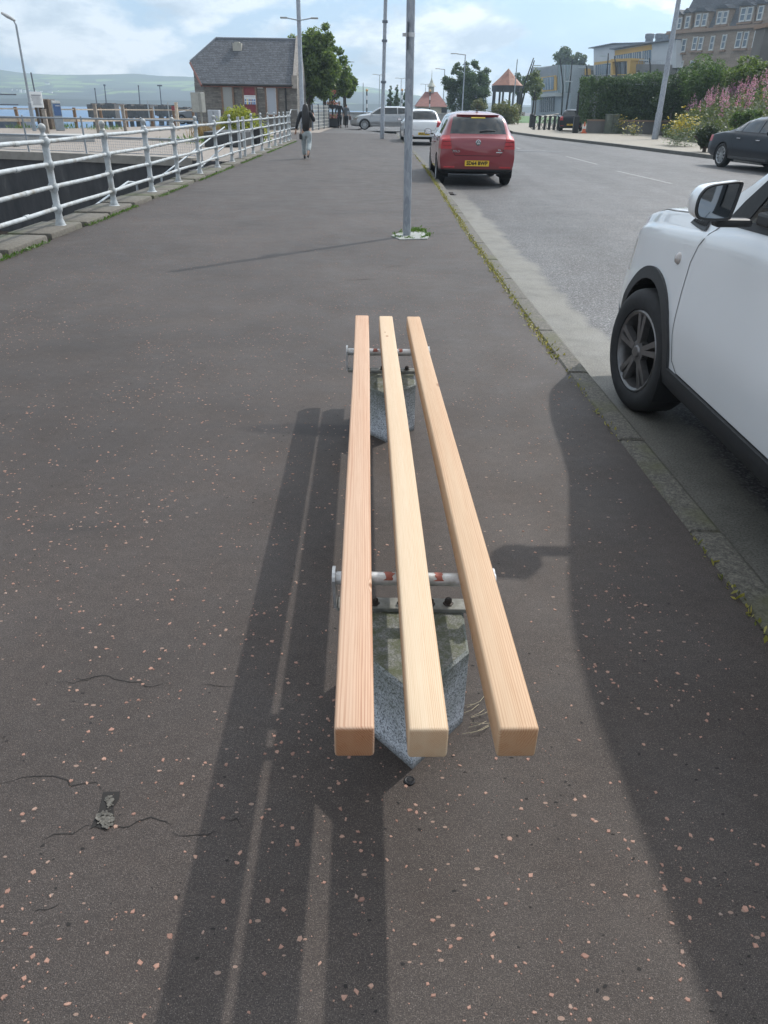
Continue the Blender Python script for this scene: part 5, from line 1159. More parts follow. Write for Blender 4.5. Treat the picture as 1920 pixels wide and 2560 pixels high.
def opening(x0, x1, y0_, y1_, mpanel, name, frame=True, label=None, trim=m_brt, pale=False):
    a, b = at(x0, y0_, 52.98), at(x1, y1_, 52.98); w, h = b.x - a.x, a.z - b.z; c = Vector(((a.x + b.x) / 2, 53.08, (a.z + b.z) / 2))
    q = MB(); q.box(c, (w, .08, h)); o = q.build(name, mpanel, bd)
    if label: o['label'] = label
    if frame:
        q = MB(); fw_ = .115
        for s in (-1, 1): q.box(c + Vector((s * (w / 2 + fw_ / 2), -.0, -.02)), (fw_, .16, h + .1))
        q.box(c + Vector((0, 0, -h / 2 - .07)), (w + .4, .2, .12)); q.build('margin', trim, o if o.parent else bd)
    if pale:
        q = MB()
        for s in (-1, 1): q.box(c + Vector((s * w / 2, -.045, 0)), (.05, .03, h))
        for s in (-1, 1): q.box(c + Vector((0, -.045, s * h / 2)), (w + .05, .03, .05))
        q.build('shutter_frame', m_white, o)
    return o
m_shut = M('shutter_grey', (.29, .30, .29), .6, var=.05, scale=30)
opening(555, 583, 213, 278, m_shut, 'shutter', label='plain grey shutter with a rounded look'); m_dr = M('door_red', (.20, .03, .04), .5, var=.1)
opening(608, 640, 216, 282, m_dr, 'door', label='dark red door with a coloured notice')
opening(665, 692, 217, 286, M('roller_shutter', (.36, .39, .44), .5, var=.04, scale=40), 'shutter', label='blue grey roller shutter in a white frame', pale=True)
a, b = at(610, 238, 52.97), at(640, 261, 52.97); q = MB(); cz = (a.z + b.z) / 2; q.box(((a.x + b.x) / 2, 52.99, cz), (b.x - a.x, .03, a.z - b.z)); q.cur = 2; W = b.x - a.x
q.box(((a.x + b.x) / 2, 52.973, a.z - .08), (W * .8, .004, .03))
for i, m in enumerate((1, 3, 1, 4, 1, 1)):
    q.cur = m
    for j in (0, 1): q.box((a.x + W * (.1 + .16 * i), 52.973, cz - .02 - .17 * j), (W * .11, .004, .10 if j == 0 else .14))
q.build('notice', [M('notice_white', (.66, .68, .70), .5), M('notice_blue', (.06, .16, .38), .5), M('notice_grey', (.4, .4, .42), .5), M('notice_yellow', (.6, .48, .08), .5), m_redt], bd)
a, b = at(643, 215, 52.97), at(657, 221, 52.97); q = MB(); q.box(((a.x + b.x) / 2, 53.03, (a.z + b.z) / 2), (b.x - a.x, .08, a.z - b.z)); q.build('name_plate', m_white, bd)

# ------------------------------------------------------------ trees on the promenade
m_lf = leafmat('tree_leaf', (.06, .10, .026), (.17, .23, .07), .42); m_lf2 = leafmat('tree_leaf_light', (.06, .105, .025), (.15, .21, .06), .42); m_dk = leafmat('dark_leaf', (.032, .066, .030), (.088, .135, .055), .35)
m_bark = M('bark', (.075, .062, .05), .9, var=.35, scale=6, bump=.4)
def tree(name, label, base, crown, nleaf, size, mat, trunk_h=2.0, tr=.16, group=None, shell=.45, el=.55, cat='tree'):
    t_ = thing(name, label, cat, base, 0, group); v, f = leafq(clump_pts(crown, nleaf, shell), rng.uniform(size * .6, size * 1.3, nleaf), .2, el); npmesh('crown', v, f, mat, t_)
    q = MB(); b = Vector(base); top = b + Vector((0, 0, trunk_h)); q.tube([b - Vector((0, 0, .15)), b + Vector((.03, 0, trunk_h * .5)), top], [tr * 1.25, tr, tr * .8], 8)
    for c in crown[:9]:
        e = Vector(c[:3]); m = top.lerp(e, .5) + Vector((random.gauss(0, .15), random.gauss(0, .15), .1)); q.tube([top - Vector((0, 0, .1)), m, e], [tr * .6, tr * .32, tr * .1], 6)
    q.build('trunk', m_bark, t_, smooth=60); return t_
def crown_px(cx, cy, rx, ry, Y, n, rs=.42, seed=0, taper=0.0):
    """clumps filling an outline given by its centre and half sizes in the photograph's scale at depth Y"""
    rr = random.Random(seed); c = at(cx, cy, Y); k = abs(at(cx + 100, cy, Y).x - c.x) / 100; kz = abs(at(cx, cy + 100, Y).z - c.z) / 100; RX, RZ = rx * k, ry * kz; out = []
    for i in range(n):
        while True:
            u, w, h = rr.uniform(-1, 1), rr.uniform(-1, 1), rr.uniform(-1, 1)
            if u * u + w * w + h * h < 1: break
        s = rr.uniform(.7, 1.25) * rs; sh = 1 - taper * max(0, h); r0 = min(RX, RZ) * s
        out.append((c.x + u * RX * .78 * sh, Y + w * RX * .78 * sh, c.z + h * RZ * .80, r0, r0, r0 * .8))
    return out
specs = [('tall leafy street tree rising behind the stone building gable', 60, [(790, 155, 60, 85, 34), (740, 108, 42, 32, 12), (815, 95, 26, 40, 9), (780, 215, 66, 42, 24)], 773, 19000, .125),
         ('leafy street tree just right of the tallest one', 66, [(838, 200, 44, 58, 34), (838, 155, 28, 46, 14), (815, 190, 30, 60, 14)], 812, 11000, .13),
         ('round leafy street tree at the right end of the promenade row', 72, [(864, 212, 27, 44, 24), (850, 188, 22, 28, 8)], 862, 8000, .13)]
for k, (lab, Y, parts_, bx, n, sz) in enumerate(specs):
    cr = []
    for j, (cx, cy, rx, ry, m) in enumerate(parts_): cr += crown_px(cx, cy, rx, ry, Y, m, .40, k * 10 + j)
    b = at(bx, 300, Y); tree('street_tree', lab, (b.x, Y, -.02), cr, n, sz, m_lf if k == 0 else m_lf2, max(1.4, at(bx, 245, Y).z), .16, 'trees in a row along the promenade')
# lattice fence, planter tower with flowers
lf = thing('lattice_fence', 'white lattice fence running under the row of street trees', 'fence', (-5.4, 62, 0)); m_lat = M('lattice_white', (.50, .50, .47), .7, var=.15)
a, b = at(782, 317, 52.5), at(822, 300, 60); a.z = b.z = 0; n = 12
for i in (0, 4, 8, 12): p = a.lerp(b, i / n); q = MB(); q.box(p + Vector((0, 0, .75)), (.09, .09, 1.5)); q.build('post', m_steel, lf)
q = MB()
for j in range(7): q.tube([a + Vector((0, 0, .12 + .21 * j)), b + Vector((0, 0, .12 + .21 * j))], .016, 4)
for i in range(25): p = a.lerp(b, i / 24); q.tube([p + Vector((0, 0, .05)), p + Vector((0, 0, 1.45))], .016, 4)
q.build('lattice', m_lat, lf)
fb = at(832, 312, 61.5); pt = thing('flower_tower', 'tiered dark flower tower with red and pink blooms on the promenade', 'planter', (fb.x, 61.5, -.02))
q = MB(); q.lathe([(.42, 0), (.55, .10), (.55, .62), (.50, .62), (.48, .55), (0, .55)], (fb.x, 61.5, -.02), n=16); q.lathe([(.06, .5), (.06, 2.2)], (fb.x, 61.5, -.02), n=8); q.lathe([(.06, 1.22), (.42, 1.32), (.42, 1.5), (.06, 1.5)], (fb.x, 61.5, -.02), n=16); q.lathe([(.05, 1.95), (.3, 2.03), (.3, 2.18), (.05, 2.18)], (fb.x, 61.5, -.02), n=16); q.build('tiers', m_plastic, pt, smooth=40)
cl = [(fb.x, 61.5, .70, .55, .5, .2), (fb.x, 61.5, 1.58, .45, .42, .18), (fb.x, 61.5, 2.28, .32, .3, .16)]; [npmesh('flowers', *leafq(clump_pts([c_], 150, .5), rng.uniform(.04, .08, 150), .4), leafmat('flower_red', (.35, .02, .03), (.55, .18, .22), .2), pt) for c_ in cl]; v, f = leafq(clump_pts(cl, 300, .4), rng.uniform(.04, .08, 300), .3); npmesh('leaves', v, f, m_lf2, pt)
# sea wall closing the far end of the promenade
q = MB(); a, b = Vector((-9.2, 106.5, 0)), Vector((8.5, 106.5, 0)); zt = at(940, 283, 106.5).z; q.box((-.3, 106.7, zt / 2 - .1), (19, .4, zt + .2)); q.box((-.3, 106.65, zt + .05), (19, .6, .1)); tag(q.build('sea_wall', M('sea_wall_pale', (.36, .35, .33), .8, var=.3, scale=1.5)), 'low pale sea wall closing the far end of the promenade', 'wall')
# ============================================================ RIGHT SIDE AND BACKGROUND
def lamp(label, px_, ytop, Y, arms, r=.08, name='street_lamp', ybase=None, mat=None, armlen=None, group='street lamps along the road'):
    b = at(px_, 300, Y); top = at(px_, ytop, Y); z0_ = 0.0; t_ = thing(name, label, 'street lamp', (b.x, Y, z0_), 0, group)
    q = MB(); q.tube([(b.x, Y, -.1), (b.x, Y, 1.2), (b.x, Y, 1.25), (b.x, Y, top.z)], [r * 1.35, r * 1.3, r, r * .7], 10); q.build('pole', mat or m_rgrey, t_, smooth=50)
    for xe, ye in arms:
        e = at(xe, ye, Y); q = MB(); q.tube([(b.x, Y, top.z - .05), e.lerp(Vector((b.x, Y, top.z)), .4)], [r * .6, r * .5], 6); q.build('arm', mat or m_rgrey, t_)
        d = e - Vector((b.x, Y, top.z)); c0 = e.lerp(Vector((b.x, Y, top.z)), .22); L = abs(d.x) * .5; q = MB(); q.box(c0, (L, .22, .10), bev=.03); q.build('lamp_head', M('lamp_head_grey'), t_)
    return t_
lamp('single armed street lamp rising in front of the big dark tree', 1154, 136, 112, [(1128, 133.5)], .09)
lamp('single armed street lamp left of the big dark tree, above the red roofed pavilion', 1106, 173, 155, [(1089, 171.5)], .10)
lamp('twin armed street lamp behind the silver car, left of the slim pole', 948, 187, 188, [(932, 185.5), (963, 186)], .10)
lamp('twin armed street lamp rising from the pine trees', 1001, 196, 212, [(988, 195), (1015, 195.5)], .10)
lamp('twin armed street lamp before the red roofed pavilion', 1061, 210.5, 255, [(1051, 210), (1073, 210.5)], .11)
lamp('street lamp with its arm to the right above the street trees', 861, 156, 136, [(885, 154.5)], .09)
lamp('street lamp with its arm to the right beside the bandstand roof', 1280, 150, 120, [(1294, 147)], .09)
# tall poles
def tallpole(label, px_, py_, r0, r1, px2, z2, heads=None, Y=None, bands=(), name='lamp_column', z0_=0.0):
    b = G(px_, py_) if Y is None else at(px_, py_, Y); b.z = z0_; e = at(px2, 0, b.y); d = (e - b) / (e.z - b.z); top = b + d * (z2 - b.z)
    t_ = thing(name, label, 'street lamp', b); q = MB(); q.tube([b - Vector((0, 0, .1)), b + d * 1.3, b + d * 1.34, top], [r0, r0 * .97, r0 * .82, r1], 14); q.build('pole', m_pole, t_, smooth=50)
    for y in bands: p = b + d * (at(px_, y, b.y).z - b.z); q = MB(); q.tube([p - Vector((0, 0, .05)), p + Vector((0, 0, .05))], r0 * 1.25, 10); q.build('clamp', m_steel, t_)
    q = MB(); q.tube([top - Vector((.9, 0, .1)), top, top + Vector((.9, 0, -.1))], .04, 6); q.build('arm', m_rgrey, t_)
    for s in (-1, 1): q = MB(); q.box(top + Vector((1.1 * s, 0, -.1)), (.6, .25, .1), bev=.03); q.build('lamp_head', M('lamp_head_grey'), t_)
    return t_
tallpole('slim banded grey column at the promenade edge in front of the silver car', 955, 347, .105, .085, 964, 8.2, bands=(102, 205, 54))
tallpole('thick galvanised column at the back of the right pavement before the flowering bank', 1638, 342, .185, .10, 1697, 9.5, Y=46)
c_ = tallpole('tall grey column at the right end of the stone building', 757, 325, .15, .12, 745.5, 9.6, Y=50)
p = at(748, 48, 49.8); q = MB(); q.tube([(p.x - .75, 49.8, p.z + .06), (p.x, 49.8, p.z - .06), (p.x + .75, 49.8, p.z + .06)], .03, 6); q.build('arm', m_rgrey, c_)
for s in (-1, 1): q = MB(); q.box((p.x + s * .88, 49.8, p.z + .06), (.42, .2, .08), bev=.03); q.build('lamp_head', M('lamp_head_grey'), c_)
# beacon poles, slim dark pole
m_bw_b = M('beacon_black', (.02, .02, .022), .5); m_bw_w = M('beacon_white', (.6, .6, .6), .5)
for px_, yt, yb, Y, lab in ((917, 229, 300, 100, 'black and white striped crossing beacon left of the silver car roof'), (1073, 230, 292, 112, 'black and white striped crossing beacon before the red roofed pavilion'), (1004, 228, 292, 108, 'black and white striped crossing beacon beside the pine trees')):
    b = at(px_, yb, Y); b.z = 0; zt = at(px_, yt, Y).z; t_ = thing('crossing_beacon', lab, 'beacon', b, 0, 'striped crossing beacons'); n = 7; q = MB()
    for k in range(n): q.mat(k % 2); q.tube([b + Vector((0, 0, zt * k / n)), b + Vector((0, 0, zt * (k + 1) / n))], .075, 8)
    q.build('pole', [m_bw_b, m_bw_w], t_)
    q = MB(); q.lathe([(.15 * math.sin(a), zt + .14 - .15 * math.cos(a)) for a in np.linspace(.1, 3.1, 8)], (b.x, b.y, 0), n=10); q.build('globe', M('beacon_globe', (.6, .35, .15), .4), t_, smooth=60)
b = at(908, 290, 96); zt = at(908, 207, 96).z; q = MB(); q.tube([(b.x, 96, 0), (b.x, 96, zt)], [.05, .03], 6); tag(q.build('slim_pole', m_steel), 'slim dark pole at the far end of the promenade left of the striped beacon', 'pole')
# red roofed pavilion
pv_ = thing('pavilion', 'cream pavilion with red hipped roof and small cupola', 'building', (at(1080, 290, 135).x, 135, 0)); a, b = at(1040, 266, 135), at(1119, 268, 135); zt = at(1080, 229, 137).z; cxp = (a.x + b.x) / 2
q = MB(); q.box((cxp, 139, a.z / 2), (b.x - a.x - .3, 8, a.z)); q.build('wall', M('cream_render', (.52, .47, .36), .8, var=.08), pv_)
q = MB(); W = (b.x - a.x) / 2 + .1; y0_, y1_ = 134.6, 143.4; rz_ = zt
q.add([(cxp - W, y0_, a.z), (cxp + W, y0_, a.z), (cxp + W, y1_, a.z), (cxp - W, y1_, a.z), (cxp - W * .38, 139, rz_), (cxp + W * .38, 139, rz_)], [(0, 1, 5, 4), (1, 2, 5), (2, 3, 4, 5), (3, 0, 4), (3, 2, 1, 0)]); q.build('roof', M('red_tile_roof', (.165, .062, .05), .8, var=.2, scale=2), pv_)
p = at(1078, 229, 139); q = MB(); q.box((p.x, 139, p.z + .3), (.9, .9, .9)); q.lathe([(.75, 0), (.3, .55), (.05, 1.3), (.02, 2.4)], (p.x, 139, p.z + .7), n=8); q.build('cupola', M('cupola_pale', (.42, .42, .36), .7), pv_)
a, b = at(1104, 268, 135), at(1117, 288, 135); q = MB(); q.box(((a.x + b.x) / 2, 134.95, (a.z) / 2 + .3), (b.x - a.x, .2, a.z - .8)); q.build('doorway', m_plastic, pv_)
# pines, big tree, bushes, bandstand
for k, (px_, yt, rx, lab) in enumerate([(975, 217, 13, 'small dark pine left of the twin armed lamp'), (992, 214, 14, 'small dark pine, the tallest, left of the pole behind the cars'), (1012, 221, 12, 'small dark pine partly hidden by the galvanised pole')]):
    Y = 128 + k * 3; b = at(px_, 300, Y); b.z = 0; zt = at(px_, yt, Y).z; W = rx / (F / (Y * .872)); cr = []
    for i in range(16): u = i / 15; rr_ = W * (1 - .75 * u) * random.uniform(.8, 1.15); a = random.random() * 6.28; cr.append((b.x + math.cos(a) * rr_ * .5, Y + math.sin(a) * rr_ * .5, .6 + (zt - .6) * u, rr_ * .62, rr_ * .62, rr_ * .5))
    tree('pine_tree', lab, b, cr, 1400, .16, m_dk, 1.2, .1, 'small pines at the far end', .3)
cr = crown_px(1168, 222, 62, 50, 118, 34, .36, 5) + crown_px(1178, 165, 30, 18, 118, 12, .42, 6) + crown_px(1128, 215, 26, 45, 118, 12, .4, 7) + crown_px(1150, 176, 26, 22, 118, 8, .4, 17) + crown_px(1210, 195, 22, 30, 118, 8, .42, 18) + crown_px(1168, 258, 64, 24, 118, 26, .55, 8); b = at(1172, 290, 118); b.z = 0
tree('dark_tree', 'big dark spreading tree left of the bandstand', b, cr, 22000, .17, m_dk, 2.2, .3, None, .25, .45)
def bush(name, label, cx, cy, rx, ry, Y, n, size, mat, m=18, seed=3, rs=.5, el=.45, sh=.6, up=0):
    cr = crown_px(cx, cy, rx, ry, Y, m, rs, seed); cr.append((*at(cx, cy + ry * .25, Y), *( [rx * .8 * Y * .872 / F] * 2), ry * .75 * Y * .76 / F)); c = at(cx, cy, Y); zb2 = at(cx, cy + ry, Y).z; t_ = thing(name, label, 'bush', (c.x, Y, zb2))
    v, f = leafq(clump_pts(cr, n, sh), rng.uniform(size * .6, size * 1.3, n), .25, el); npmesh('foliage', v, f, mat, t_)
    q = MB(); q.tube([(c.x, Y, zb2 - .3), (c.x, Y, c.z)], .08, 6)
    for k in range(4): a = k * 1.6; q.tube([(c.x, Y, zb2), (c.x + math.cos(a) * .5, Y + math.sin(a) * .5, c.z)], .04, 5)
    q.build('stem', m_bark, t_); return t_
m_olive = leafmat('olive_leaf', (.055, .085, .022), (.19, .175, .06), .3); m_hed = leafmat('hedge_leaf', (.036, .072, .034), (.088, .14, .055), .3); m_bsh = leafmat('bush_leaf', (.04, .08, .025), (.11, .175, .05), .35); m_lime = leafmat('lime_leaf', (.06, .10, .02), (.14, .19, .05), .35)
bush('round_bush', 'small rounded olive bush at the foot of the dark tree', 1197, 262, 24, 15, 108, 2200, .12, m_olive, 12, 4)
bush('big_bush', 'big olive and orange tinted bush left of the lawn', 1268, 280, 46, 34, 86, 5200, .11, m_olive, 24, 9)
bs_ = thing('bandstand', 'open bandstand with orange tiled bell roof on dark posts', 'bandstand', (at(1268, 260, 140).x, 140, 0)); cx_, k_ = at(1268, 215, 140).x, 140 * .872 / F; zE = at(1268, 214, 140).z; zA2 = at(1268, 171, 140).z
q = MB(); prof_ = [(39, 214), (30, 205), (20, 195), (11, 184), (5, 177), (.3, 171)]; q.lathe([(r * k_, at(1268, y, 140).z) for r, y in prof_], (cx_, 140, 0), n=8, cap=False); q.build('roof', M('orange_tile_roof', (.27, .125, .085), .75, var=.2, scale=2), bs_)
q = MB(); q.lathe([(37 * k_, zE - .9), (38 * k_, zE - .05), (30 * k_, zE - .02), (30 * k_, zE - .9), (37 * k_, zE - .9)], (cx_, 140, 0), n=8, cap=False); q.build('eaves_band', m_plastic, bs_)
for i in range(8): a = math.pi * (i + .5) / 4; q = MB(); q.tube([(cx_ + 33 * k_ * math.cos(a), 140 + 33 * k_ * math.sin(a), 0), (cx_ + 33 * k_ * math.cos(a), 140 + 33 * k_ * math.sin(a), zE - .3)], .17, 8); q.build('column', m_plastic, bs_)
q = MB(); q.lathe([(3.4, 0), (3.4, 1.0), (0, 1.0)], (cx_, 140, 0), n=8); q.build('plinth', m_rub, bs_)
tree('young_tree', 'grey green young tree in front of the glazed building, right of the bandstand', Vector((at(1335, 300, 100).x, 100, 0)), crown_px(1335, 215, 32, 42, 100, 22, .36, 12), 2600, .15, leafmat('grey_green_leaf', (.08, .115, .055), (.17, .20, .10), .35), 2.4, .08, None, .3)
tree('backdrop_tree', 'dark rounded tree behind the bandstand roof', Vector((at(1300, 300, 170).x, 170, 0)), crown_px(1302, 205, 26, 35, 170, 14, .45, 13), 1800, .26, m_dk, 3, .2)
tree('broad_tree', 'broad round crowned dark tree behind the glazed building', Vector((at(1425, 300, 230).x, 230, 2)), crown_px(1424, 148, 45, 30, 230, 30, .42, 14) + crown_px(1395, 165, 22, 20, 230, 8, .5, 15) + crown_px(1462, 160, 20, 22, 230, 8, .5, 16), 7000, .33, m_dk, 9, .5, None, .5)

# ------------------------------------------------------------ glazed school like building on the slope
fd = Vector((.24, -.97, 0)).normalized()                         # its street fronts run towards the camera
fn = Vector((-fd.y, fd.x, 0)); fn = fn if fn.x < 0 else -fn
def facade(mb, pts, p0, th=.25, out=0.0, mi=0):
    """an outline on the street front, given thickness away from the street"""
    P = [PL(x, y, p0, fn) + fn * out for x, y in pts]; mb.cur = mi; mb.prism(P, -fn * th); mb.cur = 0
p0 = at(1505, 280, 165)
m_pale = M('white_cladding', (.50, .52, .54), .6, var=.05, scale=.5); m_yel = M('yellow_cladding', (.50, .31, .075), .6, var=.06, scale=.6); m_gl2 = NT('building_glass'); m_gl2.set((.10, .155, .205), .06); m_gl2 = m_gl2.m; m_gl3 = M('dark_window', (.03, .04, .045), .1); m_grst = M('grey_stone_facing', (.15, .145, .14), .85, var=.15, scale=.8); m_mull = M('mullion', (.40, .43, .46), .5); m_metal = M('ribbed_metal', (.27, .31, .33), .4, .4)
sb = thing('glazed_building', 'modern building with white, yellow and grey facades on the slope right of the bandstand', 'building', (p0.x, p0.y, 0))
q = MB(); facade(q, [(1484, 118), (1539, 108), (1650, 103), (1672, 100), (1700, 95), (1700, 300), (1484, 300)], p0, 14); q.build('white_block', m_pale, sb)
q = MB(); facade(q, [(1478, 119.5), (1540, 107.5), (1618, 106), (1618, 108), (1541, 110), (1478, 121.5)], p0, 15, .7); q.build('roof', m_steel, sb)
p1 = p0 + fn * 3.0
q = MB(); facade(q, [(1535, 124), (1672, 103), (1690, 100), (1690, 170), (1535, 170)], p1, 4); q.build('upper_storey', m_pale, sb)
q = MB(); facade(q, [(1533, 121.5), (1690, 97), (1690, 99.5), (1533, 124)], p1, 5, .8); q.build('upper_roof', m_steel, sb)
q = MB(); facade(q, [(1538, 126), (1630, 111), (1630, 124), (1538, 139)], p1, .12, .10); q.build('yellow_fascia', m_yel, sb)
for x0, x1 in ((1539, 1557), (1561, 1580), (1583, 1603), (1607, 1628)):
    yt0, yt1 = 139 - (x0 - 1538) * .163, 139 - (x1 - 1538) * .163; yb = 146 + (x0 - 1538) * .13; q = MB(); facade(q, [(x0, yt0), (x1, yt1), (x1, min(158, yb)), (x0, min(158, yb))], p1, .1, .08)
    for k in range(1, 4): x = x0 + (x1 - x0) * k / 4; facade(q, [(x - .5, yt0), (x + .5, yt0), (x + .5, min(158, yb)), (x - .5, min(158, yb))], p1, .1, .16, 1)
    q.build('window', [m_gl2, m_mull], sb)
p2 = p0 + fn * 4.5
q = MB(); facade(q, [(1590, 160), (1660, 161), (1660, 300), (1480, 300), (1484, 190), (1543, 186), (1590, 186)], p2, 5); q.build('stone_base', m_grst, sb)
q = MB(); facade(q, [(1542, 148), (1593, 146), (1593, 152), (1546, 155), (1547, 186), (1583, 186), (1583, 152), (1592, 150), (1588, 188), (1541, 188)], p2, 3, 1.2); q.build('yellow_frame', m_yel, sb)
q = MB(); facade(q, [(1546, 156), (1584, 154), (1582, 186), (1546, 186)], p2, .3, .6)
for x in (1557, 1570): facade(q, [(x - .7, 156), (x + .7, 156), (x + .7, 186), (x - .7, 186)], p2, .1, .75, 1)
q.build('window', [m_gl3, m_steel], sb)
for x0 in (1593, 1613, 1636): q = MB(); facade(q, [(x0, 177), (x0 + 6, 176), (x0 + 6, 186), (x0, 187)], p2, .1, .06); q.build('window', m_gl3, sb)
q = MB()
for x in np.linspace(1592, 1658, 12): facade(q, [(x, 152), (x + .4, 152), (x + .4, 161), (x, 161)], p2, .05, -.3)
facade(q, [(1590, 151.5), (1660, 150.5), (1660, 151.3), (1590, 152.3)], p2, .05, -.3); q.build('terrace_rail', m_mull, sb)
q = MB(); facade(q, [(1487, 156), (1540, 149), (1540, 155), (1487, 163)], p0, .15, .12); q.build('yellow_band', m_yel, sb)
q = MB(); facade(q, [(1490, 163), (1538, 157), (1538, 184), (1488, 188)], p0, .1, .1)
for x in np.linspace(1490, 1538, 11): facade(q, [(x - .5, 163), (x + .5, 162), (x + .5, 187), (x - .5, 187)], p0, .1, .18, 1)
q.build('window', [m_gl2, m_mull], sb)
for x, w in ((1623, 8.5), (1648, 8.5), (1668, 8)):
    c = PL(x, 100, p0 - fn * 3, fn); q = MB(); q.lathe([(.7, -1.2), (.7, .2), (.85, .25), (.85, .9), (.6, 1.0), (0, 1.0)], c, n=12); q.build('roof_vent', m_steel, sb)
p3 = p0 - fn * .0 - fd * 22
q = MB(); facade(q, [(1418, 188), (1484, 176), (1484, 300), (1418, 300)], p0, 8, 1.5); q.build('yellow_wing', m_grst, sb)
q = MB(); facade(q, [(1417, 181), (1486, 172), (1486, 188), (1417, 195)], p0, 1, 1.8); q.build('yellow_band', m_yel, sb)
q = MB(); facade(q, [(1437, 196), (1480, 189), (1480, 215), (1437, 218)], p0, .1, 1.6)
for x in (1452, 1466): facade(q, [(x - .8, 195), (x + .8, 195), (x + .8, 217), (x - .8, 217)], p0, .1, 1.7, 1)
q.build('window', [m_gl2, m_yel], sb)
for x0 in (1421, 1437, 1450): q = MB(); facade(q, [(x0, 242 if x0 > 1430 else 200), (x0 + 9, 241 if x0 > 1430 else 199), (x0 + 9, 262 if x0 > 1430 else 220), (x0, 262 if x0 > 1430 else 221)], p0, .1, 1.62); q.build('window', m_gl3, sb)
gb_ = thing('glass_hall', 'ribbed metal and glass entrance hall with yellow window frame, left end of the modern building', 'building', (at(1370, 290, 185).x, 185, 0)); p4_ = at(1370, 280, 178)
q = MB(); facade(q, [(1328, 171), (1395, 162), (1426, 162), (1426, 300), (1328, 300)], p4_, 12); q.build('wall', m_metal, gb_)
q = MB()
for x in np.linspace(1329, 1394, 22): facade(q, [(x - .35, 171 - (x - 1328) * .13), (x + .35, 171 - (x - 1328) * .13), (x + .35, 191), (x - .35, 191)], p4_, .15, .2)
q.build('rib', m_mull, gb_)
q = MB(); facade(q, [(1355, 193), (1393, 188), (1393, 226), (1355, 230)], p4_, .2, .25); q.build('yellow_frame', m_yel, gb_)
q = MB(); facade(q, [(1360, 195), (1388, 191), (1387, 224), (1360, 225)], p4_, .1, .35)
for x in (1367, 1374, 1381): facade(q, [(x - .4, 195), (x + .4, 195), (x + .4, 225), (x - .4, 225)], p4_, .1, .42, 1)
q.build('window', [m_gl2, m_mull], gb_)
q = MB(); facade(q, [(1396, 163), (1426, 163), (1426, 232), (1396, 232)], p4_, .1, .1)
for x in (1405, 1414): facade(q, [(x - .5, 163), (x + .5, 163), (x + .5, 232), (x - .5, 232)], p4_, .1, .2, 1)
q.build('window', [M('green_glass', (.13, .17, .17), .15), m_mull], gb_)
q = MB(); facade(q, [(1345, 236), (1406, 232), (1406, 241), (1345, 244)], p4_, 2, 1.6); q.build('canopy', M('canopy_pale', (.40, .43, .42), .5), gb_)
q = MB(); facade(q, [(1350, 245), (1386, 243), (1386, 278), (1350, 280)], p4_, .1, .15)
for x in np.linspace(1352, 1384, 7): facade(q, [(x - .4, 245), (x + .4, 245), (x + .4, 280), (x - .4, 280)], p4_, .1, .2, 1)
q.build('doorway', [m_gl3, m_mull], gb_)
# ------------------------------------------------------------ sandstone tenement above the bank
m_sand = rubble('red_sandstone', (.36, .285, .225), (.28, .22, .175), (.22, .18, .15), 1.1, .42); m_sill = M('sandstone_trim', (.27, .185, .135), .8, var=.12, scale=2)
t0_, t1_ = at(1690, 280, 137), at(1905, 280, 119); fd2 = (t1_ - t0_); fd2.z = 0; fd2.normalize(); fn2 = Vector((-fd2.y, fd2.x, 0)); fn2 = fn2 if fn2.x < 0 else -fn2
tn = thing('tenement', 'red sandstone tenement with mansard roof, dormers and white windows above the bank', 'building', (t0_.x, t0_.y, 4))
def fac2(mb, pts, th=.3, out=0.0, mi=0): P = [PL(x, y, t0_, fn2) + fn2 * out for x, y in pts]; mb.cur = mi; mb.prism(P, -fn2 * th); mb.cur = 0
def line(px_, y0_, sl): return y0_ + (px_ - 1690) * sl
CR = lambda x: 84 - (x - 1680) * .078          # cornice line between the storeys
q = MB(); fac2(q, [(1672, CR(1672)), (1990, CR(1990)), (1990, 300), (1664, 300)], 12); q.build('wall', m_sand, tn)
q = MB(); fac2(q, [(1672, CR(1672) - 6), (1990, CR(1990) - 7), (1990, CR(1990) + 2), (1670, CR(1670) + 2)], .6, .45); q.build('cornice', m_sill, tn)
q = MB()
P = [PL(1692, CR(1692) - 6, t0_, fn2), PL(1990, CR(1990) - 7, t0_, fn2)]; zc_ = P[0].z; hR = 7.0
q.add([P[0], P[1], P[1] - fn2 * 3.4 + Vector((0, 0, hR)), P[0] - fn2 * 3.4 + Vector((0, 0, hR)), P[0] - fn2 * 12, P[1] - fn2 * 12, P[0] - fn2 * 8.6 + Vector((0, 0, hR)), P[1] - fn2 * 8.6 + Vector((0, 0, hR))], [(0, 1, 2, 3), (3, 2, 7, 6), (6, 7, 5, 4), (0, 3, 6, 4), (1, 5, 7, 2)]); q.build('mansard_roof', m_roofs, tn)
q = MB(); fac2(q, [(1701, -60), (1738, -60), (1738, 27), (1703, 27)], 3, -4.5); q.build('chimney', M('cream_chimney', (.46, .42, .33), .8, var=.08), tn)
m_wfr = M('window_frame_white', (.62, .63, .62), .5, var=.04); m_wgl = NT('tenement_glass'); m_wgl.set((.13, .165, .20), .08); m_wgl = m_wgl.m
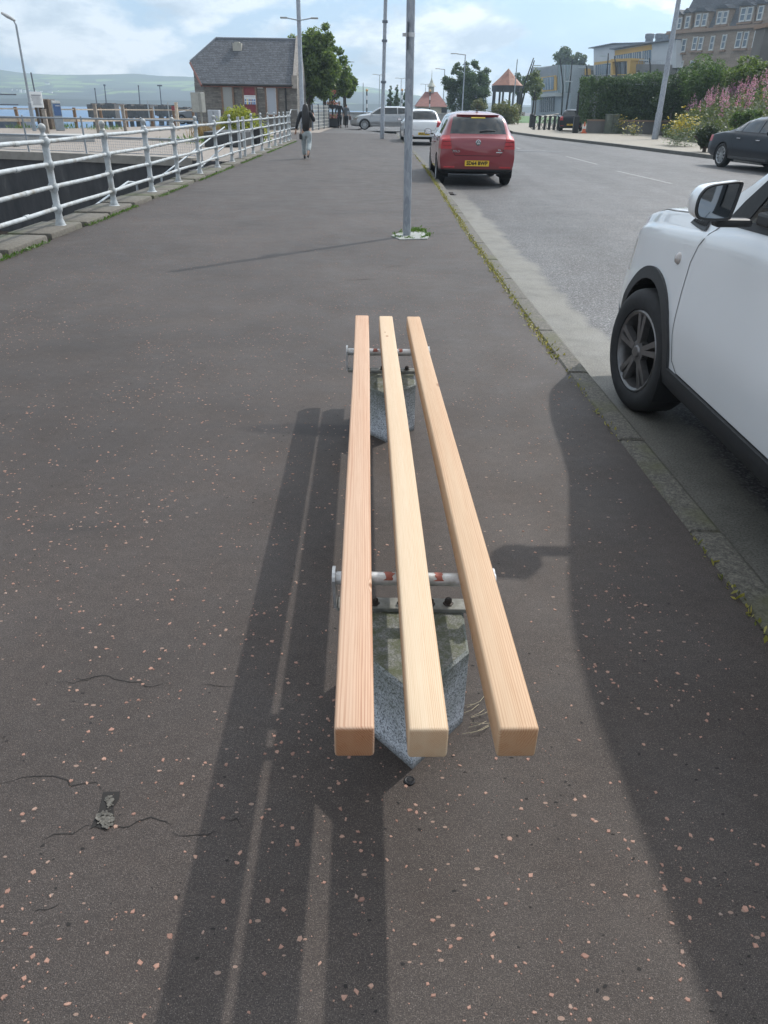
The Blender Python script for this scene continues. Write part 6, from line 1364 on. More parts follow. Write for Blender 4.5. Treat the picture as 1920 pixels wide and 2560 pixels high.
def win2(x, y, w, h, sk=-.10, out=.06, blind=False):
    """one sash window: sandstone surround, white frame, glass"""
    a, b, c, d = (x + h * .5 * .16, y - h / 2), (x + w + h * .5 * .16, y - h / 2 - w * .09), (x + w - h * .5 * .16, y + h / 2 - w * .09), (x - h * .5 * .16, y + h / 2)
    A = PL(*a, t0_, fn2); B = PL(*b, t0_, fn2); C = PL(*d, t0_, fn2); z1_, z0_ = (A.z + B.z) / 2, C.z; mid = PL(x + w / 2, y, t0_, fn2); W = (PL(x + w, y, t0_, fn2) - PL(x, y, t0_, fn2)).length
    o_ = mid.copy(); o_.z = 0
    def R_(mb, u0, u1, v0, v1, out_, th, mi):
        mb.cur = mi; p = [o_ + fd2 * u + fn2 * out_ + Vector((0, 0, v)) for u, v in ((u0, v0), (u1, v0), (u1, v1), (u0, v1))]; mb.prism(p, -fn2 * th); mb.cur = 0
    q = MB(); hw2 = W / 2; R_(q, -hw2, hw2, z0_, z1_, out + .02, .1, 2 if blind else 1)
    for s in (-1, 1): R_(q, s * hw2 - .055, s * hw2 + .055, z0_ - .12, z1_ + .1, out + .10, .2, 0)
    for z, t_ in ((z0_ - .02, .08), ((z0_ + z1_) / 2, .04), (z1_, .05)): R_(q, -hw2, hw2, z - t_, z + t_, out + .085, .16, 0)
    R_(q, -hw2 - .3, hw2 + .3, z0_ - .42, z0_ - .2, out + .25, .4, 3)
    q.build('window', [m_wfr, m_wgl, m_pale, m_sill], tn)
for x, y, w, h in ((1686.5, 115.5, 9, 30), (1706, 114, 9, 30), (1733, 109, 9.5, 30), (1748, 109, 9.5, 30), (1777, 108, 8.5, 33), (1806, 105, 9, 33), (1842, 100, 11.5, 37), (1860, 99.5, 10, 37), (1886, 98, 11, 38), (1911, 95, 11, 38)): win2(x, y, w, h)
for x, y, w, h in ((1679, 168, 9, 26), (1698, 167, 9, 26), (1726, 166, 9, 26)): win2(x, y, w, h)
for k, (xa, xb, ya, gab, wins) in enumerate([(1693, 1708, 37, True, [(1697, 59, 8, 26)]), (1713, 1730, 33, True, [(1716.5, 56, 9, 27)]), (1739, 1774, 30, False, [(1742.5, 51, 10, 29), (1758.5, 50, 10, 29)]), (1792, 1826, 22, False, [(1796, 45, 10, 29), (1810, 44, 10, 29)]), (1850, 1888, 15, False, [(1854, 37, 12, 32), (1870.5, 35.5, 12, 32)]), (1894, 1925, 10, True, [(1898, 33, 11, 33)])]):
    q = MB(); fac2(q, [(xa, ya), (xb, ya - 2), (xb - 3, CR(xb) - 5), (xa - 5, CR(xa) - 5)], 4, .05); o = q.build('dormer', m_sand, tn)
    q = MB(); m_ = (xa + xb) / 2 + 1; fac2(q, [(xa - 2, ya), (xb + 2, ya - 2), (m_, ya - (13 if gab else 11))] if gab else [(xa - 2, ya), (xb + 2, ya - 2), (m_ + 8, ya - 11), (m_ - 8, ya - 10)], 4.6, .4); q.build('dormer_roof', m_roofs, tn)
    for wn in wins: win2(*wn, out=.14)
gp = at(1955, 70, 60); wgp = 2 * (gp.x - at(1910, 70, 60).x); q = MB(); q.box((gp.x, 60.5, gp.z / 2), (wgp, 1.5, gp.z)); q.cur = 1; q.box((gp.x, 60.5, gp.z + .12), (wgp * 1.08, 1.9, .25)); o = q.build('stone_gatepost', [m_grst, m_sill]); tag(o, 'grey stone building corner with pale coping at the right frame edge above the flowers', 'wall')

# ------------------------------------------------------------ bank, hedge, wild flowers
BX = [(10, 15.5), (20, 15.0), (27, 14.6), (36, 15.2), (46, 16.0), (52, 17.5), (57, 21), (62, 24)]
def bxx(y): return float(np.interp(y, [a for a, _ in BX], [b for _, b in BX]))
def bz(x, y): d = max(0, x - bxx(y)); return min(d * .42 + .25 * min(d, 1), 6.0) * (1 - .25 * max(0, (y - 46) / 16))
vs = []; gx = np.linspace(0, 34, 35); gy = np.linspace(8, 100, 60)
for y in gy:
    for d in gx: x = bxx(y) - .2 + d; vs.append((x, y, bz(x, y) + (.0 if d == 0 else .12 * mnoise.noise(Vector((x, y, 0)))) - (.15 if d == 0 else 0)))
q = [(j * 35 + i, j * 35 + i + 1, (j + 1) * 35 + i + 1, (j + 1) * 35 + i) for j in range(59) for i in range(34)]
structure(npmesh('bank', np.array(vs), np.array(q), M('bank_soil', (.045, .055, .025), .9, var=.4, scale=1.5)))
def onbank(x, y): return bz(x, y)
N = 30000; yy = rng.uniform(20, 62, N); dd = rng.random(N) ** 1.3 * 13; xx = np.array([bxx(y) for y in yy]) + dd - .2
hh = np.array([.25 + .55 * (mnoise.noise(Vector((x * .45, y * .45, 1))) * .5 + .5) + .35 * min(1, d / 2) + .5 * max(0, mnoise.noise(Vector((x * .9, y * .9, 5)))) for x, y, d in zip(xx, yy, dd)])
zz = np.array([onbank(x, y) for x, y in zip(xx, yy)]); up_ = np.sqrt(rng.random(N)); pos = np.column_stack([xx, yy, zz + hh * up_])
v, f = leafq(pos, rng.uniform(.05, .13, N), .25, .4); tag(npmesh('bank_plants', v, f, leafmat('bank_leaf', (.04, .065, .02), (.15, .17, .06), .35)), 'tangled green wild plants covering the bank', 'plants', kind='stuff')
# rosebay willowherb: stalks, leaves and tapering pink flower heads
sv_ = []; sf_ = []; pv2 = []; pf2 = []
def add_leaf(V, Fa, p, a, b): o = len(V); V.extend([p - a, p + b, p + a, p - b]); Fa.append((o, o + 1, o + 2, o + 3))
cnt = 0
for _ in range(9000):
    if cnt > 620: break
    y = random.uniform(24, 52); d = random.random() ** 1.0 * 10.5 + .8; x = bxx(y) + d
    if mnoise.noise(Vector((x * .35, y * .30, 9))) < -.18 - .1 * (d < 4) : continue
    cnt += 1; z = onbank(x, y); h = random.uniform(1.1, 1.75); b = Vector((x, y, z)); ln = Vector((random.gauss(0, .10), random.gauss(0, .10), 1)); tp_ = b + ln * h
    for k in range(22):
        u = random.uniform(.25, .72); p = b + ln * h * u; an = random.random() * 6.28; a = Vector((math.cos(an), math.sin(an), .35)) * .085; add_leaf(sv_, sf_, p + a, a, Vector((-math.sin(an), math.cos(an), 0)) * .014)
    o = len(sv_); w = .009; sv_.extend([b + Vector((-w, 0, 0)), b + Vector((w, 0, 0)), tp_ + Vector((.003, 0, 0)), tp_ - Vector((.003, 0, 0))]); sf_.append((o, o + 1, o + 2, o + 3))
    for k in range(34):
        u = random.uniform(.55, 1.0); r = .085 * (1.03 - u) / .4 + .008; an = random.random() * 6.28; p = b + ln * h * u + Vector((math.cos(an) * r, math.sin(an) * r, 0)); s = .036 * (1.35 - u) / .6; nn_ = Vector((random.gauss(0, 1), random.gauss(0, 1), random.gauss(0, 1))).normalized(); a = nn_.orthogonal().normalized() * s; add_leaf(pv2, pf2, p, a, nn_.cross(a))
o = npmesh('willowherb_stems', np.array(sv_), np.array(sf_), m_bsh); ws = thing('willowherb', 'pink flowering willowherb spikes scattered over the bank', 'wildflowers'); o.parent = ws; ws['kind'] = 'stuff'; o.name = 'stems'
o = npmesh('flowers', np.array(pv2), np.array(pf2), leafmat('willowherb_pink', (.36, .14, .31), (.58, .32, .52), .35)); o.parent = ws
# yellow ragwort clumps
for k, (px_, py_, Y, n, lab) in enumerate([(1712, 320, 37, 95, 'bushy yellow ragwort clump low on the bank, the largest'), (1549, 313, 56, 40, 'yellow ragwort stem standing at the end of the low wall'), (1583, 327, 52, 40, 'small yellow ragwort clump on the pavement edge'), (1688, 322, 38, 60, 'yellow ragwort clump left of the largest one')]):
    c0 = at(px_, py_, Y); zb3 = max(0, onbank(c0.x, Y)); rg_ = thing('ragwort', lab, 'wildflowers', (c0.x, Y, zb3)); V = []; Fa = []; V2 = []; F2 = []; sp_ = .45 if n > 100 else .25; ht = c0.z - zb3 + .2
    for i in range(n):
        p = Vector((c0.x + random.gauss(0, sp_), Y + random.gauss(0, sp_), zb3 + max(.15, ht + random.gauss(0, .22)))); 
        for j in range(3): nn_ = Vector((random.gauss(0, .5), random.gauss(0, .5), 1)).normalized(); a = nn_.orthogonal().normalized() * .045; add_leaf(V, Fa, p + Vector((random.gauss(0, .05), random.gauss(0, .05), random.gauss(0, .02))), a, nn_.cross(a))
        for j in range(5): u = random.random(); q_ = Vector((p.x, p.y, zb3 + (p.z - zb3) * u)); an = random.random() * 6.28; a = Vector((math.cos(an), math.sin(an), .3)) * .08; add_leaf(V2, F2, q_ + a, a, Vector((-math.sin(an), math.cos(an), 0)) * .03)
    npmesh('flowers', np.array(V), np.array(Fa), leafmat('ragwort_yellow', (.34, .26, .03), (.52, .41, .06), .25), rg_); npmesh('leaves', np.array(V2), np.array(F2), m_bsh, rg_)
# clipped hedge on its low wall, cabinet
hx0, hx1 = G(1455, 331).x, G(1655, 331).x + .5; hy = 57.0; zt = at(1540, 191, 57).z
q = MB(); a = G(1455, 333); q.box(((hx0 + hx1) / 2, hy + .1, .36), (hx1 - hx0, .4, .76)); q.cur = 1; q.box(((hx0 + hx1) / 2, hy + .1, .79), (hx1 - hx0 + .05, .5, .1)); tag(q.build('low_wall', [m_grst, m_sill]), 'low grey stone wall with coping under the big clipped hedge', 'wall')
hg = thing('hedge', 'big dark green clipped hedge standing behind the low wall', 'hedge', ((hx0 + hx1) / 2, hy + 1.8, .7))
n = 26000; u = rng.random(n); fcs = rng.choice(4, n, p=[.5, .25, .15, .10]); X = hx0 - .1 + (hx1 - hx0 + .1) * rng.random(n); Yh = hy + .2 + 3.6 * rng.random(n); Z = .65 + (zt - .65) * rng.random(n)
Yh = np.where(fcs == 0, hy + .25, Yh); Z = np.where(fcs == 1, zt, Z); X = np.where(fcs == 2, hx0, X)
bumpn = np.array([.28 * mnoise.noise(Vector((x * .8, y * .8, z * .9))) + .12 * mnoise.noise(Vector((x * 2.6, y * 2.6, z * 2.6))) for x, y, z in zip(X, Yh, Z)])
Z = np.where(fcs == 1, Z + bumpn + .22 * np.sin(X * 1.1) - .35 * np.clip((X - hx0 - 4) / 3, 0, 1) - .95 * np.exp(-((X - hx0) / .75) ** 2), Z); Yh = np.where(fcs == 0, Yh + bumpn, Yh); X = np.where(fcs == 2, X + bumpn * .7, X)
edge_ = np.clip((Z - (zt - .5)) / .5, 0, 1); Yh = Yh + np.where(fcs == 0, .3 * edge_ ** 2, 0)
v, f = leafq(np.column_stack([X, Yh, Z]) + rng.normal(size=(n, 3)) * .06, rng.uniform(.04, .10, n), .1, .5); npmesh('foliage', v, f, m_hed, hg)
q = MB(); q.box(((hx0 + hx1) / 2 + .5, hy + 2.0, (zt + .65) / 2 - .2), (hx1 - hx0 - 1.6, 2.9, zt - 1.15)); q.build('inner_core', M('hedge_inner', (.022, .036, .016), .95), hg)  # solid dark core box added so the leaves are not see-through
a, b = G(1503, 333), G(1530, 333); zt2 = at(1516, 288, 55.6).z; ub = thing('green_cabinet', 'dull green roadside utility cabinet against the low hedge wall', 'cabinet', ((a.x + b.x) / 2, 56.2, 0)); cxx = (a.x + b.x) / 2
q = MB(); q.box((cxx, 56.3, zt2 / 2), ((b.x - a.x) * .96, .5, zt2), bev=.02); q.box((cxx, 56.3, zt2 + .03), ((b.x - a.x) * 1.02, .58, .07), bev=.02); q.build('box', M('cabinet_green', (.10, .115, .09), .6, var=.2, scale=4, dirt=(.26, .27, .25)), ub); q = MB(); q.box((cxx, 56.04, zt2 / 2), (.02, .012, zt2 * .9)); q.box((cxx + .08, 56.03, zt2 * .55), (.03, .03, .1)); q.build('door_seam', m_plastic, ub)
bush('tall_shrub', 'tall soft green shrub mass above the hedge below the tenement', 1760, 195, 75, 62, 52, 8000, .10, m_bsh, 30, 21, .42, .35)
bush('dark_shrub', 'dark green shrub filling the gap between the hedge and the thick column', 1690, 225, 60, 62, 55, 6500, .09, leafmat('shrub_dark', (.02, .042, .016), (.05, .09, .028), .25), 26, 22, .45, .4)
bush('light_shrub', 'yellowish green leafy shrub at the top right of the bank', 1880, 182, 75, 48, 48, 6500, .10, m_lime, 22, 23, .5, .4)
bush('bramble_shrub', 'dark bramble shrub low on the bank left of the black saloon car', 1768, 340, 30, 30, 32, 3600, .055, leafmat('bramble_leaf', (.022, .04, .018), (.06, .085, .035), .25), 22, 24, .45, .5)
bush('leafy_shrub', 'mid green shrub on the bank behind the black saloon car', 1868, 300, 40, 34, 33, 3600, .07, m_bsh, 20, 25, .42, .4)
# ------------------------------------------------------------ street things by the corner: black columns, bollards, bicycles, cone
m_blk = M('black_street_paint', (.018, .019, .021), .5, .2)
for k, (bx, by, tx, ty, Y, lab) in enumerate([(1327, 322, 1338, 225, 72, 'black street column with square base left of the bicycles'), (1437, 333, 1447, 230, 56.3, 'black street column with square base before the dark hatchback')]):
    b = at(bx, by, Y); b.z = 0; e = at(tx, ty, Y); t_ = thing('black_column', lab, 'column', b); q = MB(); q.box(b + Vector((0, 0, .5)), (.36, .36, 1.0), bev=.03); q.lathe([(.18, 1.0), (.09, 1.12)], (b.x, b.y, 0), n=8); q.build('base', m_blk, t_); q = MB(); q.tube([b + Vector((0, 0, 1.0)), e], [.08, .05], 8); q.build('shaft', m_blk, t_)
for k, (P, Y, arm, lab) in enumerate([([(1299, 262), (1308, 220), (1334, 145)], 100, (1343, 164), 'left one of two leaning dark lighting masts beside the bandstand'), ([(1304, 262), (1316, 215), (1336, 151)], 102, (1342, 169), 'right one of two leaning dark lighting masts beside the bandstand'), ([(1404, 285), (1408, 215), (1400, 145)], 104, None, 'curved dark lighting mast before the glass hall'), ([(1415, 280), (1424, 215), (1431, 150)], 98, (1422, 204), 'straight dark lighting mast left of the dark hatchback'), ([(1468, 200), (1467, 170), (1464, 160)], 110, (1456, 168), 'short visible dark mast with pale lamps behind the hedge top'), ([(1516, 200), (1519, 165), (1521, 133)], 108, (1507, 140), 'dark mast with a crossbar before the white gable'), ([(1541, 190), (1540, 165), (1536, 140)], 106, None, 'curved dark mast before the yellow window frame'), ([(1626, 205), (1626, 165), (1623, 145)], 90, (1610, 150), 'dark mast with pale lamp before the stone terrace')]):
    pts = [at(x, y, Y) for x, y in P]; d = (pts[0] - pts[1]) / (pts[0].z - pts[1].z); pts.insert(0, pts[0] - d * pts[0].z); t_ = thing('lighting_mast', lab, 'lighting mast', pts[0], 0, 'modern lighting masts'); q = MB(); q.tube(pts, [.13, .11, .09, .06], 6); q.build('mast', m_blk, t_)
    if arm: a = at(*arm, Y); q = MB(); q.tube([pts[-1].lerp(pts[-2], .25), a], .04, 5); q.box(a, (.9, .3, .08)); q.build('lamp_arm', m_mull, t_)
for k, x in enumerate((1334, 1347, 1360, 1372, 1384, 1394)):
    b = at(x, 327 - abs(3 - k) * .5, 64); b.z = 0; q = MB(); q.lathe([(.12, 0), (.10, .05), (.09, .85), (.12, .88), (.12, .96), (.0, 1.02)], b, n=8)
    tag(q.build('bollard', m_blk, smooth=40), 'black bollard in the row by the bicycles, ' + ['leftmost', 'second from left', 'third from left', 'fourth from left', 'fifth from left', 'rightmost, beside the dark hatchback'][k], 'bollard', 'black bollards along the corner')
def bike(x, Y, rz, mat, label):
    t_ = thing('bicycle', label, 'bicycle', (x, Y, 0), rz, 'parked bicycles')
    for dx in (-.52, .52): q = MB(); q.tube([(dx + .33 * math.cos(a), 0, .34 + .33 * math.sin(a)) for a in np.linspace(0, 6.283, 20)], .02, 5); [q.tube([(dx, 0, .34), (dx + .33 * math.cos(a), 0, .34 + .33 * math.sin(a))], .004, 3) for a in np.linspace(0, 5.8, 12)]; q.build('wheel', m_tyre, t_, world=False)
    q = MB()
    for a, b in (((-.52, .34), (-.15, .82)), ((-.15, .9), (-.05, .32)), ((-.05, .32), (.36, .85)), ((-.15, .82), (.34, .88)), ((.30, 1.0), (.52, .34)), ((-.52, .34), (-.05, .32))): q.tube([(a[0], 0, a[1]), (b[0], 0, b[1])], .018, 5)
    q.build('frame', mat, t_, world=False); q = MB(); q.box((-.16, 0, .94), (.26, .12, .05), bev=.02); q.build('saddle', m_tyre, t_, world=False); q = MB(); q.tube([(.26, -.28, 1.06), (.32, 0, 1.04), (.26, .28, 1.06)], .014, 5); q.build('handlebar', m_tyre, t_, world=False)
for k, (px_, mt, lab) in enumerate([(1348, M('bike_white', (.55, .56, .58), .4), 'pale bicycle behind the bollards, leftmost'), (1366, M('bike_pink', (.50, .30, .32), .4), 'pinkish bicycle behind the bollards, second from left'), (1383, M('bike_grey', (.30, .32, .34), .4), 'grey bicycle behind the bollards, beside the dark hatchback'), (1392, M('bike_teal', (.14, .24, .26), .4), 'bluish green bicycle parked further back near the dark hatchback')]): bike(at(px_, 320, 66 + (k == 3) * 5).x, 66 + (k == 3) * 5 + k * .3, R(12 + k * 17), mt, lab)
b = at(1447, 333, 57.4); q = MB(); q.box((b.x, 56.0, .03), (.36, .36, .06)); q.lathe([(.14, .06), (.03, .7), (0, .7)], (b.x, 56.0, 0), n=10); q.cur = 1; q.lathe([(.108, .28), (.085, .42)], (b.x, 56.0, 0), n=10, cap=False); tag(q.build('traffic_cone', [M('cone_orange', (.55, .12, .05), .6), m_white]), 'orange and white traffic cone at the end of the low hedge wall', 'cone')
# ============================================================ PEOPLE
def skin_mesh(name, joints, edges, mat, parent, sub=2, root=0):
    """joints: list of (pos, radius or (rx, ry)); grown into one continuous surface"""
    me = bpy.data.meshes.new('sk'); me.from_pydata([j[0] for j in joints], edges, []); o = bpy.data.objects.new('sk', me); col.objects.link(o)
    md_ = o.modifiers.new('s', 'SKIN'); sd = o.modifiers.new('d', 'SUBSURF'); sd.levels = sub; md_.use_smooth_shade = True
    for i, j in enumerate(joints):
        r = j[1] if isinstance(j[1], tuple) else (j[1], j[1]); me.skin_vertices[0].data[i].radius = r; me.skin_vertices[0].data[i].use_root = (i == root)
    dg = bpy.context.evaluated_depsgraph_get(); m2 = bpy.data.meshes.new_from_object(o.evaluated_get(dg)); bpy.data.objects.remove(o); bpy.data.meshes.remove(me)
    m2.name = name; m2.materials.clear(); m2.materials.append(mat); m2.polygons.foreach_set('use_smooth', [True] * len(m2.polygons)); r = bpy.data.objects.new(name, m2); col.objects.link(r); r.parent = parent; return r
m_skin = M('skin', (.42, .25, .18), .6, var=.05); m_hair = M('dark_hair', (.012, .010, .010), .45, var=.3, scale=60); m_shoe = M('shoe_black', (.015, .015, .016), .6)
def person(label, loc, rz, H, mtop, mtrou, pose, hairlen=0.0, mhair=m_hair, wide=1.0, group=None, hat=None):
    """faces +y locally; pose gives hip, knee, ankle, elbow and hand points per side for a 1.0 m tall figure"""
    p = thing('person', label, 'person', loc, rz, group); S = lambda v: (v[0] * H, v[1] * H, v[2] * H); r = lambda a: a * H
    J = [((0, 0, .52), .062), ((0, .005, .60), (.058, .045)), ((0, .0, .70), (.066, .048)), ((0, -.005, .80), (.080, .055)), ((0, 0, .845), .030), ((0, .012, .88), .032), ((0, .015, .935), (.045, .052)), ((0, .012, .975), .036)]
    E_ = [(0, 1), (1, 2), (2, 3), (3, 4), (4, 5), (5, 6), (6, 7)]
    # nose and ears keep the head a head
    J += [((0, .070, .925), .008), ((-.048, .01, .925), .009), ((.048, .01, .925), .009)]; E_ += [(6, 8), (6, 9), (6, 10)]
    for s, k in ((-1, 'L'), (1, 'R')):
        P = pose[k]; b = len(J)
        J += [((s * .098, -.005, .805), .036), (P['elbow'], .024), (P['wrist'], .017), (P['hand'], (.018, .012))]; E_ += [(3, b), (b, b + 1), (b + 1, b + 2), (b + 2, b + 3)]
        w, h = Vector(P['wrist']), Vector(P['hand']); d = (h - w).normalized(); sd_ = d.cross(Vector((0, 1, 0))) if abs(d.y) < .9 else Vector((1, 0, 0)); sd_.normalize()
        for i in range(4): o = len(J); J += [(tuple(h + sd_ * (i - 1.5) * .009 + d * (.022 + .004 * (1 - abs(i - 1.3)))), .0055), (tuple(h + sd_ * (i - 1.5) * .010 + d * .040 + Vector((0, .008, 0))), .0045)]; E_ += [(b + 3, o), (o, o + 1)]
        o = len(J); J += [(tuple(w.lerp(h, .6) + sd_ * .022 + Vector((0, .006, 0))), .006)]; E_ += [(b + 3, o)]
        b = len(J); J += [((s * .05, 0, .49), .062), (P['knee'], .038), (P['ankle'], .025), (P['toe'], .02)]; E_ += [(0, b), (b, b + 1), (b + 1, b + 2), (b + 2, b + 3)]
    body = skin_mesh('body', [(S(a), r(b) if not isinstance(b, tuple) else (r(b[0]), r(b[1]))) for a, b in J], E_, m_skin, p, 2)
    T = [((0, 0, .455), (.090, .076)), ((0, .0, .545), (.088, .074)), ((0, .003, .625), (.080, .064)), ((0, 0, .70), (.092, .068)), ((0, -.005, .81), (.086, .058)), ((0, 0, .845), .040)]; TE = [(0, 1), (1, 2), (2, 3), (3, 4), (4, 5)]
    for s, k in ((-1, 'L'), (1, 'R')): b = len(T); w = Vector(pose[k]['elbow']).lerp(Vector(pose[k]['wrist']), .92); T += [((s * .100, -.005, .808), .044), (pose[k]['elbow'], .034), (tuple(w), .026)]; TE += [(4, b), (b, b + 1), (b + 1, b + 2)]
    skin_mesh('jacket', [(S(a), r(b) if not isinstance(b, tuple) else (r(b[0]), r(b[1]))) for a, b in T], TE, mtop, p, 2)
    L = [((0, 0, .545), (.080, .066)), ((0, -.008, .49), (.088, .075))]; LE = [(0, 1)]
    for s, k in ((-1, 'L'), (1, 'R')): b = len(L); kn, an = Vector(pose[k]['knee']), Vector(pose[k]['ankle']); L += [((s * .052, -.004, .44), .066), (tuple(kn), .050 * wide), (tuple(kn.lerp(an, .95)), .043 * wide)]; LE += [(1, b), (b, b + 1), (b + 1, b + 2)]
    skin_mesh('trousers', [(S(a), r(b) if not isinstance(b, tuple) else (r(b[0]), r(b[1]))) for a, b in L], LE, mtrou, p, 2)
    for k in 'LR':
        a, t_ = Vector(pose[k]['ankle']), Vector(pose[k]['toe']); d = (t_ - a); heel = a - d * .28 + Vector((0, 0, -.012)); skin_mesh('shoe', [(S(tuple(heel)), r(.026)), (S(tuple(a.lerp(t_, .45) + Vector((0, 0, -.010)))), r(.026)), (S(tuple(t_ + d * .12)), r(.020))], [(0, 1), (1, 2)], m_shoe, p, 2)
    if hairlen > 0: hj = [((0, .012, .972), (.046, .044)), ((0, -.012, .93), (.060, .052)), ((0, -.045, .86), (.074, .040)), ((0, -.068, .75), (.082, .034)), ((0, -.070, .75 - hairlen * .55), (.080, .032)), ((.004, -.064, .75 - hairlen), (.056, .022))]; he = [(i, i + 1) for i in range(5)]
    else: hj = [((0, .010, .975), (.044, .050)), ((0, -.016, .94), (.050, .044)), ((0, -.020, .905), (.042, .030))]; he = [(0, 1), (1, 2)]
    skin_mesh('hair', [(S(a), (r(b[0]), r(b[1]))) for a, b in hj], he, mhair, p, 2)
    if hat: q = MB(); q.lathe([(.085, .955), (.07, .96), (.052, .965), (.05, .99), (.03, 1.005), (0, 1.008)], n=16); q.v = [tuple(c * H for c in v) for v in q.v]; q.build('hat', hat, p, world=False, smooth=50)
    return p
walkA = dict(L=dict(elbow=(-.165, -.035, .645), wrist=(-.205, -.01, .52), hand=(-.215, .0, .475), knee=(-.062, .075, .275), ankle=(-.055, .085, .045), toe=(-.058, .165, .015)),
             R=dict(elbow=(.165, .0, .67), wrist=(.150, .085, .76), hand=(.135, .105, .80), knee=(.055, -.015, .275), ankle=(.040, -.20, .13), toe=(.035, -.235, .045)))
wp = G(768, 397); H1 = 1.47
person('person walking away with waist long dark hair, black jacket and grey wide trousers', wp, R(2), H1, M('jacket_black', (.016, .017, .02), .85, var=.25, scale=30), M('trousers_grey', (.30, .335, .34), .85, var=.22, scale=14), walkA, .24, wide=1.05)
hb = thing('shoulder_bag', 'small black bag hanging at the hip of the walking person with long hair', 'bag', wp + Vector((-.115 * H1, -.02, .40 * H1)))
q = MB(); q.box((0, 0, 0), (.07, .16, .15), bev=.025); q.build('pouch', m_shoe, hb, world=False, smooth=40); q = MB(); q.tube([(0, 0, .06), (.04, -.03, .35), (.16, -.08, .62)], .008, 5); q.build('strap', m_shoe, hb, world=False)
ph = thing('phone', 'dark phone held up by the walking person with long hair', 'phone', wp + Vector((.128 * H1, .12 * H1, .825 * H1))); q = MB(); q.box((0, 0, 0), (.07, .012, .14), Matrix.Rotation(R(-15), 3, 'Y'), bev=.005); q.build('case', m_shoe, ph, world=False); q = MB(); q.box((0, -.007, 0), (.06, .002, .125), Matrix.Rotation(R(-15), 3, 'Y')); q.build('screen', m_glass, ph, world=False)
walkB = dict(L=dict(elbow=(-.155, -.02, .65), wrist=(-.16, .03, .53), hand=(-.16, .045, .485), knee=(-.05, .03, .275), ankle=(-.05, .02, .045), toe=(-.052, .10, .015)), R=dict(elbow=(.155, -.03, .65), wrist=(.16, -.02, .53), hand=(.16, -.015, .485), knee=(.05, .01, .275), ankle=(.05, -.10, .075), toe=(.052, -.04, .015)))
g = at(849, 312, 60.5); person('person in dark jacket and cap walking away beside the flower tower', (g.x, 60.5, -.02), R(4), 1.72, M('jacket_navy', (.022, .026, .034), .85, var=.2), M('trousers_dark', (.02, .021, .025), .85), walkB, 0, M('hair_grey', (.30, .29, .27), .7), hat=M('cap_pale', (.25, .22, .18), .8))
g = at(866, 312, 62.5); person('person in grey coat walking away, nearer to the silver car', (g.x, 62.5, -.02), R(-6), 1.58, M('coat_grey', (.15, .17, .185), .85, var=.2), M('trousers_dark'), walkB, 0, M('hair_dark_grey', (.05, .048, .05), .6))
q = MB(); q.box((g.x + .29, 62.5, .62), (.16, .26, .30), bev=.05); q.tube([(g.x + .27, 62.42, .76), (g.x + .25, 62.5, .86), (g.x + .27, 62.6, .76)], .012, 5); tag(q.build('handbag', M('bag_brown', (.07, .035, .03), .6), smooth=40), 'dark reddish handbag carried by the person in the grey coat', 'bag')
# ============================================================ LIGHT, SKY, AIR
EL, AZ = R(45), R(43)                                            # sun ahead and to the right
sd = Vector((math.sin(AZ) * math.cos(EL), math.cos(AZ) * math.cos(EL), math.sin(EL)))
sun = bpy.data.lights.new('sun', 'SUN'); sun.energy = 2.9; sun.angle = R(.9); sun.color = (1.0, .95, .88); so = bpy.data.objects.new('sun', sun); col.objects.link(so); so.rotation_euler = (-sd).to_track_quat('-Z', 'Y').to_euler()
w = bpy.data.worlds.new('World'); sc.world = w; w.use_nodes = True; nt = w.node_tree; bg = nt.nodes['Background']
sky = nt.nodes.new('ShaderNodeTexSky'); sky.sky_type = 'NISHITA'; sky.sun_disc = False; sky.sun_elevation = EL; sky.sun_rotation = AZ; sky.air_density = 1.0; sky.dust_density = 1.0; sky.ozone_density = 1.2
def wn(t, **kw):
    n = nt.nodes.new(t)
    for k, v in kw.items(): n.inputs[k].default_value = v
    return n
tc = wn('ShaderNodeTexCoord'); mp = wn('ShaderNodeVectorMath'); mp.operation = 'MULTIPLY'; mp.inputs[1].default_value = (1, 1, 2.3); nt.links.new(tc.outputs['Generated'], mp.inputs[0])
off = wn('ShaderNodeVectorMath'); off.operation = 'ADD'; off.inputs[1].default_value = (3.1, 1.7, .4); nt.links.new(mp.outputs[0], off.inputs[0])
def nz(scale, det, rough, dist=0.0): n = wn('ShaderNodeTexNoise', Scale=scale, Detail=det, Roughness=rough, Distortion=dist); nt.links.new(off.outputs[0], n.inputs['Vector']); return n.outputs['Fac']
def rp(f, st):
    n = nt.nodes.new('ShaderNodeValToRGB'); e = n.color_ramp.elements
    while len(e) < len(st): e.new(.5)
    for q_, (p_, c_) in zip(e, st): q_.position = p_; q_.color = (c_, c_, c_, 1) if isinstance(c_, (int, float)) else (*c_, 1)
    nt.links.new(f, n.inputs[0]); return n.outputs[0]
def wmix(f, a, b):
    n = nt.nodes.new('ShaderNodeMix'); n.data_type = 'RGBA'
    for s_, v in ((n.inputs[0], f), (n.inputs[6], a), (n.inputs[7], b)):
        if isinstance(v, tuple): s_.default_value = (*v, 1)
        elif isinstance(v, (int, float)): s_.default_value = v
        else: nt.links.new(v, s_)
    return n.outputs[2]
cover = rp(nz(6.0, 9, .56, .12), [(.45, 0.), (.54, 1.)])
sepd = wn('ShaderNodeSeparateXYZ'); nt.links.new(tc.outputs['Generated'], sepd.inputs[0])
low = rp(sepd.outputs[2], [(.0, .85), (.03, .6), (.07, .15), (.12, 0.)])
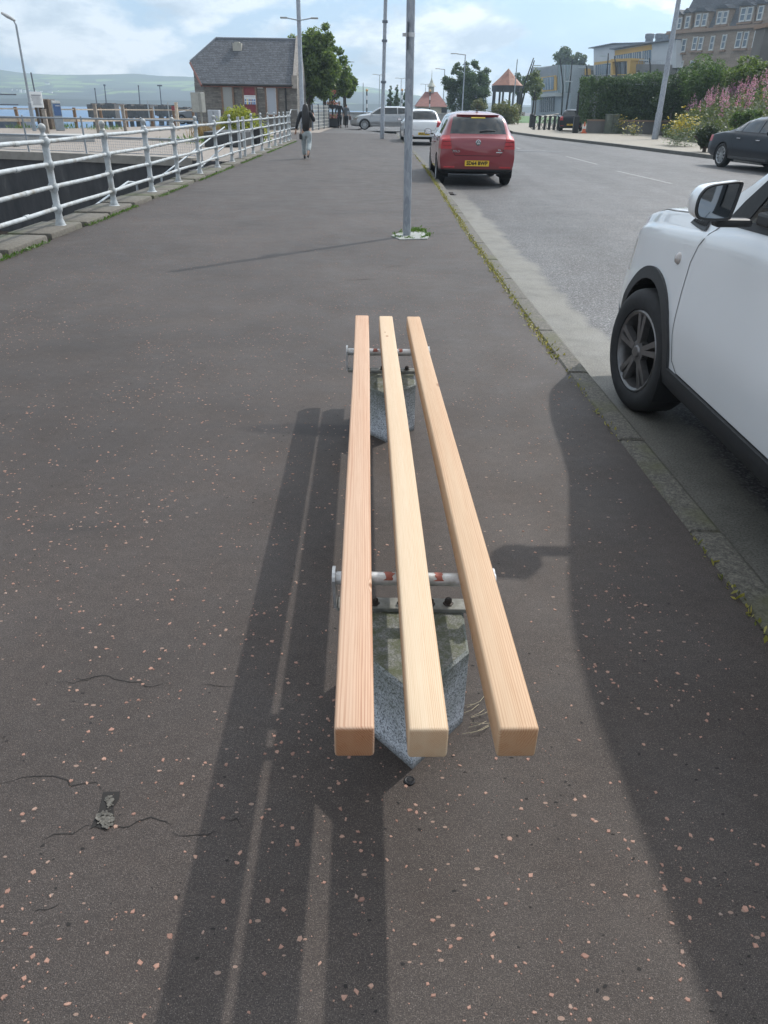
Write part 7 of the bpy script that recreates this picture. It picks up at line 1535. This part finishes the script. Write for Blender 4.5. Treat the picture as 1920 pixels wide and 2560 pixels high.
high = rp(sepd.outputs[2], [(.25, 0.), (.5, .75)]); cv1 = nt.nodes.new('ShaderNodeMath'); cv1.operation = 'MAXIMUM'; nt.links.new(cover, cv1.inputs[0]); nt.links.new(high, cv1.inputs[1])  # extra cloud cover overhead, out of view, added to make the fill light neutral
cv2 = nt.nodes.new('ShaderNodeMath'); cv2.operation = 'MAXIMUM'; nt.links.new(cv1.outputs[0], cv2.inputs[0]); nt.links.new(low, cv2.inputs[1])
shade = rp(nz(11.0, 8, .6, .2), [(.38, (3.9, 4.3, 4.8)), (.49, (6.2, 6.5, 6.8)), (.58, (9.0, 9.0, 9.0))])
blue = wmix(.75, sky.outputs[0], (2.1, 3.8, 5.9))
fin = wmix(cv2.outputs[0], blue, shade)
dt = wn('ShaderNodeVectorMath'); dt.operation = 'DOT_PRODUCT'; dt.inputs[1].default_value = tuple(sd); nt.links.new(tc.outputs['Generated'], dt.inputs[0])
glow = rp(dt.outputs['Value'], [(.55, 1.0), (.80, 1.5), (.93, 2.9), (1., 4.5)])          # sky raised round the sun, out of view, added for fill and ground sheen
mg_ = nt.nodes.new('ShaderNodeMix'); mg_.data_type = 'RGBA'; mg_.blend_type = 'MULTIPLY'; mg_.inputs[0].default_value = 1.0; nt.links.new(fin, mg_.inputs[6]); nt.links.new(glow, mg_.inputs[7]); nt.links.new(mg_.outputs[2], bg.inputs['Color']); bg.inputs['Strength'].default_value = .115
# air between here and the hills
hz = MB(); hz.box((0, 900, 118), (5200, 2240, 246)); ho = hz.build('haze', M('haze_surface')); ho.data.materials.clear()
hm = bpy.data.materials.new('haze_air'); hm.use_nodes = True; n_ = hm.node_tree; n_.nodes.clear(); ou = n_.nodes.new('ShaderNodeOutputMaterial'); pvn = n_.nodes.new('ShaderNodeVolumePrincipled')
pvn.inputs['Color'].default_value = (.66, .84, 1, 1); pvn.inputs['Density'].default_value = .00055; pvn.inputs['Anisotropy'].default_value = .3; n_.links.new(pvn.outputs[0], ou.inputs['Volume']); ho.data.materials.append(hm); tag(ho, 'thin pale summer haze over the water', 'haze', kind='stuff')
sc.cycles.volume_bounces = 0; sc.cycles.max_bounces = 6; sc.cycles.transparent_max_bounces = 12; sc.cycles.use_denoising = True
sc.view_settings.view_transform = 'Standard'; sc.view_settings.look = 'None'; sc.view_settings.exposure = 0.36; sc.view_settings.gamma = 1.0
